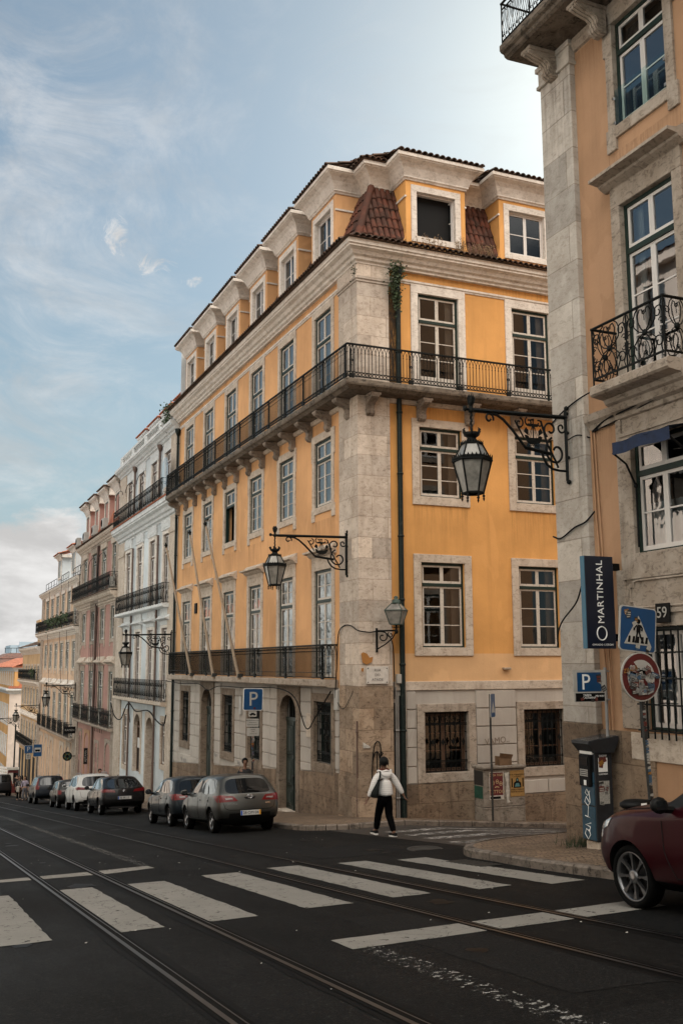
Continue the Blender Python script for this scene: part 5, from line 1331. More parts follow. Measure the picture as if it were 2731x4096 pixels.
# opposite row, seen only in the window panes, standing where the street's other side is
OP = [(-6.6,-40,-12,19,'white_wall'),(-6.6,-12,14,18,'white_wall'),(-6.6,14,38,17,'far_pale'),(-6.6,38,62,15,'white_wall'),(-6.6,62,92,9,'white_wall'),(-6.6,92,130,5,'far_pale')]
ol = ['long white house opposite, uphill of the crossing','white house opposite the right hand corner building','pale stone house opposite the yellow corner building','white house opposite the flagpoles','white house opposite the pink townhouse','pale stone house opposite the foot of the row']
for (x, a, b, zt, mt), lb in zip(OP, ol):
    o = thing('opposite_house', lb, 'building', (x,a,zroad(0,b)-1))
    mb = MB(Matrix(((0,-1,0,x),(1,0,0,0),(0,0,1,0),(0,0,0,1)))); n = int((b-a)/3.6); zb = zroad(0,b)-1
    hs = []
    for i in range(n):
        Y = a+(i+.5)*(b-a)/n
        for f in range(4):
            z = zt-3.2-f*4.0; hs.append((Y-.65,Y+.65,z,z+2.3))
    wall_mb(mb, a, b, zb, zt, hs, .25); mb.box(a,-.4,zt-.4,b,0,zt); mb.build('wall', M[mt], o)
    g = MB(mb.T)
    for h in hs: g.quad((h[0],.2,h[2]),(h[1],.2,h[2]),(h[1],.2,h[3]),(h[0],.2,h[3]))
    g.build('window', M['glass'], o)
    r = MB(); r.quad((x+.5,a,zt),(x+.5,b,zt),(x-5,b,zt+2.5),(x-5,a,zt+2.5)); r.quad((x-5,a,zt+2.5),(x-5,b,zt+2.5),(x-11,b,zt),(x-11,a,zt)); r.build('roof', M['tile_red'], o)
    k = MB(); k.box(x-11,a+.01,zb,x-.35,b-.01,zt-.02); k.build('back_wall', M[mt], o)

cl_ = thing('sky_blocking_house', 'broad unseen house added behind the viewer to block low sky light', 'building', (0,-58,4))  # added house out of view, cuts low light into the street
mb = MB(); hs = [(-34+i*4,-34+i*4+1.3,9+f*4.2,11.4+f*4.2) for i in range(18) for f in range(4)]
mb.T = Matrix(((-1,0,0,0),(0,-1,0,-58),(0,0,1,0),(0,0,0,1))); wall_mb(mb, -38, 38, 3, 26, hs, .25); mb.build('wall', M['stone_grey'], cl_)
g = MB(mb.T)
for h in hs: g.quad((h[0],.2,h[2]),(h[1],.2,h[2]),(h[1],.2,h[3]),(h[0],.2,h[3]))
g.build('window', M['glass'], cl_)
r = MB(); r.quad((-38,-58,26),(38,-58,26),(38,-64,29),(-38,-64,29)); r.build('roof', M['tile'], cl_)
k = MB(); k.box(-38,-70,2,38,-58.4,25.9); k.build('back_wall', M['stone_grey'], cl_)
# ------------------------------------------------------------------ near right building
XR = 10.6; XW = 10.72; YN = 14.86; YS = -22.0
rb = thing('corner_building', 'salmon stuccoed corner building at the right edge with grey pilaster and scrolled iron balconies', 'building', (XR,YN,-3.0))
RC = [12.2-3.45*i for i in range(8)]
hs = []
for Y in RC: hs += [gl(Y,9.19,11.12,.64), gl(Y,4.6,7.73,.64), gl(Y,1.76,3.62,.66), gl(Y,-1.03,.57,.66), gl(Y,12.0,14.6,.64)]
mb = MB(TL(XW)); wall_mb(mb, -YN, -YS, -1.1, 18, hs, .34); mb.build('wall', M['salmon'], rb)
mb = MB(TL(XW-.03)); wall_mb(mb, -YN, -YS, -4.5, -1.5, [], .02); mb.build('wall', M['salmon'], rb)
mb = MB(); mb.quad((XW,YN,-5),(26,YN,-6),(26,YN,18),(XW,YN,18)); mb.quad((26,YN,-6),(26,YS,-6),(26,YS,18),(26,YN,18)); mb.quad((XW,YS,-5),(26,YS,-5),(26,YS,18),(XW,YS,18)); mb.quad((XW-.4,YN+.3,18),(26,YN+.3,18),(26,YS,18),(XW-.4,YS,18)); mb.build('wall', M['salmon'], rb)
mb = MB()
mb.quad((XW+1.1,YS,-3),(XW+1.1,YN-.1,-3),(XW+1.1,YN-.1,18),(XW+1.1,YS,18))
for z in (.9,4.2,8.3,11.6): mb.quad((XW+.1,YS,z),(XW+1.1,YS,z),(XW+1.1,YN-.1,z),(XW+.1,YN-.1,z))
mb.build('interior', M['room'], rb)
# pilaster at the corner with base and cap
mb = MB()
mb.cbox(XR,13.95,-1.0,XW+.3,YN+.02,11.05,.012); mb.cbox(XR-.02,13.93,11.05,XW+.3,YN+.05,11.42,.01); mb.cbox(XR-.05,13.9,11.0,XW+.3,YN+.08,11.07,.008); mb.cbox(XR-.06,13.88,11.36,XW+.3,YN+.1,11.46,.01)
mb.build('pilaster', M['stone_grey'], rb)
mb = MB(); mb.cbox(XR-.012,13.93,-4.4,XW+.3,YN+.035,-1.0,.02); mb.build('pilaster_base', M['stone_dark'], rb)
mb = MB(TL(XW-.06)); mb.box(-13.93,0,-4.4,-12.62,.06,-1.08); mb.build('socle', M['stone_dark'], rb)
for i, Y in enumerate(RC):
    window(rb, *Lw(XW,Y,9.19), 'r4', 1.28, 1.93, .05, .3, 2, sash='white_sash_new', sur=(.19,.24,.22,.42,.05), surm='stone_trim_r', glassm='glass_blue', fw=.06)
    window(rb, *Lw(XW,Y,4.6), 'r3', 1.28, 3.13, .05, .27, 3, sash='white_sash_new', sur=(.22,.34,0,0,.06), surm='stone_trim_r', curtain='side', glassm='glass_blue', fw=.06, hood=(.36,.40,.24))
    window(rb, *Lw(XW,Y,1.76), 'r2', 1.32, 1.86, .05, .3, 2, sash='white_sash_new', sur=(.35,.5,.3,0,.05), surm='stone_trim_r', curtain='half', fw=.06)
    w = window(rb, *Lw(XW,Y,-1.03), 'r1', 1.32, 1.6, .12, .0, 2, sash='white_sash_new', sur=(.5,.95,.0,0,.05), surm='stone_trim_r', curtain='half', fw=.06)
    if i < 3:
        g = MB()
        for k in range(9): x = -.62+k*.155; g.tube([(x,-.12,-.12),(x,-.12,1.6)], .016, 6)
        for z in (0.0,.4,.8,1.2,1.56): g.box(-.68,-.135,z-.012,.68,-.105,z+.012); g.box(-.68,-.12,z-.01,-.66,.0,z+.01); g.box(.66,-.12,z-.01,.68,.0,z+.01)
        inst('grille', g.mesh('grille', M['iron']), w, (0,0,0))
    mb = MB(TL(XW-.07)); mb.cbox(-Y-.95,0,-1.5,-Y+.95,.09,-1.08,.01); mb.build('sill', M['stone'], rb)
    # carved panel between the two lower windows, and frieze panel above the awning
    mb = MB(TL(XW-.05)); frame_mb(mb, -Y-.98, -Y+.98, .78, 1.42, .07, -.035, .0)
    pts = [(-.80,.98),(-.72,.98),(-.70,.90),(-.62,.88),(.62,.88),(.70,.90),(.72,.98),(.80,.98),(.80,1.22),(.72,1.22),(.70,1.30),(.62,1.32),(-.62,1.32),(-.70,1.30),(-.72,1.22),(-.80,1.22)]
    mb.tube([(-Y+a, -.012, b_) for a, b_ in pts], .022, 5, closed=True, sm=False)
    mb.build('carved_panel', M['stone_trim_r'], rb)
    mb = MB(TL(XW-.05)); frame_mb(mb, -Y-.9, -Y+.9, 3.72, 4.08, .06, -.03, .0); mb.build('frieze_panel', M['stone_trim_r'], rb)
# mid balconies, one per bay
def swirl_rail(mb, u0, u1, z0, h, r=.011):
    mb.tube([(u0-.02,0,z0+h),(u1+.02,0,z0+h)], .024, 8); mb.box(u0,-.014,z0+.02,u1,.014,z0+.05)
    k = max(1, round((u1-u0)/.85)); w = (u1-u0)/k
    for i in range(k+1): u = u0+i*w; mb.tube([(u,0,z0-.08),(u,0,z0+h)], .015, 6)
    for i in range(k):
        c = u0+(i+.5)*w; zc = z0+h*.5
        T = lambda L: [(c+a*w, 0, zc+b*h) for a, b in L]
        for s in (1,-1):
            for q in (1,-1):
                # crossing strap, big ring scroll, hooked tips
                mb.tube(T([(0,0),(s*.10,q*.10),(s*.16,q*.22),(s*.18,q*.34),(s*.12,q*.44),(s*.05,q*.42),(s*.04,q*.35)]), r, 5)
                mb.tube(T([(0,0),(s*.16,q*.05),(s*.28,q*.16),(s*.30,q*.30),(s*.24,q*.42),(s*.16,q*.47)]), r, 5)
                mb.tube([(p, 0, z) for p, z in spiral(c+s*w*.36, zc+q*h*.26, w*.13, w*.035, 90*(1-q)+(0 if s > 0 else 180), 90*(1-q)+(0 if s > 0 else 180)+s*q*420, 18)], r, 5)
                mb.tube([(p, 0, z) for p, z in spiral(c+s*w*.43, zc+q*h*.10, w*.06, w*.02, 180 if s > 0 else 0, (180 if s > 0 else 0)-s*q*330, 10)], r*.8, 4)
                mb.tube(T([(s*.46,q*.46),(s*.42,q*.36),(s*.47,q*.22),(s*.46,q*.02)]), r*.9, 5)
            mb.tube(T([(0,s*.22),(0,s*.40)]), r*.8, 4); mb.tube([(p,0,z) for p,z in spiral(c, zc+s*h*.36, .045, .012, 0, 400, 10)], r*.8, 4)
        mb.lathe([(.0,-.03),(.05,-.015),(.055,.01),(.02,.03),(0,.03)], (c,0,zc), 8, M=Matrix.Rotation(PI/2, 4, 'X'))
for i, Y in enumerate(RC[:4]):
    mb = MB(TL(XW)); profile_run(mb, [(.05,4.02),(-.10,4.03),(-.12,4.1),(-.2,4.14),(-.24,4.24),(-.3,4.27),(-.34,4.34),(-.56,4.37),(-.6,4.4),(-.6,4.52),(-.57,4.55),(.05,4.55)], -Y-.93, -Y+.93); bl = mb.build('balcony', M['stone_trim_r'], rb)
    mb = MB(TL(10.16)); swirl_rail(mb, -Y-.86, -Y+.86, 4.62, .90)
    for s in (-.86,.86): mb.T = TR(Y-s); swirl_rail(mb, 10.16, XW-.05, 4.62, .90, .009)
    mb.build('railing', M['iron'], bl)
mb = MB(TL(XW)); profile_run(mb, [(.05,4.0),(-.03,4.02),(-.06,4.1),(-.12,4.16),(-.14,4.28),(.05,4.3)], -13.95, -YS); mb.build('string_course', M['stone_trim_r'], rb)
# top balcony running the length of the front
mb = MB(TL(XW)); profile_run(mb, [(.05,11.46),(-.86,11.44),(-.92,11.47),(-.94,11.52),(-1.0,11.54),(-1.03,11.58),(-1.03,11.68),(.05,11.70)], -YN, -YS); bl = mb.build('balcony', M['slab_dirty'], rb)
mb = MB(TL(9.74)); u0, u1, z0, h = -YN+.03, -9.0, 11.70, .86
mb.tube([(u0-.02,0,z0+h),(u1,0,z0+h)], .024, 6); mb.box(u0,-.012,z0+.05,u1,.012,z0+.075); mb.box(u0,-.012,z0+h-.14,u1,.012,z0+h-.12)
k = int((u1-u0)/.115)
for i in range(k):
    x = u0+i*.115
    mb.tube([(x,0,z0+.07),(x+.03,0,z0+.25),(x-.02,0,z0+.45),(x+.03,0,z0+.62),(x,0,z0+h-.13)], .008, 4)
    mb.tube([(x+.115,0,z0+.07),(x+.04,0,z0+.42),(x+.115,0,z0+h-.13)], .008, 4)
    mb.tube([(p,0,z) for p,z in spiral(x+.05, z0+.16, .035, .01, 0, 360, 7)], .007, 4); mb.tube([(p,0,z) for p,z in spiral(x+.05, z0+h-.21, .035, .01, 0, 360, 7)], .007, 4)
    if i % 8 == 0: mb.tube([(x,0,z0),(x,0,z0+h)], .016, 6)
mb.T = TR(YN-.03); mb.tube([(9.72,0,z0+h),(XW,0,z0+h)], .02, 6); mb.box(9.74,-.012,z0+.05,XW,.012,z0+.075)
for i in range(8): x = 9.76+i*.12; mb.tube([(x,0,z0),(x+.03,0,z0+.3),(x-.02,0,z0+.6),(x,0,z0+h)], .008, 4)
mb.build('railing', M['iron'], bl)
for Y in (14.42,12.98,11.4,9.6):
    mb = MB(TL(XR)); corbel_mb(mb, -Y, 11.44, .62, .5, .24); mb.build('bracket', M['stone_trim_r'], bl)
mb = MB(TL(XW)); profile_run(mb, [(.02,11.22),(-.05,11.24),(-.1,11.34),(-.1,11.46),(.02,11.46)], -13.9, -YS); mb.build('moulding', M['stone_trim_r'], bl)
# glass guard of the top window
mb = MB(TL(XW)); mb.quad((-12.9,-.03,9.1),(-11.54,-.03,9.1),(-11.54,-.03,9.85),(-12.9,-.03,9.85))
mb.build('glass_guard', glass('guard_glass', (.75,.9,.88), 1.35, 0), rb)
mb = MB(TL(XW))
for u in (-12.86,-11.58):
    for z in (9.25,9.7): mb.cbox(u-.03,-.05,z-.03,u+.03,0,z+.03,.006)
mb.build('glass_clamp', M['galv'], rb)
# cables and conduits on the front
mb = MB()
mb.tube(spl([(XW-.02,13.9,4.05),(XW-.03,13.86,3.6),(XW-.03,13.84,2.6),(XW-.03,13.8,1.9),(XW-.06,13.75,.6),(XW-.05,13.72,-.5),(XW-.04,13.7,-1.1)]), .02, 5)
mb.tube(spl([(XW-.02,13.8,4.0),(XW-.03,13.76,3.0),(XW-.04,13.7,2.0),(XW-.05,13.64,.4),(XW-.04,13.62,-1.1)]), .017, 5)
mb.build('conduit', M['salmon'], rb)
mb = MB()
mb.tube(spl([(XR-.02,14.9,4.35),(XR-.03,14.5,4.5),(XR-.03,14.0,4.62),(XW-.18,13.4,4.66),(XW-.2,13.1,4.68)]), .014, 5)
mb.tube(spl([(XR-.02,14.95,2.28),(XR-.03,14.7,2.22),(XR-.03,14.3,2.36),(XR-.03,13.98,2.42),(XW-.03,13.86,2.6)]), .016, 5)
mb.tube(spl([(XW-.04,13.8,4.0),(XW-.06,13.4,4.12),(XW-.16,12.8,4.12),(XW-.16,11.8,4.2),(XW-.14,10,4.3)]), .02, 5); mb.tube(spl([(XW-.05,13.8,3.98),(XW-.06,13.0,4.05),(XW-.16,11.9,4.14),(XW-.14,10,4.2)]), .014, 5)
mb.tube(spl([(10.0,13.4,1.25),(10.1,13.7,1.0),(10.4,14.5,.75),(XR-.02,14.9,.55),(XR-.01,14.95,.3)]), .014, 5)
mb.tube(spl([(XR-.03,14.4,3.95),(XR-.03,14.1,3.98),(XW-.03,13.9,3.9)]), .012, 5)
mb.build('cable', M['cable'], rb)
# blue awning over the low window
aw = thing('window_awning', 'small navy blue cloth awning over the low window above number 59', 'awning', (XW,12.2,3.4))
mb = MB()
mb.grid(lambda a, b: (XW-.02-.50*b, 12.72-1.32*a, 3.62-.10*b-.03*math.sin(PI*a)*b), 12, 4)
mb.grid(lambda a, b: (XW-.52-.01*math.sin(a*18), 12.72-1.32*a, 3.52-.20*b-.015*math.sin(a*9)), 24, 3)
mb.add([(XW-.02,12.72,3.62),(XW-.52,12.72,3.52),(XW-.52,12.72,3.32)], [(0,1,2)])
mb.build('canopy', simple('navy_canvas', (.008,.018,.05), .85, 0, .25, 12, .2), aw)
mb = MB()
for Y in (12.74,11.42): mb.tube([(XW-.06,Y,2.85),(XW-.24,Y,3.2),(XW-.50,Y,3.36)], .018, 6); mb.tube([(XW-.06,Y,1.85),(XW-.06,Y,2.9)], .016, 6); mb.lathe([(.0,-.05),(.035,-.02),(.035,.02),(0,.05)], (XW-.06,Y,2.85), 8)
mb.build('arm', M['black'], aw)
# house number
hn = MB(TL(XW-.13)); hn.cbox(-12.36,0,.62,-12.04,.03,.92,.008); o = hn.build('number_plate', M['black']); tag(o, 'small dark tile reading 59 on the stone above the barred window', 'house number')
t = MB(); put_text(t, '59', .24, TL(XW-.14) @ Matrix.Translation((-12.2,0,.77)), 0, .003); t.build('lettering', M['offwhite'], o)

# windows of its side front on the cross street (seen in the panes opposite)
for X in (13.6,17.1,20.6):
    for z, h in ((.6,2.4),(4.7,2.9),(9.1,2.4)): window(rb, (X,YN+.03,z), PI, 'rs', 1.3, h, -.02, .27, 3, sash='white_sash_new', sur=(.22,.25,.22,0,.06), surm='stone_trim_r')
mb = MB(Matrix(((-1,0,0,0),(0,-1,0,YN),(0,0,1,0),(0,0,0,1)))); profile_run(mb, [(.0,4.4),(-.6,4.42),(-.6,4.55),(0,4.57)], -22, -12.4); bl = mb.build('balcony', M['stone_trim_r'], rb)
mb.T = Matrix(((-1,0,0,0),(0,-1,0,YN+.56),(0,0,1,0),(0,0,0,1))); mb2 = MB(mb.T); scroll_rail(mb2, -22, -12.4, 4.57, .95, .55, n=3); mb2.build('railing', M['iron'], bl)

grime(rb, TL(XW), [(-Y-.9,-Y+.9,8.75,.9) for Y in RC[:3]]+[(-13.9,YS*-1,11.2,.8),(-13.9,-YS,4.0,.8)])
grime(rb, TL(XR), [(-14.8,-14.0,11.0,2.6),(-14.8,-14.0,4.4,2.0)])
# ------------------------------------------------------------------ street lamps on wrought brackets
LMESH = {}
def hexring(r, z, off=0): return [(r*math.cos(PI/3*k+off), r*math.sin(PI/3*k+off), z) for k in range(6)]
def lamp_meshes():
    n6 = 6; O = PI/6
    # lantern glass
    g = MB()
    def band(r0, z0, r1, z1, mb=g, mi=0):
        a, b = hexring(r0, z0, O), hexring(r1, z1, O)
        mb.add(a+b, [(k, (k+1) % 6, 6+(k+1) % 6, 6+k) for k in range(6)], mi)
    band(.175,-1.44,.315,-.90); band(.285,-.84,.165,-.60)
    f = MB()
    for r0, z0, r1, z1, w in ((.18,-1.44,.325,-.90,.017),(.295,-.84,.175,-.60,.014)):
        for p, q in zip(hexring(r0, z0, O), hexring(r1, z1, O)): f.tube([p, q], w, 5)
    def ring(r, z, w): f.tube(hexring(r, z, O), w, 5, closed=True, sm=False)
    ring(.18,-1.45,.022); ring(.33,-.895,.024); ring(.33,-.86,.02); ring(.30,-.84,.018); ring(.18,-.595,.02)
    for r, z, hgt, per in ((.345,-.87,.075,5),(.19,-.60,.055,4)):
        c = hexring(r, z, O)
        for k in range(6):
            a, b = Vector(c[k]), Vector(c[(k+1) % 6]); out = ((a+b)/2); out.z = 0; out.normalize()
            for j in range(per):
                p, q = a.lerp(b, j/per), a.lerp(b, (j+1)/per); m = (p+q)/2+out*.02+Vector((0,0,hgt))
                f.add([p, q, m, p-out*.012, q-out*.012], [(0,1,2),(3,2,4),(0,2,3),(1,4,2)])
    for p in hexring(.18,-1.45,O): f.lathe([(.012,0),(.012,-.03),(.03,-.05),(.012,-.075),(.022,-.1),(.004,-.14)], p, 6)
    f.lathe([(.17,-.60),(.15,-.57),(.09,-.53),(.075,-.5),(.085,-.48),(.12,-.46),(.135,-.40),(.13,-.40),(.05,-.44),(.02,-.38)], (0,0,0), 12)
    for k in range(6):
        a = PI/3*k; f.tube([(.12*math.cos(a),.12*math.sin(a),-.44),(.16*math.cos(a),.16*math.sin(a),-.36),(.13*math.cos(a),.13*math.sin(a),-.33)], [.025,.022,.01], 5)
    f.tube([(.008*math.cos(t*1.3),.008*math.sin(t*1.3),-.42+t*.02) for t in range(19)], .021, 5)
    f.lathe([(.0,-.06),(.045,-.04),(.05,.0),(.035,.04),(.03,.08),(.05,.1),(.055,.14),(.05,.2),(.03,.25),(.0,.24)], (0,0,0), 10)
    for k in range(5):
        a = 2*PI*k/5; f.tube([(.045*math.cos(a),.045*math.sin(a),.12),(.06*math.cos(a),.06*math.sin(a),.2),(.03*math.cos(a),.03*math.sin(a),.28)], [.015,.02,.004], 4)
    LMESH['lantern'] = f.mesh('lantern', M['iron']); LMESH['glass'] = g.mesh('lamp_glass', M['lamp_glass'])
    # bracket: x runs from the wall (0) to the lantern (L)
    L = 2.2; b = MB(); T = lambda P: [(x, 0, z) for x, z in P]
    b.bar((0,0,.03),(L,0,-.02),.055); b.bar((.03,0,.16),(.03,0,-1.12),.055)
    b.lathe([(0,-.05),(.04,-.02),(.04,.03),(0,.06)], (L+.13,0,-.01), 8); b.bar((L,0,-.02),(L+.13,0,-.01),.035)
    for z in (.2,-1.14): b.lathe([(0,-.05),(.045,-.02),(.045,.02),(0,.05)], (0,0,z), 8)
    for z in (.1,-.25,-.7): b.lathe([(0,-.04),(.04,-.015),(.04,.015),(0,.04)], (0,0,z), 6)
    b.tube(T(spiral(1.80,-.13,.035,.10,200,560,14)[::1]), .02, 6)
    b.tube(T([(1.75,-.04),(1.62,-.06),(1.48,-.13),(1.3,-.28),(1.12,-.46),(1.02,-.56),(.98,-.60)]), .026, 6)
    b.bar((1.0,0,-.585),(.42,0,-.66),.05)
    b.tube(T([(.62,-.63),(.58,-.75),(.50,-.86),(.38,-.93),(.22,-.95),(.03,-.95)]), .024, 6)
    b.tube(T([(.62,-.08),(.56,-.25),(.5,-.45),(.4,-.62),(.3,-.78),(.24,-.9)]), .02, 6)
    b.tube(T(spiral(.28,-.62,.27,.06,70,-330,26)), .022, 6); b.tube(T(spiral(.40,-.22,.16,.04,-60,320,20)), .02, 6); b.tube(T(spiral(.14,-.17,.10,.03,200,560,14)), .018, 6)
    b.tube(T(spiral(1.12,-.16,.10,.03,100,480,14)), .016, 5); b.tube(T(spiral(.90,-.12,.09,.03,60,-300,14)), .015, 5); b.tube(T(spiral(.66,-.14,.07,.02,60,400,12)), .014, 5)
    b.tube(T([(1.22,-.12),(1.1,-.3),(1.02,-.42)]), .016, 5)
    # ship emblem
    hull = [(1.0,-.36),(.95,-.48),(.86,-.52),(.74,-.52),(.66,-.49),(.60,-.38),(.66,-.36),(.70,-.40),(.90,-.41),(.94,-.37)]
    b.prism(hull, -.012, .012, 'y'); b.bar((.8,0,-.42),(.8,0,-.1),.02)
    for dx in (-.12,-.07,.07,.12): b.tube([(.8+dx,0,-.4),(.8,0,-.14)], .006, 4)
    b.prism([(.70,-.2),(.90,-.2),(.93,-.15),(.67,-.15)], -.008, .008, 'y'); b.prism([(.78,-.1),(.90,-.08),(.78,-.05)], -.006, .006, 'y')
    for s in (-1,1): b.prism([(.8+s*.12,-.36),(.8+s*.22,-.30),(.8+s*.17,-.22),(.8+s*.12,-.27)], -.008, .008, 'y')
    for k in range(7): b.tube([(.66+k*.045+.03*math.cos(PI-t*PI/4),0,-.56+.03*math.sin(t*PI/4)) for t in range(5)], .007, 4)
    LMESH['bracket'] = b.mesh('bracket', M['iron'])
lamp_meshes()
def wall_lamp(x, y, z, label, L=2.2, rz=PI):
    r = thing('street_lamp', label, 'street lamp', (x,y,z), rz, 'hanging lanterns on wrought iron brackets')
    o = bpy.data.objects.new('bracket', LMESH['bracket']); COL.objects.link(o); o.parent = r; o.scale = (L/2.2,1,1)
    l = bpy.data.objects.new('lantern', LMESH['lantern']); COL.objects.link(l); l.parent = r; l.location = (L,0,-.02)
    g = bpy.data.objects.new('lamp_glass', LMESH['glass']); COL.objects.link(g); g.parent = l
    return r
wall_lamp(10.56, 14.39, 4.33, 'large black lantern hanging from the grey pilaster of the right hand building', 1.97)
wall_lamp(11.88, 27.27, 3.76, 'black lantern hanging from the corner pilaster of the yellow building', 2.3)
wall_lamp(11.88, 49.1, 1.49, 'black lantern hanging in front of the white townhouse', 2.27)
wall_lamp(11.88, 79.75, -1.5, 'black lantern hanging in front of the cream townhouse', 2.2)
wall_lamp(11.88, 102.3, -3.82, 'black lantern hanging in front of the ochre townhouse', 2.2)
wall_lamp(11.88, 121.2, -5.9, 'farthest black lantern, at the end of the row beside a green post', 2.6)
# small wall lantern with a curled arm
sl_ = thing('wall_lantern', 'small square lantern on a curly bracket above the street name plaque', 'street lamp', (12.43,26.46,.95), -PI/4)
b = MB(); T = lambda P: [(x, 0, z) for x, z in P]
b.bar((.02,0,.1),(.02,0,-.6),.05); b.bar((0,0,.02),(.64,0,.02),.035); b.tube(T(spiral(.2,-.16,.16,.04,80,-300,18)), .018, 5); b.tube(T(spiral(.44,-.1,.09,.03,120,460,14)), .015, 5)
b.tube(T([(.62,0),(.5,-.2),(.3,-.36),(.05,-.5)]), .02, 5); b.lathe([(0,-.09),(.05,-.05),(.06,0),(.03,.05),(.03,.16),(.06,.18)], (.62,0,0), 8)
for k in range(4):
    a = PI/4+k*PI/2; b.tube([(.62+.03*math.cos(a),.03*math.sin(a),.12),(.62+.13*math.cos(a),.13*math.sin(a),.1),(.62+.16*math.cos(a),.16*math.sin(a),.2)], .01, 4)
b.build('bracket', M['iron'], sl_, (0,0,0))
f = MB(); g = MB()
def sq(r, z): return [(.62+r*math.cos(PI/4+k*PI/2), r*math.sin(PI/4+k*PI/2), z) for k in range(4)]
for p, q in zip(sq(.21,.2), sq(.37,.6)): f.bar(p, q, .02)
for p, q in zip(sq(.37,.6), sq(.15,.80)): f.bar(p, q, .02)
for r, z in ((.21,.2),(.375,.6),(.15,.8)): f.tube(sq(r,z), .018, 4, closed=True, sm=False)
for r, z in ((.205,.2),(.365,.6)): pass
a_, b_ = sq(.205,.2), sq(.362,.6); g.add(a_+b_, [(k,(k+1)%4,4+(k+1)%4,4+k) for k in range(4)]); a_, b_ = sq(.362,.6), sq(.15,.8); g.add(a_+b_, [(k,(k+1)%4,4+(k+1)%4,4+k) for k in range(4)])
f.lathe([(.16,.8),(.12,.84),(.13,.88),(.09,.92),(.05,.93),(.07,.98),(.03,1.02),(0,1.02)], (.62,0,0), 10)
l = f.build('lantern', simple('verdigris_iron', (.035,.06,.05), .6, .2, .4, 20), sl_, (0,0,0)); g.build('lamp_glass', M['lamp_glass'], l, (0,0,0))
# green lamp post at the end of the row
mb = MB(); z = zroad(0,118)+PAVE; mb.lathe([(.2,z),(.2,z+.5),(.12,z+.7),(.09,z+1.5),(.075,z+7.2),(.05,z+7.3)], (11.2,118,0), 10); mb.lathe([(.12,z+1.5),(.15,z+1.55),(.12,z+1.6)], (11.2,118,0), 10)
tag(mb.build('lamp_post', M['pipe_green']), 'tall dark green post standing at the far end of the pavement', 'post')
# ------------------------------------------------------------------ cars
def paint(name, col, metal=.0, rough=.28, coat=.22):
    m, nt, b = newmat(name)
    p = coords(nt, True)
    c = mixc(nt, ramp(nt, noise(nt, p, 260, 2, .5), [(.4, 0), (.7, 1)]), col, [min(1, x*1.25+.002) for x in col])
    d = noise(nt, p, 2.5, 6, .7)
    sx = nt.nodes.new('ShaderNodeSeparateXYZ'); nt.links.new(nt.nodes.new('ShaderNodeTexCoord').outputs['Object'], sx.inputs[0])
    mr = nt.nodes.new('ShaderNodeMapRange'); nt.links.new(sx.outputs[2], mr.inputs[0]); mr.inputs[1].default_value = .15; mr.inputs[2].default_value = .6; mr.inputs[3].default_value = .30; mr.inputs[4].default_value = .0
    mu = node(nt, 'ShaderNodeMath', operation='MULTIPLY'); nt.links.new(d, mu.inputs[0]); nt.links.new(mr.outputs[0], mu.inputs[1])
    c = mixc(nt, mu.outputs[0], c, (.03,.026,.022))
    nt.links.new(c, b.inputs['Base Color']); b.inputs['Metallic'].default_value = metal
    nt.links.new(ramp(nt, d, [(.3, rough), (.8, min(1, rough+.2))]), b.inputs['Roughness'])
    b.inputs['Coat Weight'].default_value = coat; b.inputs['Specular IOR Level'].default_value = .12; b.inputs['Coat IOR'].default_value = 1.4; b.inputs['Coat Roughness'].default_value = .025
    return m
M['car_glass'] = glass('car_glass', ior=1.5, wob=0, see=False, back=(.006,.0065,.007))
M['rubber'] = simple('tyre_rubber', (.0022,.0022,.0022), .85, 0, .3, 20, obj=True, spec=.1)
M['plastic'] = simple('black_plastic', (.003,.003,.003), .55, 0, .2, 20, obj=True, spec=.2)
M['alloy'] = simple('alloy_rim', (.17,.17,.175), .3, .85, .1, 8, obj=True)
M['chrome'] = simple('chrome', (.55,.55,.56), .12, 1, .05)
M['tail_red'] = simple('tail_lamp_red', (.10,.003,.004), .3, 0, .4, 14, obj=True, coat=.15, spec=.2)
M['lens'] = simple('clear_lens', (.42,.45,.48), .08, .3, .4, 14, obj=True, coat=1)
M['reverse_lens'] = simple('pale_lens', (.17,.13,.125), .25, 0, .3, 20, obj=True)
M['plate'] = simple('plate_white', (.38,.38,.365), .4, 0, .05)
M['plate_blue'] = simple('plate_blue', (.01,.06,.3), .4); M['plate_yellow'] = simple('plate_yellow', (.55,.25,.02), .4)
M['ink'] = simple('black_ink', (.005,.005,.005), .6, spec=.1)
WM = {}
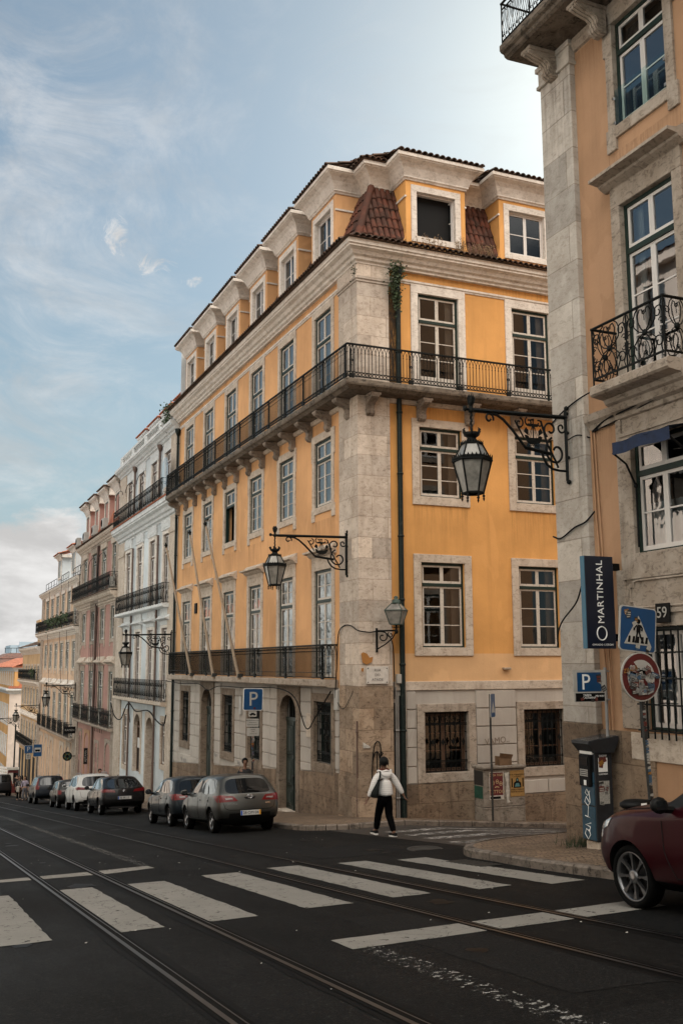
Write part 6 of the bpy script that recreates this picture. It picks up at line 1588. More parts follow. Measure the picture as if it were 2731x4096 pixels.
def wheel_mesh(R, rimr, spokes, style):
    k = (R, rimr, spokes, style)
    if k in WM: return WM[k]
    t = MB(); RX = Matrix.Rotation(PI/2, 4, 'Y')
    w = .105
    t.lathe([(rimr,-w*.8),(rimr+.02,-w),(R-.03,-w),(R-.006,-w*.8),(R,-w*.5),(R,w*.5),(R-.006,w*.8),(R-.03,w),(rimr+.02,w),(rimr,w*.8)], (0,0,0), 32, M=RX, cap=False)
    r = MB()
    # outer face is +x
    r.lathe([(rimr-.035,-.06),(rimr-.02,.05),(rimr-.012,.085),(rimr+.004,.09),(rimr+.006,.07),(rimr,-.06)], (0,0,0), 32, M=RX, cap=False)
    r.lathe([(.0,.03),(.055,.03),(.075,.05),(.07,.075),(.045,.083),(0,.08)], (0,0,0), 16, M=RX)
    for s in range(spokes):
        a = 2*PI*s/spokes
        def pt(rad, ang, x): return (x, rad*math.cos(a+ang), rad*math.sin(a+ang))
        w0, w1 = (.30, .13) if style == 'wide' else (.22, .11)
        r0, r1 = .06, rimr-.018
        q = [pt(r0,-w0,.07),pt(r0,w0,.07),pt((r0+r1)/2,w0*.32,.068),pt(r1,w1,.078),pt(r1,-w1,.078),pt((r0+r1)/2,-w0*.32,.068)]
        b = [(x-.035, y, z) for x, y, z in q]
        r.add(q+b, [(0,1,2,3,4,5),(11,10,9,8,7,6)]+[(i, i+6, (i+1) % 6+6, (i+1) % 6) for i in range(6)])
    d = MB(); d.lathe([(0,-.02),(rimr-.03,-.02),(rimr-.03,-.01),(0,-.01)], (0,0,0), 20, M=RX)
    WM[k] = (t.mesh('wheel', M['rubber']), r.mesh('rim', M['alloy']), d.mesh('brake_disc', M['plastic']))
    return WM[k]
def car_shell(p, mats):
    """closed body lofted from rings, subdivided, with the wheel wells cut out"""
    L, W, H = p['L'], p['W'], p['H']; hw = W/2; ra, fa = p['ra'], p['fa']; bz = p['belt']; rk = p['rake']; gc = p.get('gc', .15)
    hz = p['hood']; rt = H; bl = p.get('tail', 0)    # tail: how far the boot deck sticks out behind the rear window
    tw = p.get('tw', .76)
    cow = p['cowl']; wt = p['wtop']                   # cowl y and roof front y
    def ring(yl, yu, xs, zs): return list(zip(xs, yl+yu, zs))
    R = []
    zc = gc+.02
    def low(y, f=1.0, zb=None, x3=1.0): return [0, .6*hw*f, .93*hw*f, hw*x3*f, .965*hw*f]
    # rear cap
    R.append(ring([.30,.26,.05,.0,.07], [.10+bl*0,.10+bl+rk,.14+bl+rk,.13+bl+rk], [0,.55*hw,.86*hw,.90*hw,.90*hw,.87*hw,.72*hw*tw/.76,.6*hw*tw/.76,0], [zc,zc,.34+gc*.3,.60,bz-.06,bz+.0,rt-.13,rt-.045,rt-.02]))
    R.append(ring([.34,.34,.2,.17,.22], [.26,.24+bl+rk*1.0,.28+bl+rk,.27+bl+rk], [0,.6*hw,.94*hw,.985*hw,.965*hw,.93*hw,.76*hw*tw/.76,.64*hw*tw/.76,0], [zc,zc,.32+gc*.3,.60,bz-.05,bz+.01,rt-.10,rt-.025,rt]))
    y2 = ra; u2 = max(ra*.95, .42+bl+rk)
    R.append(ring([y2]*5, [u2,u2+.14,u2+.15,u2+.15], low(y2)+[.945*hw,.785*hw*tw/.76,.66*hw*tw/.76,0], [zc,zc,.30+gc*.3,.58,bz-.05,bz,rt-.085,rt-.01,rt+.012]))
    mid = (y2+wt)/2
    yb = (u2+cow)/2-.05
    for yy, du in ((yb-.06, 0.0), (yb+.04, 0.0)):
        R.append(ring([yy]*5, [yy,yy-.02,yy-.02,yy-.02], low(yy)+[.945*hw,.785*hw*tw/.76,.66*hw*tw/.76,0], [zc,zc,.27+gc*.3,.56,bz-.07,bz-.02,rt-.085,rt-.008,rt+.015]))
    R.append(ring([cow-.45]*5, [cow-.28,wt,wt-.02,wt-.05], low(0)+[.94*hw,.77*hw*tw/.76,.65*hw*tw/.76,0], [zc,zc,.27+gc*.3,.56,bz-.09,bz-.035,rt-.11,rt-.045,rt-.015]))
    R.append(ring([cow-.08]*5, [cow-.02,cow+.02,cow+.14,cow+.2], low(0)+[.92*hw,.84*hw,.5*hw,0], [zc,zc,.27+gc*.3,.56,bz-.11,bz-.05,bz-.03,bz+.0,bz+.01]))
    R.append(ring([fa-.02]*5, [fa]*4, [0,.6*hw,.93*hw,hw,.95*hw,.87*hw,.7*hw,.4*hw,0], [zc,zc,.30+gc*.3,.58,hz-.07,hz-.01,hz+.02,hz+.045,hz+.05]))
    fy = fa+(L-fa)*.55
    R.append(ring([fy]*5, [fy]*4, [0,.55*hw,.88*hw,.95*hw,.90*hw,.81*hw,.64*hw,.36*hw,0], [zc,zc,.30+gc*.3,.56,hz-.14,hz-.08,hz-.05,hz-.025,hz-.02]))
    R.append(ring([L-.30,L-.28,L-.12,L-.06,L-.16], [L-.22,L-.23,L-.22,L-.2], [0,.5*hw,.76*hw,.80*hw,.76*hw,.70*hw,.56*hw,.3*hw,0], [zc,zc,.34+gc*.3,.55,hz-.22,hz-.17,hz-.15,hz-.135,hz-.13]))
    N = len(R); K = 9
    vs = []; fs = []; ms = []
    idx = {}
    for i, r in enumerate(R):
        for k, (x, y, z) in enumerate(r):
            for s in (1, -1):
                if x == 0 and s == -1: idx[i,k,s] = idx[i,k,1]; continue
                idx[i,k,s] = len(vs); vs.append((x*s, y, z))
    def face(q, m, s):
        q = [v for j, v in enumerate(q) if v != q[j-1]]
        if len(set(q)) < 3: return
        fs.append(q if s > 0 else q[::-1]); ms.append(m)
    for i in range(N-1):
        for k in range(K-1):
            m = 0
            if k <= 1: m = 2
            if k == 5 and 1 <= i <= 4: m = 1
            if k == 5 and i == 3: m = 2
            if k == 5 and i == 5: m = 2
            if i == 5 and k >= 6: m = 1
            if p.get('van') and k == 5 and i in (1, 2): m = 0
            for s in (1, -1): face([idx[i,k,s], idx[i+1,k,s], idx[i+1,k+1,s], idx[i,k+1,s]], m, -s)
    cols = [-1,-.86,-.45,0,.45,.86,1]
    for i, sg, bul in ((0, -1, p.get('rb', .10)), (N-1, 1, p.get('fb', .16))):
        row = []
        for k in range(K):
            x, y, z = R[i][k]
            if x == 0: row.append([idx[i,k,1]]); continue
            rr = []
            for t in cols:
                if t == -1: rr.append(idx[i,k,-1])
                elif t == 1: rr.append(idx[i,k,1])
                else:
                    q = bul*(1-t*t) if k < 6 else bul*.55*(1-t*t)
                    rr.append(len(vs)); vs.append((x*t, y+sg*q, z+(.02*(1-t*t) if k >= 6 else 0)))
            row.append(rr)
        for k in range(K-1):
            a, b = row[k], row[k+1]
            for j in range(len(cols)-1):
                m = 0
                if k <= 1: m = 2
                if sg < 0 and k == 5: m = 1 if 1 <= j <= 4 else p.get('cpil', 0)
                q = [a[j] if len(a) > 1 else a[0], a[j+1] if len(a) > 1 else a[0], b[j+1] if len(b) > 1 else b[0], b[j] if len(b) > 1 else b[0]]
                face(q, m, -sg)
    me = bpy.data.meshes.new('body'); me.from_pydata(vs, [], fs)
    for m in mats: me.materials.append(m)
    me.polygons.foreach_set('material_index', ms); me.polygons.foreach_set('use_smooth', [True]*len(fs))
    shoulder = {idx[i,4,s] for i in range(N) for s in (1,-1)}; sill = {idx[i,2,s] for i in range(N) for s in (1,-1)}; flank = {idx[i,3,s] for i in range(N) for s in (1,-1)}
    bm = bmesh.new(); bm.from_mesh(me); bmesh.ops.recalc_face_normals(bm, faces=bm.faces)
    cl = bm.edges.layers.float.get('crease_edge') or bm.edges.layers.float.new('crease_edge')
    for e in bm.edges:
        if len(e.link_faces) == 2:
            g = sum(1 for f in e.link_faces if f.material_index == 1)
            if g == 1: e[cl] = .6
            if g == 0:
                a_, b__ = e.verts[0].index, e.verts[1].index
                if (a_ in shoulder and b__ in shoulder): e[cl] = .45
                elif (a_ in sill and b__ in sill): e[cl] = .6
                elif (a_ in flank and b__ in flank): e[cl] = .25
    bm.to_mesh(me); bm.free()
    o = bpy.data.objects.new('body_tmp', me); COL.objects.link(o)
    ss = o.modifiers.new('s', 'SUBSURF'); ss.levels = ss.render_levels = p.get('lev', 3)
    c = MB(); RX = Matrix.Rotation(PI/2, 4, 'Y'); wr = p['wr']+.055
    for y in (ra, fa):
        for s in (1, -1):
            c.lathe([(wr,-.16),(wr,.30)] if s > 0 else [(wr,-.30),(wr,.16)], (s*(hw-.10), y, p['wr']), 40, 2, M=RX)
    co_ = bpy.data.objects.new('cut', c.mesh('cut', mats)); COL.objects.link(co_)
    bo = o.modifiers.new('b', 'BOOLEAN'); bo.object = co_; bo.operation = 'DIFFERENCE'; bo.solver = 'EXACT'
    dg = bpy.context.evaluated_depsgraph_get(); dg.update()
    out = bpy.data.meshes.new_from_object(o.evaluated_get(dg))
    bpy.data.objects.remove(o); bpy.data.objects.remove(co_)
    return out
def split_shell(me, root, mats):
    bm = bmesh.new(); bm.from_mesh(me); bm.faces.ensure_lookup_table()
    gl_ = [f for f in bm.faces if f.material_index == 1]; seen = set(); comps = []
    for f in gl_:
        if f in seen: continue
        st = [f]; seen.add(f); comp = []
        while st:
            q = st.pop(); comp.append(q)
            for e in q.edges:
                for h in e.link_faces:
                    if h.material_index == 1 and h not in seen: seen.add(h); st.append(h)
        comps.append(comp)
    outs = []
    def mk(faces, name, ms):
        mb = MB(); mp = {}
        for f in faces:
            q = []
            for v in f.verts:
                if v not in mp: mp[v] = len(mb.v); mb.v.append(tuple(v.co))
                q.append(mp[v])
            mb.f.append(tuple(q)); mb.m.append(f.material_index if len(ms) > 1 else 0); mb.s.append(True)
        return mb.build(name, ms, root, (0,0,0))
    mk([f for f in bm.faces if f.material_index == 0], 'body', mats[:1]); mk([f for f in bm.faces if f.material_index == 2], 'wheel_well', [mats[2]])
    for c in comps:
        n = sum((f.normal*f.calc_area() for f in c), Vector()).normalized()
        mk(c, 'rear_window' if n.y < -.45 else 'windscreen' if n.y > .45 else 'side_window', [mats[1]])
    bvh = BVHTree.FromBMesh(bm); bm.free()
    return bvh
def proj(bvh, q, d):
    d = Vector(d); hit = bvh.ray_cast(Vector(q)-d*6, d)
    return (hit[0], hit[1]) if hit[0] is not None else (Vector(q), -d)
def decal(bvh, quad, d, off=.008, nu=8, nv=5, th=.012, mi=0, mb=None):
    """patch between four corner points, laid on the body along direction d"""
    mb = mb or MB(); A, B, C, D = [Vector(q) for q in quad]; top = []
    for j in range(nv+1):
        for i in range(nu+1):
            u, v = i/nu, j/nv
            q = A.lerp(B, u).lerp(D.lerp(C, u), v)
            p, n = proj(bvh, q, d)
            if n.dot(Vector(d)) > 0: n = -n
            top.append(p+n*off)
    w = nu+1
    mb.add(top, [(j*w+i, j*w+i+1, (j+1)*w+i+1, (j+1)*w+i) for j in range(nv) for i in range(nu)], mi, True)
    bot = [p+Vector(d)*th for p in top]
    per = [i for i in range(nu+1)]+[j*w+nu for j in range(1, nv+1)]+[nv*w+i for i in range(nu-1, -1, -1)]+[j*w for j in range(nv-1, 0, -1)]
    o = len(per); mb.add([top[k] for k in per]+[bot[k] for k in per], [(i, (i+1) % o, o+(i+1) % o, o+i) for i in range(o)], mi)
    return mb
def seam(bvh, pts, d, mb, w=.006, n=10):
    P = []
    for a, b in zip(pts, pts[1:]):
        for i in range(n): P.append(Vector(a).lerp(Vector(b), i/n))
    P.append(Vector(pts[-1]))
    out = []
    for q in P:
        h, nm = proj(bvh, q, d); out.append(h+(nm if nm.dot(Vector(d)) < 0 else -nm)*.0015)
    mb.tube(out, w, 4, sm=False)
def make_car(name, label, p, loc, plate=None, yaw=0, group=None, lights='hatch', plate_z=.62, badge=None):
    col = paint('car_paint', *p['col']); mats = [col, M['car_glass'], M['plastic']]
    r = thing(name, label, 'car', loc, 0, group); r.rotation_euler = (-math.atan(SLOPE), 0, yaw)
    me = car_shell(p, mats); bvh = split_shell(me, r, mats); bpy.data.meshes.remove(me)
    hw, bz, L, ra, fa = p['W']/2, p['belt'], p['L'], p['ra'], p['fa']
    # wheels
    t, rm, dk = wheel_mesh(p['wr'], p['rim'], p['spokes'], p.get('style', 'thin'))
    for y in (ra, fa):
        for s in (1, -1):
            w = inst('wheel', t, r, (s*(hw-.165), y, p['wr']), 0 if s > 0 else PI)
            inst('rim', rm, w, (0,0,0)); inst('brake_disc', dk, w, (0,0,0))
    # lamps
    for s in (1, -1):
        mb = MB()
        if lights == 'hatch':
            decal(bvh, [(s*hw*.90,.0,bz-.20),(s*hw*.36,0,bz-.18),(s*hw*.50,0,bz-.05),(s*hw*.89,0,bz-.02)], (0,1,0), mb=mb)
            decal(bvh, [(s*2,.12,bz-.21),(s*2,.34,bz-.10),(s*2,.52,bz-.03),(s*2,.12,bz-.03)], (-s,0,0), mb=mb)
        elif lights == 'slim':
            decal(bvh, [(s*hw*.90,0,bz-.13),(s*hw*.40,0,bz-.15),(s*hw*.44,0,bz-.06),(s*hw*.89,0,bz-.0)], (0,1,0), mb=mb)
            decal(bvh, [(s*2,.1,bz-.16),(s*2,.42,bz-.10),(s*2,.5,bz-.03),(s*2,.1,bz-.02)], (-s,0,0), mb=mb)
        elif lights == 'tall':
            decal(bvh, [(s*hw*.95,0,bz-.24),(s*hw*.74,0,bz-.22),(s*hw*.70,0,bz-.02),(s*hw*.93,0,bz+.0)], (0,1,0), mb=mb)
            decal(bvh, [(s*hw*.90,0,bz+.0),(s*hw*.80,0,bz+.0),(s*hw*.70,0,p['H']-.16),(s*hw*.76,0,p['H']-.16)], (0,1,0), mb=mb)
        elif lights == 'round':
            decal(bvh, [(s*hw*.95,0,bz-.28),(s*hw*.74,0,bz-.28),(s*hw*.74,0,bz-.08),(s*hw*.94,0,bz-.07)], (0,1,0), mb=mb)
        elif lights == 'van':
            decal(bvh, [(s*hw*.97,0,bz-.35),(s*hw*.86,0,bz-.35),(s*hw*.84,0,bz+.1),(s*hw*.93,0,bz+.1)], (0,1,0), mb=mb)
        tl = mb.build('tail_light', M['tail_red'], r, (0,0,0))
        if lights in ('hatch', 'round'):
            mb = MB(); decal(bvh, [(s*hw*.72,0,bz-.145),(s*hw*.5,0,bz-.135),(s*hw*.54,0,bz-.10),(s*hw*.74,0,bz-.10)], (0,1,0), .022, 4, 2, mb=mb); mb.build('lens', M['reverse_lens'], tl, (0,0,0))
        mb = MB(); hz = p['hood']
        decal(bvh, [(s*2,L-.42,hz-.20),(s*2,L-.08,hz-.30),(s*2,L-.16,hz-.20),(s*2,L-.5,hz-.11)], (-s,0,0), mb=mb)
        decal(bvh, [(s*hw*.86,L,hz-.32),(s*hw*.52,L,hz-.32),(s*hw*.48,L,hz-.22),(s*hw*.84,L,hz-.19)], (0,-1,0), mb=mb)
        mb.build('headlight', M['lens'], r, (0,0,0))
        # mirror
        c = p['cowl']-p.get('mo', .12); mb = MB(); x0 = s*hw*.98
        bmn = bmesh.new(); bmesh.ops.create_icosphere(bmn, subdivisions=2, radius=1)
        for v in bmn.verts:
            v.co = Vector((x0+s*.10+v.co.x*.105, c+v.co.y*.075*(1.2 if v.co.y > 0 else .5), bz+.04+v.co.z*.085))
        mb.bm(bmn, 0, True); mb.bar((s*hw*.86,c,bz-.02),(x0+s*.06,c,bz+.0),.05)
        mo = mb.build('mirror', p.get('mir', col), r, (0,0,0))
        mb = MB(); mb.cbox(x0+s*.035,c-.04,bz-.005,x0+s*.17,c-.036,bz+.085,.001); mb.build('mirror_glass', M['car_glass'], mo, (0,0,0))
        # door gaps, handles, sill
        mb = MB(); zs = .36; d = (-s,0,0); y1 = p['cowl']-.12; ym = (ra*.95+p['cowl'])/2; y0 = ra+.34
        X = s*2
        for pts in ([(X,y1,bz-.12),(X,y1-.02,.62),(X,y1-.12,zs)],[(X,ym,bz-.08),(X,ym+.02,zs)],[(X,y0-.28,bz-.06),(X,y0-.08,.66),(X,y0+.12,zs)],[(X,y1-.12,zs),(X,y0+.12,zs)]): seam(bvh, pts, d, mb)
        dr = mb.build('door_gap', M['ink'], r, (0,0,0))
        for yy in (ym-.16, y0-.10):
            mb = MB(); decal(bvh, [(X,yy-.1,bz-.17),(X,yy+.1,bz-.17),(X,yy+.1,bz-.14),(X,yy-.1,bz-.14)], d, .022, 5, 1, .02, mb=mb); mb.build('handle', p.get('hnd', col), r, (0,0,0))
    # tailgate gap, lower bumper insert, rear details
    mb = MB(); zb = .60
    seam(bvh, [(-hw*.80,0,bz-.20),(-hw*.74,0,zb+.03),(-hw*.62,0,zb-.02),(hw*.62,0,zb-.02),(hw*.74,0,zb+.03),(hw*.80,0,bz-.20)], (0,1,0), mb, .006, 8)
    mb.build('tailgate_gap', M['ink'], r, (0,0,0))
    mb = MB(); decal(bvh, [(-hw*.66,0,.26),(hw*.66,0,.26),(hw*.62,0,.50),(-hw*.62,0,.50)], (0,1,0), .006, 14, 4, mb=mb); mb.build('bumper_insert', M['plastic'], r, (0,0,0))
    mb = MB(); decal(bvh, [(-hw*.55,L,.30),(hw*.55,L,.30),(hw*.6,L,.52),(-hw*.6,L,.52)], (0,-1,0), .006, 14, 4, mb=mb); mb.build('grille', M['plastic'], r, (0,0,0))
    mb = MB()
    for s in (1,-1): seam(bvh, [(s*hw*.80,p['cowl']-.02,3),(s*hw*.80,fa+.1,3),(s*hw*.70,L-.42,3),(s*hw*.52,L-.25,3)], (0,0,-1), mb, .006, 10)
    mb.build('bonnet_gap', M['ink'], r, (0,0,0))
    if plate:
        q, n = proj(bvh, (0,0,plate_z), (0,1,0)); y = q.y-.03
        mb = MB(); mb.cbox(-.27,y,plate_z-.06,.27,y+.03,plate_z+.06,.004); pl = mb.build('number_plate', M['plate'], r, (0,0,0))
        mb = MB(); mb.box(-.268,y-.003,plate_z-.056,-.225,y,plate_z+.056,0)
        mats_ = [M['plate_blue'], M['plate_yellow'], M['ink']]
        if plate[1]: mb.box(.225,y-.003,plate_z-.056,.268,y,plate_z+.056,1)
        put_text(mb, plate[0], .104, Matrix.Translation((0,y-.003,plate_z-.002)), 2, .0015)
        mb.build('lettering', mats_, pl, (0,0,0))
    if badge: badge(r, bvh)
    return r
def oval_badge(r, bvh):
    z = .905; q, n = proj(bvh, (0,0,z), (0,1,0)); y = q.y-.012; mb = MB()
    E = lambda a, b, cz=0, k=20: [(a*math.cos(2*PI*i/k), y, z+cz+b*math.sin(2*PI*i/k)) for i in range(k)]
    mb.tube(E(.072,.05), .008, 5, closed=True); mb.tube(E(.026,.046), .006, 4, closed=True); mb.tube(E(.055,.017,.022), .006, 4, closed=True)
    mb.build('emblem', M['chrome'], r, (0,0,0))
    mb = MB(); q, n = proj(bvh, (-.45,0,.73), (0,1,0)); put_text(mb, 'TOYOTA', .06, Matrix.Translation((-.48,q.y-.010,.725)) @ Matrix.Rotation(-.22, 4, 'Z'), 0, .004)
    q, n = proj(bvh, (.45,0,.73), (0,1,0)); put_text(mb, 'AURIS', .05, Matrix.Translation((.48,q.y-.010,.73)) @ Matrix.Rotation(.22, 4, 'Z'), 0, .004); mb.build('badge', M['chrome'], r, (0,0,0))
    mb = MB(); decal(bvh, [(-.12,0,.84),(.12,0,.84),(.16,0,.895),(-.16,0,.895)], (0,1,0), .004, 6, 2, mb=mb); mb.build('plate_recess', M['plastic'], r, (0,0,0))
    mb = MB(); q1, _ = proj(bvh, (.0,0,1.06), (0,1,0)); q2, _ = proj(bvh, (.28,0,1.04), (0,1,0)); mb.tube([q1+Vector((0,-.03,0)), q2+Vector((0,-.03,0))], .011, 5); mb.lathe([(.03,-.02),(.03,.02)], q1+Vector((0,-.01,0)), 8); mb.build('wiper', M['plastic'], r, (0,0,0))
    mb = MB(); mb.tube([(.0,.95,1.47),(.0,.72,1.66)], .007, 5); mb.build('aerial', M['plastic'], r, (0,0,0))
def chevron_badge(r, bvh):
    z = .93; q, n = proj(bvh, (0,0,z), (0,1,0)); mb = MB()
    for dz in (0,.045): mb.tube([(-.06,q.y-.01,z-.03+dz),(0,q.y-.012,z+.01+dz),(.06,q.y-.01,z-.03+dz)], .011, 4)
    mb.build('emblem', M['chrome'], r, (0,0,0))
    mb = MB(); mb.prism([(0,0),(.16,0),(.05,.06)], -.01, .01, 'x'); 
    for i, v in enumerate(mb.v): mb.v[i] = (v[0], v[1]+1.35, v[2]+1.52)
    mb.build('aerial', M['plastic'], r, (0,0,0))
XC_ = 8.32
grp = 'cars parked along the kerb'
def at(y, x=XC_): return (x, y, zroad(0, y))
hatch = dict(L=4.28, W=1.76, H=1.48, ra=.78, fa=3.38, belt=.98, hood=.90, rake=.34, cowl=3.1, wtop=2.25, wr=.315, rim=.215, spokes=5, style='wide', col=((.065,.065,.061), .85, .30), mir=None)
del hatch['mir']
make_car('parked_car', 'silver grey hatchback at the near end of the parked row, rear plate 28 OM 04', hatch, at(25.45), ('28·OM·04', True), group=grp, badge=oval_badge, plate_z=.50)
clio = dict(hatch, L=4.06, W=1.73, H=1.45, ra=.66, fa=3.24, rake=.38, belt=.97, spokes=8, style='thin', col=((.010,.014,.018), .2, .28), cowl=2.95, wtop=2.05)
make_car('parked_car', 'dark blue black hatchback parked just ahead of the silver grey one', clio, at(30.1, 8.28), None, group=grp)
blk = dict(hatch, L=4.58, W=1.83, H=1.52, ra=.93, fa=3.6, rake=.78, belt=1.03, hood=.96, gc=.26, cowl=3.25, wtop=2.45, wr=.34, rim=.24, spokes=7, style='thin', col=((.006,.006,.0065), .0, .22), tw=.74)
make_car('parked_car', 'glossy black fastback with a sloping tail and plate BJ 88 US', blk, at(41.8, 8.32), ('BJ 88 US', False), group=grp, lights='slim', badge=chevron_badge, plate_z=.66)
wsuv = dict(hatch, L=4.48, W=1.85, H=1.66, ra=.93, fa=3.6, rake=.30, belt=1.09, hood=1.02, gc=.26, cowl=3.3, wtop=2.45, wr=.35, rim=.24, spokes=5, style='wide', col=((.40,.40,.39), .05, .3), hnd=M['chrome'])
make_car('parked_car', 'white sport utility car with silver roof rails in the parked row', wsuv, at(48.35, 8.32), None, group=grp, lights='slim')
mini = dict(hatch, L=3.85, W=1.72, H=1.42, ra=.62, fa=3.12, rake=.16, belt=.97, hood=.93, cowl=2.7, wtop=2.15, wr=.31, rim=.21, spokes=8, style='thin', col=((.012,.012,.012), .1, .25), tw=.80)
make_car('parked_car', 'small black car with rounded square tail lights, between the white and the tall dark one', mini, at(54.6, 8.25), None, group=grp, lights='round')
vol = dict(hatch, L=4.69, W=1.9, H=1.67, ra=.95, fa=3.8, rake=.22, belt=1.1, hood=1.03, gc=.27, cowl=3.4, wtop=2.55, wr=.36, rim=.25, spokes=5, col=((.008,.010,.014), .2, .25))
make_car('parked_car', 'tall dark estate with red lights running up its rear pillars', vol, at(65.0, 8.42), None, group=grp, lights='tall')
van = dict(hatch, L=5.1, W=1.95, H=2.0, ra=1.0, fa=4.1, rake=.08, belt=1.25, hood=1.15, gc=.26, cowl=4.1, wtop=3.3, wr=.34, rim=.22, spokes=8, col=((.006,.006,.007), .0, .3), tw=.84)
van['van'] = True; van['cpil'] = 0
make_car('parked_van', 'black van cut off by the left edge of the view', van, at(100.5, 8.55), None, group=grp, lights='van')
# roof rails of the white one and the estate
for o in [q for q in S.objects if q.get('label', '').startswith(('white sport', 'tall dark'))]:
    H = 1.66
    for s in (1,-1):
        mb = MB(); mb.tube([(s*.58,.65,H-.05),(s*.60,.8,H+.05),(s*.60,2.1,H+.05),(s*.58,2.3,H-.02)], .018, 6); mb.build('roof_rail', M['alloy'], o, (0,0,0))
# red car coming into view at the right
red = dict(L=4.05, W=1.78, H=1.56, ra=.72, fa=3.3, belt=1.04, hood=1.03, rake=.3, cowl=2.80, wtop=1.95, wr=.325, rim=.25, spokes=8, style='thin', gc=.13, col=((.022,.0007,.0025), .15, .30), mir=M['plastic'], mo=.26, lev=4)
make_car('moving_car', 'dark red car nosing into view at the right edge', red, (8.03, 8.98-3.3, zroad(0, 8.98-3.3)), None)
# ------------------------------------------------------------------ people
def skin_mesh(name, joints, bones, mat, sub=2, root=0):
    me = bpy.data.meshes.new(name); me.from_pydata([j[0] for j in joints], bones, [])
    o = bpy.data.objects.new(name, me); COL.objects.link(o)
    sk = o.modifiers.new('skin', 'SKIN'); sk.use_smooth_shade = True; sk.branch_smoothing = .6
    if not me.skin_vertices: me.attributes.new('skin_tmp', 'FLOAT', 'POINT')
    sv_ = me.skin_vertices[0].data if len(me.skin_vertices) else None
    if sv_ is None:
        bm = bmesh.new(); bm.from_mesh(me); bm.verts.layers.skin.verify(); bm.to_mesh(me); bm.free(); sv_ = me.skin_vertices[0].data
    for i, j in enumerate(joints):
        r = j[1]; sv_[i].radius = (r, r) if not isinstance(r, tuple) else r
        sv_[i].use_root = (i == root)
    ss = o.modifiers.new('s', 'SUBSURF'); ss.levels = sub; ss.render_levels = sub
    dg = bpy.context.evaluated_depsgraph_get(); dg.update()
    out = bpy.data.meshes.new_from_object(o.evaluated_get(dg)); out.materials.clear(); out.materials.append(mat)
    bpy.data.objects.remove(o); out.name = name
    for p in out.polygons: p.use_smooth = True
    return out
def skin_part(name, joints, bones, mat, parent, sub=2, root=0):
    return inst(name, skin_mesh(name, joints, bones, mat, sub, root), parent, (0,0,0))
def loft(rings, n=16, mi=0, mb=None):
    """closed-section loft: rings of (centre, half width, half depth)"""
    mb = mb or MB(); vs = []
    for c, a, b in rings:
        for k in range(n):
            t = 2*PI*k/n; vs.append((c[0]+a*math.cos(t), c[1]+b*math.sin(t), c[2]))
    fs = [(i*n+k, i*n+(k+1) % n, (i+1)*n+(k+1) % n, (i+1)*n+k) for i in range(len(rings)-1) for k in range(n)]
    fs.append(tuple(range(n-1,-1,-1))); fs.append(tuple((len(rings)-1)*n+k for k in range(n)))
    mb.add(vs, fs, mi, True); return mb
M['skin'] = simple('skin', (.16,.08,.05), .55, 0, .1, 8, obj=True)
M['skin_light'] = simple('lighter_skin', (.30,.17,.115), .55, 0, .1, 8, obj=True)
M['hair'] = simple('black_hair', (.003,.0027,.0025), .6, 0, .3, 40, .4, obj=True, spec=.2)
M['trousers'] = simple('black_trousers', (.0022,.0022,.0025), .95, 0, .3, 10, .3, obj=True, spec=.05)
def puffer():
    m, nt, b = newmat('white_quilted_jacket'); p = coords(nt, True)
    w = node(nt, 'ShaderNodeTexWave', **{'Scale': 8.0, 'Distortion': 1.4, 'Detail': 3.0, 'Detail Scale': 1.6}); w.bands_direction = 'Z'; nt.links.new(p, w.inputs['Vector'])
    c = mixc(nt, ramp(nt, noise(nt, p, 7, 5, .6), [(.3, 0), (.8, 1)]), (.66,.635,.61), (.54,.52,.50))
    nt.links.new(c, b.inputs['Base Color']); b.inputs['Roughness'].default_value = .6
    r = ramp(nt, w.outputs['Fac'], [(.0, 0), (.18, .7), (.6, 1)])
    bump(nt, b, r, .45, .012); return m
M['puffer'] = puffer()
M['bag'] = simple('dark_green_bag', (.004,.006,.005), .75, 0, .3, 9, .3, obj=True, spec=.2)
M['scarf'] = simple('patterned_scarf', (.09,.025,.012), .9, 0, .9, 30, obj=True)
M['shoe_sole'] = simple('white_sole', (.6,.59,.56), .5)
def hand(side, wrist, fwd, down, S_=1.0):
    """finger chains for one relaxed hand: returns (joints, bones) rooted at the wrist; down = finger direction, fwd = palm-width direction (thumb side)"""
    W0 = Vector(wrist); D = Vector(down).normalized(); F = Vector(fwd).normalized(); Nn = D.cross(F).normalized()*side
    J = [(W0, .026*S_), (W0+D*.045*S_, (.036*S_, .022*S_)), (W0+D*.085*S_, (.038*S_, .020*S_))]; B = [(0,1),(1,2)]
    for i, (o, l) in enumerate(((.030,.070),(.010,.080),(-.010,.075),(-.029,.058))):
        b = len(J); base = W0+D*.088*S_+F*o*S_
        J += [(base, .0105*S_), (base+D*l*.5*S_+Nn*.008*S_, .0095*S_), (base+D*l*.85*S_+Nn*.03*S_, .0085*S_)]; B += [(2,b),(b,b+1),(b+1,b+2)]
    b = len(J); t = W0+D*.03*S_+F*.034*S_
    J += [(t, .013*S_), (t+D*.035*S_+F*.018*S_+Nn*.012*S_, .0115*S_), (t+D*.065*S_+F*.016*S_+Nn*.024*S_, .0095*S_)]; B += [(1,b),(b,b+1),(b+1,b+2)]
    return J, B
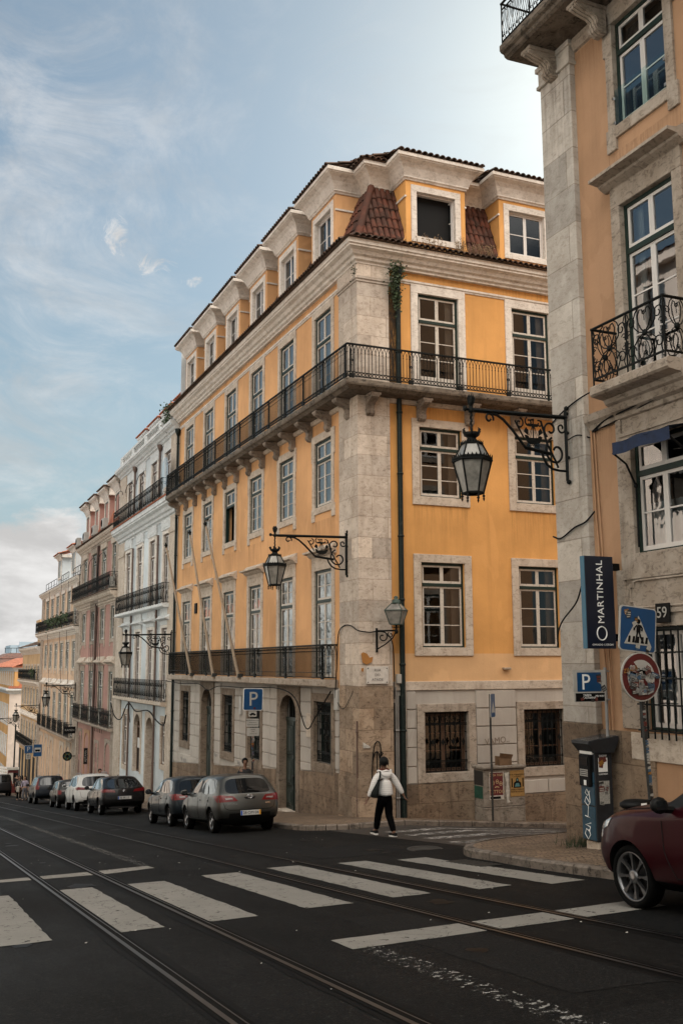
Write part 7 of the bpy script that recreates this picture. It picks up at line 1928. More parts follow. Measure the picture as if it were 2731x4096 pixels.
# woman walking away, local frame: +y is the way she walks, feet at z=0
wo = thing('person', 'person in a white quilted jacket and black trousers walking away with a dark shoulder bag', 'person', (9.93, 20.75, zroad(9.93,20.75)+.012), math.radians(2))
J = []; B = []
def jn(p, r): J.append((Vector(p), r)); return len(J)-1
pel = jn((0,0,.88), (.155,.115)); wst = jn((0,.01,1.04), (.12,.09)); chs = jn((0,.03,1.24), (.12,.08)); nkb = jn((0,.03,1.405), (.065,.06)); nk = jn((0,.045,1.47), (.052,.052))
hd0 = jn((0,.05,1.535), (.068,.078)); hd1 = jn((0,.05,1.60), (.078,.096)); hd2 = jn((0,.04,1.665), (.066,.08))
cla = jn((0,.03,1.345), (.075,.06)); B += [(pel,wst),(wst,chs),(chs,cla),(cla,nkb),(nkb,nk),(nk,hd0),(hd0,hd1),(hd1,hd2)]
# left arm hangs a little out, right arm swings out to the side
arms = {}
for s, el, wr in ((-1, (-.30,.0,1.07), (-.385,.07,.83)), (1, (.315,-.02,1.09), (.44,-.06,.865))):
    a = jn((s*.165,.02,1.335), .05); e = jn(el, .042); w = jn(wr, .03); B += [(cla,a),(a,e),(e,w)]; arms[s] = w
    D = (Vector(wr)-Vector(el)).normalized(); hj, hb = hand(s, wr, (0,1,0), D)
    o = len(J)-0; J += [(p, r) for p, r in hj[1:]]
    B += [((w if x == 0 else o+x-1), (w if y_ == 0 else o+y_-1)) for x, y_ in hb]
# legs mid stride: right foot forward planted, left foot behind pushing off
for s, kn, an, toe in ((1, (.10,.02,.48), (.115,-.20,.10), (.15,-.06,.04)), (-1, (-.065,.20,.49), (-.075,.30,.10), (-.09,.46,.05))):
    h = jn((s*.085,0,.82), .095); k = jn(kn, .062); a = jn(an, .042); t = jn(toe, .036); B += [(pel,h),(h,k),(k,a),(a,t)]
skin_part('body', J, B, M['skin'], wo)
# head details: ears, nose, face forward
mb = MB()
for s in (-1,1): mb.lathe([(.0,-.010),(.016,-.004),(.018,.004),(.0,.010)], (s*.078,.055,1.59), 8, M=Matrix.Rotation(PI/2, 4, 'Y'))
mb.tube([(0,.14,1.625),(0,.165,1.59),(0,.15,1.575)], [.01,.016,.012], 6); mb.build('face', M['skin'], wo, (0,0,0))
mb = MB(); bmn = bmesh.new(); bmesh.ops.create_icosphere(bmn, subdivisions=4, radius=1)
for v in bmn.verts:
    n_ = mnoise.noise(v.co*9)*.03+mnoise.noise(v.co*22)*.02; c = v.co*(1+n_)
    v.co = Vector((c.x*.102, .035+c.y*.118, 1.625+c.z*.105))
bmesh.ops.delete(bmn, geom=[v for v in bmn.verts if (v.co.y > .10 and v.co.z < 1.655) or v.co.z < 1.525], context='VERTS')
mb.bm(bmn, 0, True)
for i in range(70):
    a = rnd.uniform(0, 2*PI); z = rnd.uniform(1.53,1.62); 
    if math.sin(a) > .5: continue
    p = Vector((.095*math.cos(a), .035+.108*math.sin(a), z)); mb.tube([p, p+Vector((.012*math.cos(a), .012*math.sin(a), -.03))], [.008,.002], 3)
mb.build('hair', M['hair'], wo, (0,0,0))
# trousers
def leg(hip, kn, an, r0, r1, r2): return [(hip, r0), ((Vector(hip)+Vector(kn))/2, (r0+r1)/2), (kn, r1), ((Vector(kn)+Vector(an))/2, (r1+r2)/2+.004), (an, r2)]
TJ = [((0,0,.97), (.175,.135)), ((0,0,.86), (.20,.15))]; TB = [(0,1)]
for s, kn, an in ((1, (.10,.02,.48), (.115,-.19,.105)), (-1, (-.062,.20,.49), (-.075,.30,.11))):
    o = len(TJ); TJ += leg((s*.09,.0,.76), kn, an, .118, .090, .064); TB += [(1,o),(o,o+1),(o+1,o+2),(o+2,o+3),(o+3,o+4)]
skin_part('trousers', TJ, TB, M['trousers'], wo)
# jacket: torso and sleeves in one surface, hood behind the neck
JJ = [((.015,.0,.865), (.235,.175)), ((.012,.0,.94), (.23,.17)), ((.01,.01,1.10), (.215,.155)), ((0,.015,1.22), (.212,.15)), ((0,.02,1.30), (.20,.14)), ((0,.03,1.41), (.085,.08))]
JB = [(0,1),(1,2),(2,3),(3,4),(4,5)]
for s, el, wr in ((-1, (-.30,.0,1.07), (-.375,.065,.855)), (1, (.32,-.02,1.09), (.425,-.055,.89))):
    o = len(JJ); m_ = Vector(((s*.185+el[0])/2, .01, 1.21)); JJ += [((s*.16,.02,1.315), .105), (m_, .088), (el, .078), ((Vector(el)+Vector(wr))/2, .068), (wr, .056)]; JB += [(4,o),(o,o+1),(o+1,o+2),(o+2,o+3),(o+3,o+4)]
skin_part('jacket', JJ, JB, M['puffer'], wo)
mb = MB()
mb.grid(lambda u, v: ((.17*math.sin((u-.5)*PI*1.05))*(1-.35*v**2), -.085-.055*math.sin(PI*min(1, v*1.1))*math.cos((u-.5)*PI*.9)+.09*(1-math.cos((u-.5)*PI*1.05))*.8, 1.415-.20*v*math.cos((u-.5)*PI*.85)), 20, 10)
mb.tube([(.155*math.sin((i/16-.5)*PI*1.1), -.08+.10*(1-math.cos((i/16-.5)*PI*1.1)), 1.415+.01*math.sin(i)) for i in range(17)], .028, 8)
mb.build('hood', M['puffer'], wo, (0,0,0))
mb = MB(); mb.tube([(.098*math.cos(i*PI/8), .035+.085*math.sin(i*PI/8), 1.435+.012*math.sin(i*2)) for i in range(16)], .036, 7, closed=True); mb.build('scarf', M['scarf'], wo, (0,0,0))
# shoes
for s, c, rot, up in ((1, (.125,-.15,0), 0, 0), (-1, (-.08,.36,.0), .0, .0)):
    T_ = Matrix.Translation((c[0],c[1],up)) @ Matrix.Rotation(-rot if s < 0 else 0, 4, 'X')
    mb = MB(T_); out = [(.0,-.125),(.035,-.11),(.042,-.04),(.04,.02),(.05,.09),(.045,.14),(.02,.17),(0,.172)]; poly = out+[(-x, y) for x, y in out[::-1][1:-1]]
    mb.prism(poly, 0, .032, 'z', 1)
    vs = []; n = len(poly)
    for z, f in ((.030,1.0),(.06,.98),(.085,.80)): vs += [(x*f, (y if z < .07 else min(y, .05)*.9-.01), z+(0 if y > .02 else .012)) for x, y in poly]
    mb.add(vs, [(j*n+i, j*n+(i+1) % n, (j+1)*n+(i+1) % n, (j+1)*n+i) for j in range(2) for i in range(n)]+[tuple(2*n+i for i in range(n))], 0, True)
    mb.tube([(.052,.07,.045),(.05,.0,.05),(.04,-.06,.075)], .006, 4, 1)
    mb.build('shoe', [M['black'], M['shoe_sole']], wo, (0,0,0))
# shoulder bag, a thing of its own
T_ = Matrix.Translation(wo.location) @ Matrix.Rotation(math.radians(2), 4, 'Z')
mb = MB(T_)
rings = [((-.275,-.03,.86),.065,.12),((-.285,-.03,.90),.085,.15),((-.275,-.035,.98),.08,.145),((-.25,-.05,1.08),.06,.11),((-.215,-.075,1.17),.035,.06),((-.195,-.085,1.215),.03,.045),((-.19,-.088,1.24),.04,.05)]
loft(rings, 18, 0, mb)
mb.tube([(-.19,-.10,1.235),(-.17,-.115,1.31),(-.145,-.08,1.405),(-.14,0,1.435),(-.17,.08,1.36),(-.20,.10,1.22)], .011, 6); mb.tube([(-.20,-.09,1.235),(-.185,-.105,1.30),(-.16,-.075,1.40),(-.155,.0,1.43),(-.18,.07,1.36)], .01, 6)
tag(mb.build('shoulder_bag', M['bag']), 'slouchy dark green bag slung from the left shoulder of the person in white', 'bag')
# simpler standing figures further off
def figure(loc, rz, label, top, bottom, hair, h=1.72, long_hair=False, stride=.12, group=None, skin='skin_light'):
    r = thing('person', label, 'person', loc, rz, group); k = h/1.72; J = []; B = []
    def q(p, rr): J.append((Vector(p)*k, tuple(x*k for x in rr) if isinstance(rr, tuple) else rr*k)); return len(J)-1
    pel = q((0,0,.90), (.15,.11)); w = q((0,0,1.06), (.13,.10)); c = q((0,.01,1.27), (.15,.105)); n0 = q((0,.015,1.44), .058); n1 = q((0,.025,1.50), .05); h0 = q((0,.03,1.56), (.066,.08)); h1 = q((0,.03,1.63), (.074,.092)); h2 = q((0,.025,1.69), (.055,.07))
    B += [(pel,w),(w,c),(c,n0),(n0,n1),(n1,h0),(h0,h1),(h1,h2)]
    for s in (-1,1):
        a = q((s*.165,0,1.38), .058); e = q((s*.235,-.02*s,1.12), .042); wr = q((s*.25,.06,.90), .03); hn = q((s*.25,.09,.80), (.036,.02)); B += [(c,a),(a,e),(e,wr),(wr,hn)]
        for o_ in (.026,.009,-.009,-.026): f = q((s*.25,.10+o_,.755), .010); g = q((s*.243,.105+o_,.715), .009); B += [(hn,f),(f,g)]
        t = q((s*.245,.14,.80), .012); t2 = q((s*.24,.15,.765), .010); B += [(hn,t),(t,t2)]
        hp = q((s*.09,0,.82), .09); kn = q((s*.09,stride*s+.03,.48), .06); an = q((s*.09,stride*s*1.4-.02,.09), .042); to = q((s*.095,stride*s*1.4+.13,.045), .036); B += [(pel,hp),(hp,kn),(kn,an),(an,to)]
    skin_part('body', J, B, M[skin], r, 1)
    V = lambda *a: Vector(a)*k
    JJ = [(V(0,0,.93),(.175*k,.13*k)),(V(0,0,1.10),(.16*k,.12*k)),(V(0,.01,1.28),(.17*k,.12*k)),(V(0,.015,1.42),(.10*k,.085*k))]; JB = [(0,1),(1,2),(2,3)]
    for s in (-1,1):
        o_ = len(JJ); JJ += [(V(s*.165,0,1.375),.075*k),(V(s*.235,-.02*s,1.12),.058*k),(V(s*.25,.055,.92),.045*k)]; JB += [(2,o_),(o_,o_+1),(o_+1,o_+2)]
    skin_part('top', JJ, JB, top, r, 1)
    TJ = [(V(0,0,.99),(.155*k,.12*k)),(V(0,0,.88),(.17*k,.13*k))]; TB = [(0,1)]
    for s in (-1,1):
        o_ = len(TJ); TJ += leg(V(s*.09,0,.80), V(s*.09,stride*s+.03,.48), V(s*.09,stride*s*1.4-.02,.12), .105*k, .078*k, .062*k); TB += [(1,o_),(o_,o_+1),(o_+1,o_+2),(o_+2,o_+3),(o_+3,o_+4)]
    skin_part('trousers', TJ, TB, bottom, r, 1)
    mb = MB(); bmn = bmesh.new(); bmesh.ops.create_icosphere(bmn, subdivisions=3, radius=1)
    for v in bmn.verts: c_ = v.co*(1+.05*mnoise.noise(v.co*8)); v.co = Vector((c_.x*.095, .01+c_.y*.108, 1.655+c_.z*.10))*k
    bmesh.ops.delete(bmn, geom=[v for v in bmn.verts if v.co.y > .075*k and v.co.z < 1.69*k], context='VERTS'); mb.bm(bmn, 0, True)
    if long_hair: loft([((0,-.07*k,1.32*k),.07*k,.03*k),((0,-.075*k,1.45*k),.10*k,.045*k),((0,-.05*k,1.60*k),.10*k,.07*k),((0,-.02*k,1.70*k),.08*k,.07*k)], 12, 0, mb)
    mb.build('hair', hair, r, (0,0,0))
    mb = MB(); mb.tube([V(0,.115,1.65), V(0,.135,1.615), V(0,.12,1.60)], [.008,.014,.01], 5)
    for s in (-1,1): mb.lathe([(0,-.01),(.012,0),(0,.01)], V(s*.032,.105,1.645), 6, 1)
    mb.tube([V(-.022,.112,1.572), V(.022,.112,1.572)], .005, 4, 1); mb.build('face', [M[skin], M['hair']], r, (0,0,0))
    for s in (-1,1): mb = MB(); loft([(V(s*.095,stride*s*1.4+.05,.0),.045*k,.13*k),(V(s*.095,stride*s*1.4+.05,.05),.043*k,.125*k),(V(s*.093,stride*s*1.4+.0,.10),.038*k,.07*k)], 12, 0, mb); mb.build('shoe', M['black'], r, (0,0,0))
    return r
cl = lambda n, c: simple(n, c, .85, 0, .2, 8, obj=True)
figure((9.9, 30.9, zroad(0,30.9)+PAVE), PI, 'person with short dark hair in dark clothes standing behind the silver grey hatchback', cl('dark_jacket', (.012,.012,.014)), M['trousers'], M['hair'], 1.78, stride=0, skin='skin')
figure((9.75, 99.5, zroad(0,99.5)+PAVE), .1, 'person all in black walking away down the far pavement', cl('black_coat', (.008,.008,.008)), M['trousers'], M['hair'], 1.88)
figure((10.45, 101.5, zroad(0,101.5)+PAVE), 0, 'person with long dark hair in a grey top walking down the far pavement', cl('grey_top', (.16,.15,.14)), M['trousers'], M['hair'], 1.68, True)
lil = figure((8.2, 77.6, zroad(0,77.6)), PI*.9, 'person in a lilac top with dark glasses coming up beside the tall dark estate', cl('lilac_top', (.28,.24,.30)), cl('grey_skirt', (.07,.07,.08)), M['hair'], 1.72, True)
figure((7.95, 79.2, zroad(0,79.2)), PI*.95, 'person with dark hair half hidden behind the one in lilac', cl('dark_top', (.03,.028,.028)), M['trousers'], M['hair'], 1.75, True)
mb = MB(); mb.cbox(7.62,77.45,zroad(0,77.5)+.62,7.82,77.75,zroad(0,77.5)+1.0,.03); mb.tube([(7.70,77.6,zroad(0,77.5)+1.0),(7.78,77.58,zroad(0,77.5)+1.3),(7.96,77.6,zroad(0,77.5)+1.46),(7.80,77.6,zroad(0,77.5)+1.0)], .015, 5)
tag(mb.build('tote_bag', cl('canvas_tote', (.33,.30,.26))), 'pale canvas tote bag on the shoulder of the person in lilac', 'bag')
figure((9.8, 56.2, zroad(0,56.2)+PAVE), PI, 'person with only a dark head showing above the white sport utility car', cl('navy_top', (.015,.017,.025)), M['trousers'], M['hair'], 1.76, stride=0)
# ------------------------------------------------------------------ signs, poles, street furniture
def roundrect(w, h, r, n=5):
    P = []
    for cx, cz, a in ((w/2-r,h/2-r,0),(-w/2+r,h/2-r,90),(-w/2+r,-h/2+r,180),(w/2-r,-h/2+r,270)):
        P += [(cx+r*math.cos(math.radians(a+90*i/n)), cz+r*math.sin(math.radians(a+90*i/n))) for i in range(n+1)]
    return P
def disc(r, n=32): return [(r*math.cos(2*PI*i/n), r*math.sin(2*PI*i/n)) for i in range(n)]
def stickers(mb, n, box, y, mats, smin=.03, smax=.08, inside=None, wide=1.0):
    k = 0
    while k < n:
        x, z = rnd.uniform(box[0], box[1]), rnd.uniform(box[2], box[3])
        if inside and not inside(x, z): k += .2; continue
        w, h = rnd.uniform(smin, smax)*wide, rnd.uniform(smin, smax)/wide; a = rnd.uniform(-.5,.5)
        c, s_ = math.cos(a), math.sin(a); yy = y-.0006*k-.001
        mb.add([(x+c*p*w/2-s_*q*h/2, yy, z+s_*p*w/2+c*q*h/2) for p, q in ((-1,-1),(1,-1),(1,1),(-1,1))], [(0,1,2,3)], rnd.choice(mats)); k += 1
        if w > .05 and len(mats) > 3:
            # printed bands on the sticker
            m2 = rnd.choice(mats)
            for t in (-.25,.1): mb.add([(x+c*p*w*.4-s_*(q*h*.1+t*h), yy-.0004, z+s_*p*w*.4+c*(q*h*.1+t*h)) for p, q in ((-1,-1),(1,-1),(1,1),(-1,1))], [(0,1,2,3)], m2)
STK = [simple('sticker_%s' % n, c, .5, 0, .35, 40, obj=True) for n, c in (('pale', (.30,.29,.265)), ('black', (.02,.02,.02)), ('red', (.10,.02,.015)), ('blue', (.04,.08,.13)), ('orange', (.22,.10,.015)), ('grey', (.16,.16,.155)))]
STM = [M['white']]+STK
def post(mb, x, y, z0, z1, r=.03, mi=0): mb.tube([(x,y,z0),(x,y,z1)], r, 10, mi)
# flagpoles
for Y, xt, zt in ((43.75,10.24,5.26),(40.2,10.39,5.4),(36.7,10.09,5.3)):
    z0 = -.55; lab = {43.75:'bare weathered flagpole leaning out from the balcony, nearest the white townhouse', 40.2:'bare weathered flagpole leaning out from the balcony, middle one of the three', 36.7:'bare weathered flagpole leaning out from the balcony, nearest the corner lantern'}[Y]
    t = thing('flagpole', lab, 'flagpole', (11.5,Y,z0), 0, 'flagpoles on the first balcony')
    mb = MB(); mb.tube([(11.5,Y,z0),(xt,Y,zt)], [.06,.04], 8); mb.build('pole', M['pole_wood'], t)
    d = (Vector((xt,Y,zt))-Vector((11.5,Y,z0))).normalized(); mb = MB(); mb.lathe([(.0,-.08),(.05,-.05),(.04,-.02),(.075,.03),(.075,.07),(.03,.12),(.0,.2)], Vector((xt,Y,zt)), 8, M=d.to_track_quat('Z','Y').to_matrix().to_4x4()); mb.build('finial', M['iron'], t)
    mb = MB(); mb.cbox(11.42,Y-.09,-.47,11.62,Y+.09,-.33,.01); mb.build('socket', M['iron_worn'], t)
# big blue parking sign with plates under it
ps = thing('parking_sign', 'large blue P parking sign above three white plates, behind the silver grey hatchback', 'sign', (10.0,30.4,zroad(0,30.4)+PAVE))
mb = MB(); post(mb, 10.0, 30.44, zroad(0,30.4)+PAVE, -.8, .032); stickers(mb, 26, (9.975,10.025,-3.6,-2.1), 30.405, [1,2,3,4,5], .03, .09)
mb.build('pole', [M['iron_worn']]+STK, ps)
mb = MB(Matrix.Translation((9.98,30.38,-1.07)) @ Matrix.Rotation(.02, 4, 'Y')); mb.prism(roundrect(.64,.68,.05), -.012, .012, 'y', 1); mb.prism(roundrect(.61,.65,.04), -.016, -.012, 'y', 0)
mb.prism([(.02,-.30),(.09,-.30),(.09,-.24),(.02,-.24)], -.018, -.016, 'y', 2)
o = mb.build('panel', [M['sign_blue'], M['white'], M['sign_red']], ps)
mb = MB(Matrix.Translation((9.98,30.36,-1.07))); put_text(mb, 'P', .62, Matrix.Translation((0,0,-.005)), 0, .003); mb.build('lettering', M['offwhite'], o)
for z, w, h, rows in ((-1.52,.26,.17,None),(-1.79,.40,.25,['PAGO DE SEGUNDA A SEXTA','DAS 9H AS 19H','BOLSA DE RESIDENTES']),(-2.07,.40,.25,['SABADOS','GAZA','DAS 9H AS 13H'])):
    mb = MB(Matrix.Translation((9.98+rnd.uniform(-.01,.02),30.385,z)) @ Matrix.Rotation(rnd.uniform(-.03,.03), 4, 'Y')); mb.prism(roundrect(w,h,.02), -.008, .008, 'y', 0)
    if rows:
        for i, t_ in enumerate(rows): put_text(mb, t_, .034, Matrix.Translation((0,-.011,.07-.065*i)), 1, .001)
    else:
        mb.prism([(-.10,-.03),(.10,-.03),(.10,.0),(.06,.005),(.035,.035),(-.04,.035),(-.065,.005),(-.10,0)], -.011, -.008, 'y', 1)
        for x in (-.055,.055): mb.prism([(x+p,-.035+q) for p, q in disc(.02,10)], -.012, -.008, 'y', 1)
    mb.build('plate', [M['offwhite'], M['ink']], ps)
# leaning pole with crossing sign and round sign
ts = thing('traffic_sign', 'leaning stickered pole with a blue pedestrian crossing sign above a round red one', 'sign', (9.92,11.84,zroad(0,11.8)+PAVE))
mb = MB(); mb.tube([(9.93,11.84,zroad(0,11.8)+PAVE),(9.86,11.84,-1.5),(9.80,11.84,-.4),(9.74,11.84,.75)], .03, 10)
for i in range(46):
    z = -2.3+i*.038; x = 9.93+(z+2.65)*-.055
    mb.add([(x-.027,11.806,z),(x+.027,11.806,z),(x+.027,11.804,z+rnd.uniform(.02,.06)),(x-.027,11.804,z+.03)], [(0,1,2,3)], rnd.choice([1,2,2,3,4,5,6]))
mb.build('pole', [M['iron_worn']]+STK, ts)
mb = MB(Matrix.Translation((9.76,11.79,.495)) @ Matrix.Rotation(math.radians(5.5), 4, 'Y'))
mb.prism(roundrect(.66,.66,.06), -.012, .014, 'y', 1); mb.prism(roundrect(.625,.625,.05), -.015, -.012, 'y', 0)
mb.prism([(0,.20),(.245,-.225),(-.245,-.225)], -.017, -.015, 'y', 1)
for i in range(5): x = -.155+i*.078; mb.prism([(x-.028,-.20),(x+.018,-.20),(x+.024,-.105),(x-.012,-.105)], -.019, -.017, 'y', 2)
mb.prism([(p,.115+q) for p, q in disc(.036,14)], -.021, -.017, 'y', 2)
mb.prism([(-.03,.07),(.03,.07),(.045,.05),(.04,-.05),(-.035,-.05)], -.021, -.019, 'y', 2)
for pts in ([(-.03,.06),(-.07,.02),(-.075,-.02)],[(.035,.06),(.07,.02),(.062,-.02)],[(-.015,-.05),(-.03,-.12),(-.045,-.20)],[(.02,-.05),(.045,-.11),(.10,-.195)]): mb.tube([(x,-.018,z) for x, z in pts], .014, 5, 2)
stickers(mb, 4, (-.26,-.02,.12,.28), -.022, [7,3,3,4], .05, .09); stickers(mb, 4, (-.2,.2,-.29,-.24), -.022, [4,3,6,3], .05, .08); stickers(mb, 1, (-.07,-.05,.06,.08), -.024, [3], .08, .09)
mb.build('crossing_panel', [M['sign_blue'], M['offwhite'], M['ink']]+STK, ts)
mb = MB(Matrix.Translation((9.775,11.79,-.19)) @ Matrix.Rotation(math.radians(4), 4, 'Y'))
mb.prism(disc(.355), -.012, .014, 'y', 1); mb.prism(disc(.335), -.015, -.012, 'y', 0); mb.prism(disc(.245), -.017, -.015, 'y', 1)
mb.prism([(-.22,.2),(-.17,.24),(.22,-.2),(.17,-.24)], -.0185, -.017, 'y', 0)
mb.prism([(-.06,-.2),(-.0,-.2),(-.0,.02),(.12,.02),(.12,.10),(-.06,.10)], -.018, -.017, 'y', 2)
mb.prism([(-.2,.02),(.2,.02),(.2,.08),(-.2,.08)], -.0188, -.018, 'y', 2)
stickers(mb, 64, (-.32,.32,-.32,.14), -.019, [3,3,4,4,8,8,8,6,5], .035, .10, inside=lambda x, z: x*x+z*z < .072, wide=1.35)
put_text(mb, 'ZINERI', .085, Matrix.Translation((-.22,-.05,.09)) @ Matrix.Rotation(-.3, 4, 'Y'), 7, .002)
mb.build('round_panel', [M['sign_red'], M['offwhite'], M['ink']]+STK, ts)
# litter bin clamped to that pole
lb = thing('litter_bin', 'dark litter bin with a flat hooded lid clamped to the leaning sign pole', 'bin', (9.6,11.84,zroad(0,11.8)+PAVE+.35))
mb = MB(); loft([((9.61,11.82,-2.03),.22,.15),((9.60,11.82,-2.0),.25,.17),((9.60,11.82,-1.96),.25,.17),((9.60,11.82,-1.92),.17,.12),((9.60,11.82,-1.915),.05,.04)], 20, 0, mb); mb.cbox(9.80,11.77,-2.02,9.93,11.87,-1.93,.01)
mb.add([(9.56,11.648,-2.0),(9.66,11.648,-2.0),(9.66,11.65,-1.945),(9.56,11.65,-1.945)], [(0,1,2,3)], 1); mb.build('lid', [M['plastic'], M['white']], lb)
mb = MB(); loft([((9.6,11.82,-2.62),.17,.13),((9.6,11.82,-2.55),.2,.14),((9.6,11.82,-2.16),.23,.16),((9.6,11.82,-2.14),.21,.14)], 20, 0, mb)
for a in (-.18,.18): mb.tube([(9.6+a,11.84,-2.16),(9.6+a,11.84,-1.98)], .012, 5)
mb.cbox(9.80,11.78,-2.5,9.93,11.88,-2.2,.01); mb.build('bin_body', M['plastic'], lb)
# hotel sign
hs_ = thing('hotel_sign', 'tall dark navy projecting sign with the white words MARTINHAL and CHIADO LISBON', 'sign', (10.7,13.35,.2))
mb = MB(); mb.cbox(10.0,13.30,.241,10.57,13.41,1.746,.006); pn = mb.build('panel', simple('navy_panel', (.006,.009,.02), .3, 0, .1), hs_)
mb = MB(); mb.box(9.992,13.302,.243,9.999,13.408,1.744); mb.build('edge_strip', simple('teal_edge', (.01,.10,.17), .4), pn)
mb = MB(); put_text(mb, 'MARTINHAL', .176, Matrix.Translation((10.29,13.295,1.16)) @ Matrix.Rotation(-PI/2, 4, 'Y'), 0, .002, 1.08)
mb.tube([(10.29+.095*math.cos(2*PI*i/28), 13.296, .487+.108*math.sin(2*PI*i/28)) for i in range(28)], .011, 5, closed=True)
put_text(mb, 'CHIADO LISBON', .046, Matrix.Translation((10.30,13.295,.303)), 0, .001, 1.25); mb.build('lettering', M['white'], pn)
mb = MB()
for z in (.42,1.58): mb.cbox(10.57,13.32,z-.06,10.73,13.39,z+.06,.006); mb.build('bracket', M['black'], hs_)
# tariff sign on a thin galvanised post
tf = thing('parking_sign', 'small white framed P tariff sign on a thin grey post by the parking meter', 'sign', (10.52,13.56,zroad(0,13.56)+PAVE))
mb = MB(); post(mb, 10.52, 13.56, zroad(0,13.56)+PAVE, -.06, .027); 
for z in (-.12,-.58): mb.box(10.2,13.515,z-.012,10.57,13.525,z+.012); mb.lathe([(.034,-.02),(.034,.02)], (10.52,13.56,z), 10)
mb.build('pole', M['galv'], tf)
mb = MB(Matrix.Translation((10.155,13.5,-.355)))
mb.box(-.32,-.006,-.095,.32,.006,.255,0); mb.box(-.245,-.009,-.09,.225,-.006,.215,1); mb.box(-.31,-.008,-.255,.31,.006,-.10,0); mb.box(-.285,-.011,-.245,.285,-.008,-.115,2)
put_text(mb, 'P', .36, Matrix.Translation((-.08,-.010,.05)), 3, .001); put_text(mb, 'TARIFA', .05, Matrix.Translation((-.06,-.012,-.15)), 3, .001); put_text(mb, 'CASTANHA', .05, Matrix.Translation((-.02,-.012,-.19)), 3, .001); put_text(mb, 'MB WAY', .045, Matrix.Translation((.19,-.012,-.165)), 3, .001)
stickers(mb, 4, (.08,.28,-.06,.16), -.012, [4,5,9,6], .05, .10); stickers(mb, 3, (-.25,.2,-.23,-.18), -.014, [5,6,9], .04, .07)
mb.build('panel', [M['offwhite'], M['sign_blue'], M['ink'], M['white']]+STK, tf)
# parking meter
zb = zroad(0,13.6)+PAVE
pm = thing('parking_meter', 'tall dark blue parking meter with a slanted solar lid, card slots, stickers and white scribbles', 'parking meter', (10.3,13.65,zb))
blue = simple('meter_blue', (.010,.045,.075), .45, 0, .3, 6); dk = simple('meter_dark', (.010,.012,.016), .5, 0, .4, 8)
mb = MB(); mb.cbox(10.20,13.50,zb-.05,10.50,13.82,zb+.13,.02); mb.build('plinth', M['stone'], pm)
mb = MB(); mb.cbox(10.17,13.48,zb+.12,10.52,13.84,-1.42,.012); mb.build('cabinet', dk, pm)
mb = MB()
for z0, z1 in ((zb+.14,zb+.66),(zb+.68,zb+1.02),(zb+1.03,zb+1.2)): mb.cbox(10.152,13.49,z0,10.172,13.83,z1,.006)
mb.build('door', blue, pm)
mb = MB(); mb.prism([(10.16,-1.42),(10.53,-1.42),(10.63,-1.24),(10.63,-1.16),(10.03,-1.235),(10.03,-1.275)], 13.43, 13.88, 'y'); mb.build('head', dk, pm)
mb = MB(); mb.prism([(10.05,-1.230),(10.61,-1.160),(10.61,-1.154),(10.05,-1.224)], 13.45, 13.86, 'y'); mb.build('solar_panel', simple('solar_cell', (.05,.055,.06), .2), pm)
mb = MB(); mb.cbox(10.09,13.52,-1.95,10.18,13.80,-1.45,.02); mb.box(10.083,13.55,-1.62,10.092,13.77,-1.49,1)
for r_ in range(4):
    for c_ in range(6): mb.box(10.084,13.555+c_*.035,-1.70-r_*.03,10.092,13.58+c_*.035,-1.682-r_*.03,2)
mb.box(10.085,13.60,-1.93,10.092,13.66,-1.85,3); mb.box(10.14,13.5,-1.445,10.18,13.82,-1.40,3); mb.build('control_panel', [M['black'], M['car_glass'], M['offwhite'], M['white']], pm)
mb = MB(Matrix.Translation((10.345,13.478,0))); mb.box(-.10,-.002,-1.72,.08,0,-1.50,0); put_text(mb, 'LUXSTREET', .035, Matrix.Translation((-.01,-.004,-1.755)), 0, .001); put_text(mb, 'SHOW', .05, Matrix.Translation((-.01,-.004,-1.47)), 0, .001)
mb.box(-.10,-.002,-2.22,.10,0,-1.86,1); stickers(mb, 8, (-.08,.08,-2.2,-1.88), -.003, [1,2,3,6], .05, .12); stickers(mb, 4, (-.07,.05,-1.7,-1.52), -.003, [3,2,5], .04, .1); mb.build('sticker', STM+[M['paper']], pm)
mb = MB()
for pts in ([(13.6,-2.02),(13.66,-2.10),(13.72,-2.06),(13.68,-2.0),(13.62,-2.06),(13.60,-2.2),(13.66,-2.26),(13.74,-2.2),(13.70,-2.12),(13.62,-2.2)],[(13.65,-2.26),(13.67,-2.42),(13.60,-2.44),(13.74,-2.42)],[(13.6,-2.52),(13.74,-2.56),(13.62,-2.58),(13.64,-2.66),(13.72,-2.62),(13.76,-2.7),(13.68,-2.78),(13.62,-2.7),(13.66,-2.62)]): mb.tube([(10.150, y, z) for y, z in pts], .008, 4)
mb.build('scribble', M['white'], pm)
# edge-on sign on the side street
es = thing('traffic_sign', 'slim post in front of the utility cabinet with a blue sign seen edge on', 'sign', (15.32,25.0,zroad(15.32,25)+PAVE))
mb = MB(); post(mb, 15.32, 25.0, zroad(15.32,25)+PAVE, -.85, .03); mb.build('pole', M['iron_worn'], es)
mb = MB(Matrix.Translation((15.40,25.0,-1.17)) @ Matrix.Rotation(math.radians(44), 4, 'Z')); mb.prism(roundrect(.5,.68,.04), -.012, .012, 'y', 0); mb.prism(roundrect(.46,.64,.04), -.016, -.012, 'y', 1); mb.prism([(-.17,-.2),(.17,-.2),(0,.12)], -.018, -.016, 'y', 0); mb.build('panel', [M['offwhite'], M['sign_blue']], es)
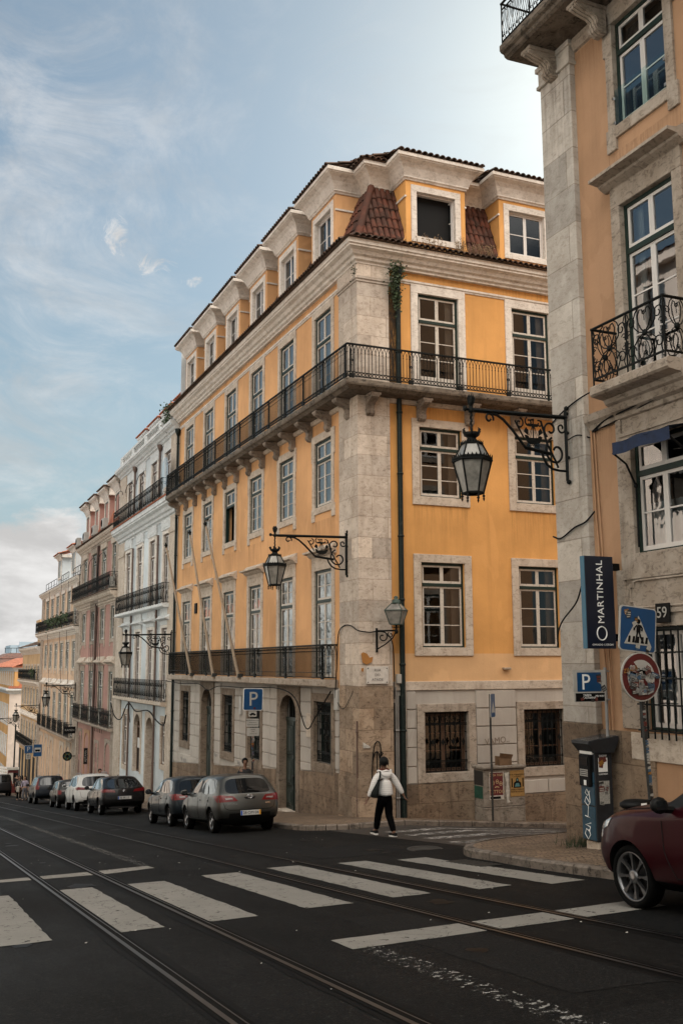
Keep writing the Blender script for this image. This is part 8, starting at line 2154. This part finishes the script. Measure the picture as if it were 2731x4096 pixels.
# utility cabinet with posters, cardboard on top
zc = zroad(15.9,25.5)+PAVE
uc = thing('utility_cabinet', 'grey utility cabinet plastered with a red and a yellow poster against the amber wall', 'cabinet', (15.9,25.5,zc))
cg = stone('cabinet_grey', (.17,.145,.12), (.04,.033,.027), (.25,.22,.185), amt=.75)
mb = MB(); mb.cbox(15.2,25.26,zc-.1,16.58,25.8,zc+.42,.012); mb.cbox(15.2,25.26,zc+.43,16.58,25.8,-2.99,.012); bd = mb.build('body', cg, uc)
mb = MB(); mb.cbox(15.15,25.2,-2.98,16.62,25.84,-2.90,.02); mb.build('lid', cg, uc)
mb = MB(); frame_mb(mb, 15.24, 15.86, zc+.02, zc+.40, .02, 25.252, 25.262); frame_mb(mb, 15.92, 16.54, zc+.02, zc+.40, .02, 25.252, 25.262); mb.build('door', cg, uc)
mb = MB(Matrix.Translation((15.62,25.252,-3.39))); mb.box(-.24,-.002,-.44,.24,.004,.33,0); mb.box(-.215,-.004,-.32,.215,-.002,.31,1)
put_text(mb, 'CASA TIGRE', .088, Matrix.Translation((0,-.006,.24)), 2, .001); put_text(mb, 'TATTOO', .13, Matrix.Translation((0,-.006,-.22)), 2, .001)
for x, z in ((-.12,.03),(.02,.06),(.14,.0)):
    mb.tube([(x+.045*math.cos(2*PI*i/10),-.005,z+.055*math.sin(2*PI*i/10)) for i in range(10)], .008, 4, 2, closed=True); mb.box(x-.03,-.006,z-.01,x+.03,-.004,z+.01,2)
mb.tube([(-.06,-.005,-.1),(0,-.005,-.08),(.08,-.005,-.1)], .012, 4, 2); mb.box(-.215,-.004,-.42,.13,-.002,-.35,3)
mb.build('poster', [M['paper'], simple('poster_red', (.095,.010,.010), .7, 0, .25, 12), simple('poster_cream', (.45,.33,.18), .7), M['ink']], uc)
mb = MB(Matrix.Translation((16.32,25.252,-3.37))); mb.box(-.24,-.002,-.40,.235,.004,.33,0)
put_text(mb, 'HOUSE OF UNDERGROUND', .043, Matrix.Translation((0,-.005,.21)), 1, .001); put_text(mb, 'X STUDIO', .05, Matrix.Translation((0,-.005,.155)), 1, .001); put_text(mb, 'DANILO PLESSOW', .055, Matrix.Translation((0,-.005,-.21)), 1, .001); put_text(mb, 'KERASTORY ALL NIGHT', .043, Matrix.Translation((0,-.005,-.27)), 1, .001)
for x in (-.2,.17): mb.box(x,-.004,-.14,x+.04,-.002,.11,1)
mb.prism([(-.13,-.16),(.13,-.16),(.12,-.02),(.05,.02),(.04,.09),(0,.13),(-.04,.09),(-.05,.02),(-.12,-.02)], -.004, -.002, 'y', 1); mb.prism([(-.09,-.13),(.09,-.13),(.05,-.03),(-.05,-.03)], -.006, -.004, 'y', 2); mb.prism([(p*.8,.06+q) for p, q in disc(.035,10)], -.006, -.004, 'y', 2)
mb.build('poster', [simple('poster_yellow', (.27,.155,.045), .7, 0, .2, 12), M['ink'], simple('poster_teal', (.06,.16,.17), .7)], uc)
mb = MB(Matrix.Translation((15.98,25.25,-3.5))); rr = [(-.1,.4),(.06,.42),(.04,.1),(.07,-.1),(.04,-.35),(.09,-.42),(-.02,-.45),(-.05,-.1),(-.02,.12)]; mb.prism(rr, -.003, .002, 'y'); mb.build('torn_paper', M['paper'], uc)
mb = MB(Matrix.Translation((15.2,25.53,-3.45)) @ Matrix.Rotation(-PI/2, 4, 'Z')); mb.box(-.25,-.006,.02,.25,.0,.42,1); mb.box(-.24,-.008,-.35,.22,.0,-.01,0); mb.build('poster', [simple('poster_green', (.01,.06,.04), .6, 0, .3, 9), STK[1]], uc)
bx_ = MB(Matrix.Translation((16.02,25.5,-2.90)) @ Matrix.Rotation(.15, 4, 'Z'))
bx_.add([(-.22,-.12,0),(.20,-.14,0),(.22,.13,0),(-.21,.12,0),(-.23,-.10,.22),(.19,-.15,.17),(.23,.11,.2),(-.20,.13,.26),(-.25,-.16,.36),(.21,-.2,.30)], [(0,1,5,4),(1,2,6,5),(2,3,7,6),(3,0,4,7),(0,3,2,1),(4,5,9,8)])
tag(bx_.build('cardboard_box', simple('cardboard', (.13,.075,.038), .85, 0, .25, 6)), 'crumpled brown cardboard box left on top of the utility cabinet', 'box')
# street name plaque
sp_ = MB(); sp_.cbox(12.1,26.43,-.555,12.8,26.47,-.06,.008); o = sp_.build('street_plaque', simple('marble_plaque', (.5,.47,.43), .5, 0, .12, 9)); tag(o, 'white marble plaque reading RUA DO ATAIDE on the corner pilaster', 'street sign')
mb = MB()
for i, t_ in enumerate(('RUA','DO','ATAIDE')): put_text(mb, t_, .105, Matrix.Translation((12.45,26.427,-.165-.135*i)), 0, .001)
for x in (12.15,12.75):
    for z in (-.11,-.505): mb.lathe([(.02,-.005),(.015,.005)], (x,26.427,z), 8, M=Matrix.Rotation(PI/2, 4, 'X'))
mb.build('lettering', simple('engraved_ink', (.05,.045,.04), .7), o)
# graffiti and marks on the corner building
mb = MB(); gx = lambda x: 12.1+(x-268)*.005; gz = lambda y: -.06-(y-1068)*.00446
for pts in ([(300,1790),(302,1720),(306,1640),(312,1590),(319,1558),(332,1544),(345,1546),(353,1562),(356,1590),(355,1630),(352,1672)],[(303,1672),(310,1640),(320,1615),(332,1604),(343,1618),(350,1650),(352,1690),(350,1730)],[(332,1605),(332,1720)],[(352,1640),(362,1630),(370,1618),(362,1612),(356,1622)]): mb.tube([(gx(x),26.452,gz(y)) for x, y in pts], .018, 4)
mb.build('graffiti', M['ink'], yb)
mb = MB(); put_text(mb, '..VAMO..', .26, Matrix.Translation((16.42,26.53,-2.3)) @ Matrix.Rotation(-.08, 4, 'Y'), 0, .001); mb.build('graffiti', simple('brown_spray', (.16,.12,.09), .8), yb)
mb = MB(); mb.prism([(gx(238),gz(985)),(gx(250),gz(975)),(gx(275),gz(985)),(gx(290),gz(1010)),(gx(312),gz(1005)),(gx(305),gz(1040)),(gx(270),gz(1055)),(gx(245),gz(1040))], 26.45, 26.47, 'y'); mb.prism([(gx(238),gz(1080)),(gx(252),gz(1075)),(gx(250),gz(1100)),(gx(240),gz(1098))], 26.45, 26.47, 'y'); mb.build('graffiti', simple('ochre_spray', (.34,.15,.035), .8), yb)
mb = MB(); mb.prism([(gx(245),gz(1545)),(gx(292),gz(1575)),(gx(285),gz(1583)),(gx(246),gz(1583))], 26.45, 26.46, 'y'); mb.build('sticker', M['paper'], yb)
mb = MB(TL(11.93))
for Y, z in ((46.9,-4.3),(46.3,-4.35),(41.2,-3.7),(38.0,-3.75),(35.9,-3.95)): put_text(mb, rnd.choice(('Vex','ROK','zup','MaK')), .22, Matrix.Translation((-Y,-.005,z)), 0, .001)
mb.build('graffiti', simple('grey_spray', (.2,.2,.2), .8), yb)
mb = MB(TL(11.93)); mb.cbox(-30.75,-.02,-2.3,-30.35,.02,-1.55,.006); mb.build('wall_plate', M['stone'], yb)
# shop signs down the row
def bx_sign(nm, label, x0, x1, y, z0, z1, txt, size, mat, tm='offwhite', rot=0):
    t = MB(); t.cbox(x0,y-.06,z0,x1,y+.06,z1,.01); o = t.build(nm, mat); tag(o, label, 'sign')
    t = MB(); put_text(t, txt, size, Matrix.Translation(((x0+x1)/2,y-.064,(z0+z1)/2)) @ Matrix.Rotation(rot, 4, 'Y'), 0, .002, 1.1); t.build('lettering', M[tm], o)
    t = MB(); t.bar((x1,y,(z0+z1)/2),(11.95,y,(z0+z1)/2),.03); t.build('bracket', M['black'], o)
bx_sign('shop_sign', 'black projecting sign reading RAMEN beside the cream townhouse', 10.98, 11.84, 79.0, -5.08, -4.58, 'RAMEN', .2, M['black'])
bx_sign('shop_sign', 'narrow upright black sign reading AJITAMA on the pink townhouse', 11.62, 11.88, 73.3, -6.85, -5.75, 'AJITAMA', .19, M['black'], 'offwhite', -PI/2)
mb = MB(Matrix.Translation((11.3,78.9,-6.75))); mb.prism(disc(.34), -.05, .05, 'y', 0)
for i in range(14):
    a = 2*PI*i/14; mb.tube([(.12*math.cos(a),-.052,.12*math.sin(a)),(.26*math.cos(a),-.052,.26*math.sin(a))], .016, 4, 1+i % 3)
mb.bar((.3,0,0),(.65,0,0),.04); o = mb.build('shop_sign', [M['black'], simple('sign_green', (.05,.16,.06), .5), simple('sign_teal', (.03,.12,.16), .5), simple('sign_gold', (.25,.17,.03), .5)]); tag(o, 'round black sign with coloured rays under the RAMEN sign', 'sign')
for x, y, zc_, w, h, bus in ((9.45,88.0,-6.85,.66,.64,0),(9.74,84.2,-6.66,.66,.96,1)):
    t = thing('bus_stop_sign' if bus else 'parking_sign', 'blue bus stop sign with a white bus panel, far down the pavement' if bus else 'small blue P parking sign with a white plate, far down the pavement', 'sign', (x,y,zroad(0,y)+PAVE))
    mb = MB(); post(mb, x, y+.04, zroad(0,y)+PAVE, zc_+h/2, .035); mb.build('pole', M['iron_worn'], t)
    mb = MB(Matrix.Translation((x,y,zc_))); mb.prism(roundrect(w,h,.05), -.012, .012, 'y', 1); mb.prism(roundrect(w-.04,h-.04,.04), -.016, -.012, 'y', 0)
    if bus:
        mb.box(-.24,-.02,-.14,.24,-.016,.22,1); mb.prism(roundrect(.38,.14,.03), -.024, -.02, 'y', 2)
        for q in (-.1,.1): mb.prism([(q+a,-.08+b) for a, b in disc(.03,10)], -.024, -.02, 'y', 2)
    else: put_text(mb, 'P', .56, Matrix.Translation((0,-.018,0)), 1, .002)
    mb.build('panel', [M['sign_blue'], M['offwhite'], M['ink']], t)
    if not bus:
        mb = MB(Matrix.Translation((x,y,zc_-.58))); mb.prism(roundrect(.36,.42,.02), -.01, .01, 'y', 0); mb.box(-.12,-.012,.08,.12,-.01,.14,1)
        for q in range(4): mb.box(-.13,-.012,-.15+q*.05,.13,-.01,-.13+q*.05,1)
        mb.build('plate', [M['offwhite'], M['ink']], t)
mb = MB(); z = zroad(0,110)+PAVE; mb.cbox(9.9,110,z,10.9,110.7,z+2.3,.03,0); mb.box(9.95,109.98,z+.9,10.4,110,z+2.0,1); mb.box(10.45,109.98,z+.9,10.85,110,z+2.0,2); mb.box(9.85,109.9,z+2.3,10.95,110.8,z+2.5,1)
tag(mb.build('kiosk', [M['sign_red'], M['paper'], M['ink']]), 'small red kiosk with posters at the far end of the pavement', 'kiosk')
ff = thing('slatted_fence', 'white slatted fence by the kiosk at the bottom left of the street', 'fence', (9.2,128,zroad(0,128)))
mb = MB()
for i in range(6):
    z0 = 1.0+i*.32; a, b = (8.6,140), (10.4,116); mb.add([(a[0],a[1],zroad(0,a[1])+z0+.6),(b[0],b[1],zroad(0,b[1])+z0),(b[0],b[1],zroad(0,b[1])+z0+.2),(a[0],a[1],zroad(0,a[1])+z0+.8),(a[0]+.1,a[1],zroad(0,a[1])+z0+.6),(b[0]+.1,b[1],zroad(0,b[1])+z0),(b[0]+.1,b[1],zroad(0,b[1])+z0+.2),(a[0]+.1,a[1],zroad(0,a[1])+z0+.8)], [(0,1,2,3),(4,7,6,5),(3,2,6,7),(0,4,5,1)])
mb.build('slats', M['white'], ff)
for k in range(4):
    u = k/3; x, y = 8.6+1.8*u, 140-24*u; mb = MB(); mb.box(x-.05,y-.05,zroad(0,y),x+.15,y+.05,zroad(0,y)+3.4-.6*u); mb.build('post', M['white'], ff)
# air conditioners on the pink house
AC = None
def ac_unit(x, y, z, lab):
    t = thing('air_conditioner', lab, 'air conditioner', (x,y,z), -PI/2, 'air conditioners on the ledge of the pink house')
    global AC
    if AC is None:
        a = MB(); a.cbox(-.42,-.17,.08,.42,.17,.72,.02); a.box(-.4,-.19,.02,-.3,.3,.08); a.box(.3,-.19,.02,.4,.3,.08)
        g = MB(); g.lathe([(.24,0),(.24,.012),(.22,.012),(.05,.008),(0,.01)], (-.1,-.172,.4), 16, M=Matrix.Rotation(PI/2, 4, 'X'))
        for k in range(5): g.tube([(-.1+.05*(k+.6)*math.cos(2*PI*i/14),-.186,.4+.05*(k+.6)*math.sin(2*PI*i/14)) for i in range(14)], .006, 3, closed=True)
        AC = (a.mesh('casing', M['offwhite']), g.mesh('fan_grille', M['black']))
    inst('casing', AC[0], t, (0,0,0)); inst('fan_grille', AC[1], t, (0,0,0))
for y, lab in ((78.9,'white air conditioner at the far end of the pink house ledge'),(75.4,'white air conditioner second from the far end of the pink ledge'),(71.4,'white air conditioner third from the far end of the pink ledge'),(67.5,'white air conditioner on the pink ledge closest to the white house')): ac_unit(11.55, y, 9.1, lab)
ac_unit(11.65, 64.8, 4.95, 'white air conditioner standing on the pink house balcony behind the rail')
# plants
def leaf_clump(name, label, spots, n, size, mat, drop=.5):
    mb = MB()
    for (c, rx, ry, rz) in spots:
        for i in range(n):
            v = Vector((rnd.gauss(0,.45), rnd.gauss(0,.45), rnd.gauss(0,.45))); p = Vector(c)+Vector((v.x*rx, v.y*ry, v.z*rz-(drop*abs(v.z)*rz if v.z < 0 else 0)))
            a = Vector((rnd.uniform(-1,1), rnd.uniform(-1,1), rnd.uniform(-1,.6))).normalized()*size*rnd.uniform(.6,1.4); b = a.cross(Vector((rnd.uniform(-1,1),rnd.uniform(-1,1),rnd.uniform(-1,1)))).normalized()*size*.4
            mb.add([p, p+a*.5+b, p+a, p+a*.5-b], [(0,1,2,3)])
    return tag(mb.build(name, mat), label, 'plant')
leaf_clump('wall_plant', 'dark green plant hanging from the downpipe hopper under the eaves of the corner building', [((13.12,26.25,12.05),.30,.2,.30),((13.08,26.28,11.65),.24,.16,.34),((13.15,26.3,11.2),.16,.12,.34)], 210, .08, M['plant'])
leaf_clump('wall_plant', 'small plant sprouting from the capital of the corner pilaster', [((11.86,26.6,11.95),.1,.12,.2)], 70, .06, M['plant'])
leaf_clump('wall_plant', 'bushy plant hanging over the roof balustrade of the white townhouse', [((11.75,50.6,13.3),.3,.6,.4),((11.7,50.5,12.7),.2,.4,.45)], 160, .12, M['plant'])
def weeds(label, pts, n, h):
    mb = MB()
    for (x, y, z, sp) in pts:
        for i in range(n):
            p = Vector((x+rnd.gauss(0,sp), y+rnd.gauss(0,.04), z)); q = p+Vector((rnd.gauss(0,.06),rnd.gauss(0,.05),h*rnd.uniform(.4,1)))
            mb.tube([p, (p+q)/2+Vector((rnd.gauss(0,.02),0,0)), q], [.006,.005,.002], 3)
            for k in range(3): c = p.lerp(q, rnd.uniform(.4,1)); mb.add([c, c+Vector((rnd.uniform(-.05,.05),0,.03)), c+Vector((rnd.uniform(-.04,.04),.02,.05))], [(0,1,2)])
    return tag(mb.build('roof_weeds', M['dry_plant']), label, 'weeds')
weeds('dry brown weeds growing along the eave below the open dormer window', [(14.2,26.1,12.95,.3),(15.3,26.1,12.95,.1),(15.9,26.1,12.95,.15),(16.4,26.1,12.95,.1)], 32, .45)
def weeds_l(pts):
    mb = MB()
    for y in pts:
        for i in range(14):
            p = Vector((11.6+rnd.gauss(0,.04), y+rnd.gauss(0,.15), 12.93)); q = p+Vector((rnd.gauss(0,.05),rnd.gauss(0,.07),rnd.uniform(.15,.4))); mb.tube([p, q], [.007,.002], 3)
    return tag(mb.build('roof_weeds', M['dry_plant']), 'thin dry weeds along the eave above the left front of the corner building', 'weeds')
weeds_l((31.0,31.4,34.6))
leaf_clump('planter_plants', 'dark flowering plants spilling along the terrace rail of the cream townhouse', [((11.35,y,3.9),.25,.7,.45) for y in (83,85,87,89.5,92,94)], 60, .2, M['plant'])
leaf_clump('planter_plants', 'dark plants on the upper balcony of the ochre townhouse', [((11.45,y,-.6),.2,.7,.4) for y in (105.5,107.5)], 60, .2, M['plant'])
mb = MB()
for i in range(110):
    p = Vector((10.35+rnd.gauss(0,.14), 14.15+rnd.gauss(0,.14), zroad(0,14.1)+PAVE)); mb.tube([p, p+Vector((rnd.gauss(0,.04),rnd.gauss(0,.04),rnd.uniform(.06,.2)))], [.006,.001], 3)
tag(mb.build('grass_tuft', M['plant']), 'tuft of grass at the foot of the grey pilaster behind the parking meter', 'plant')
mb = MB(); z = zroad(0,47.9)+PAVE; mb.cbox(9.75,47.5,z,10.0,47.9,z+.62,.04); tag(mb.build('bollard', simple('yellow_plastic', (.5,.26,.02), .5)), 'small yellow bollard glimpsed between the black fastback and the dark hatchback', 'bollard')
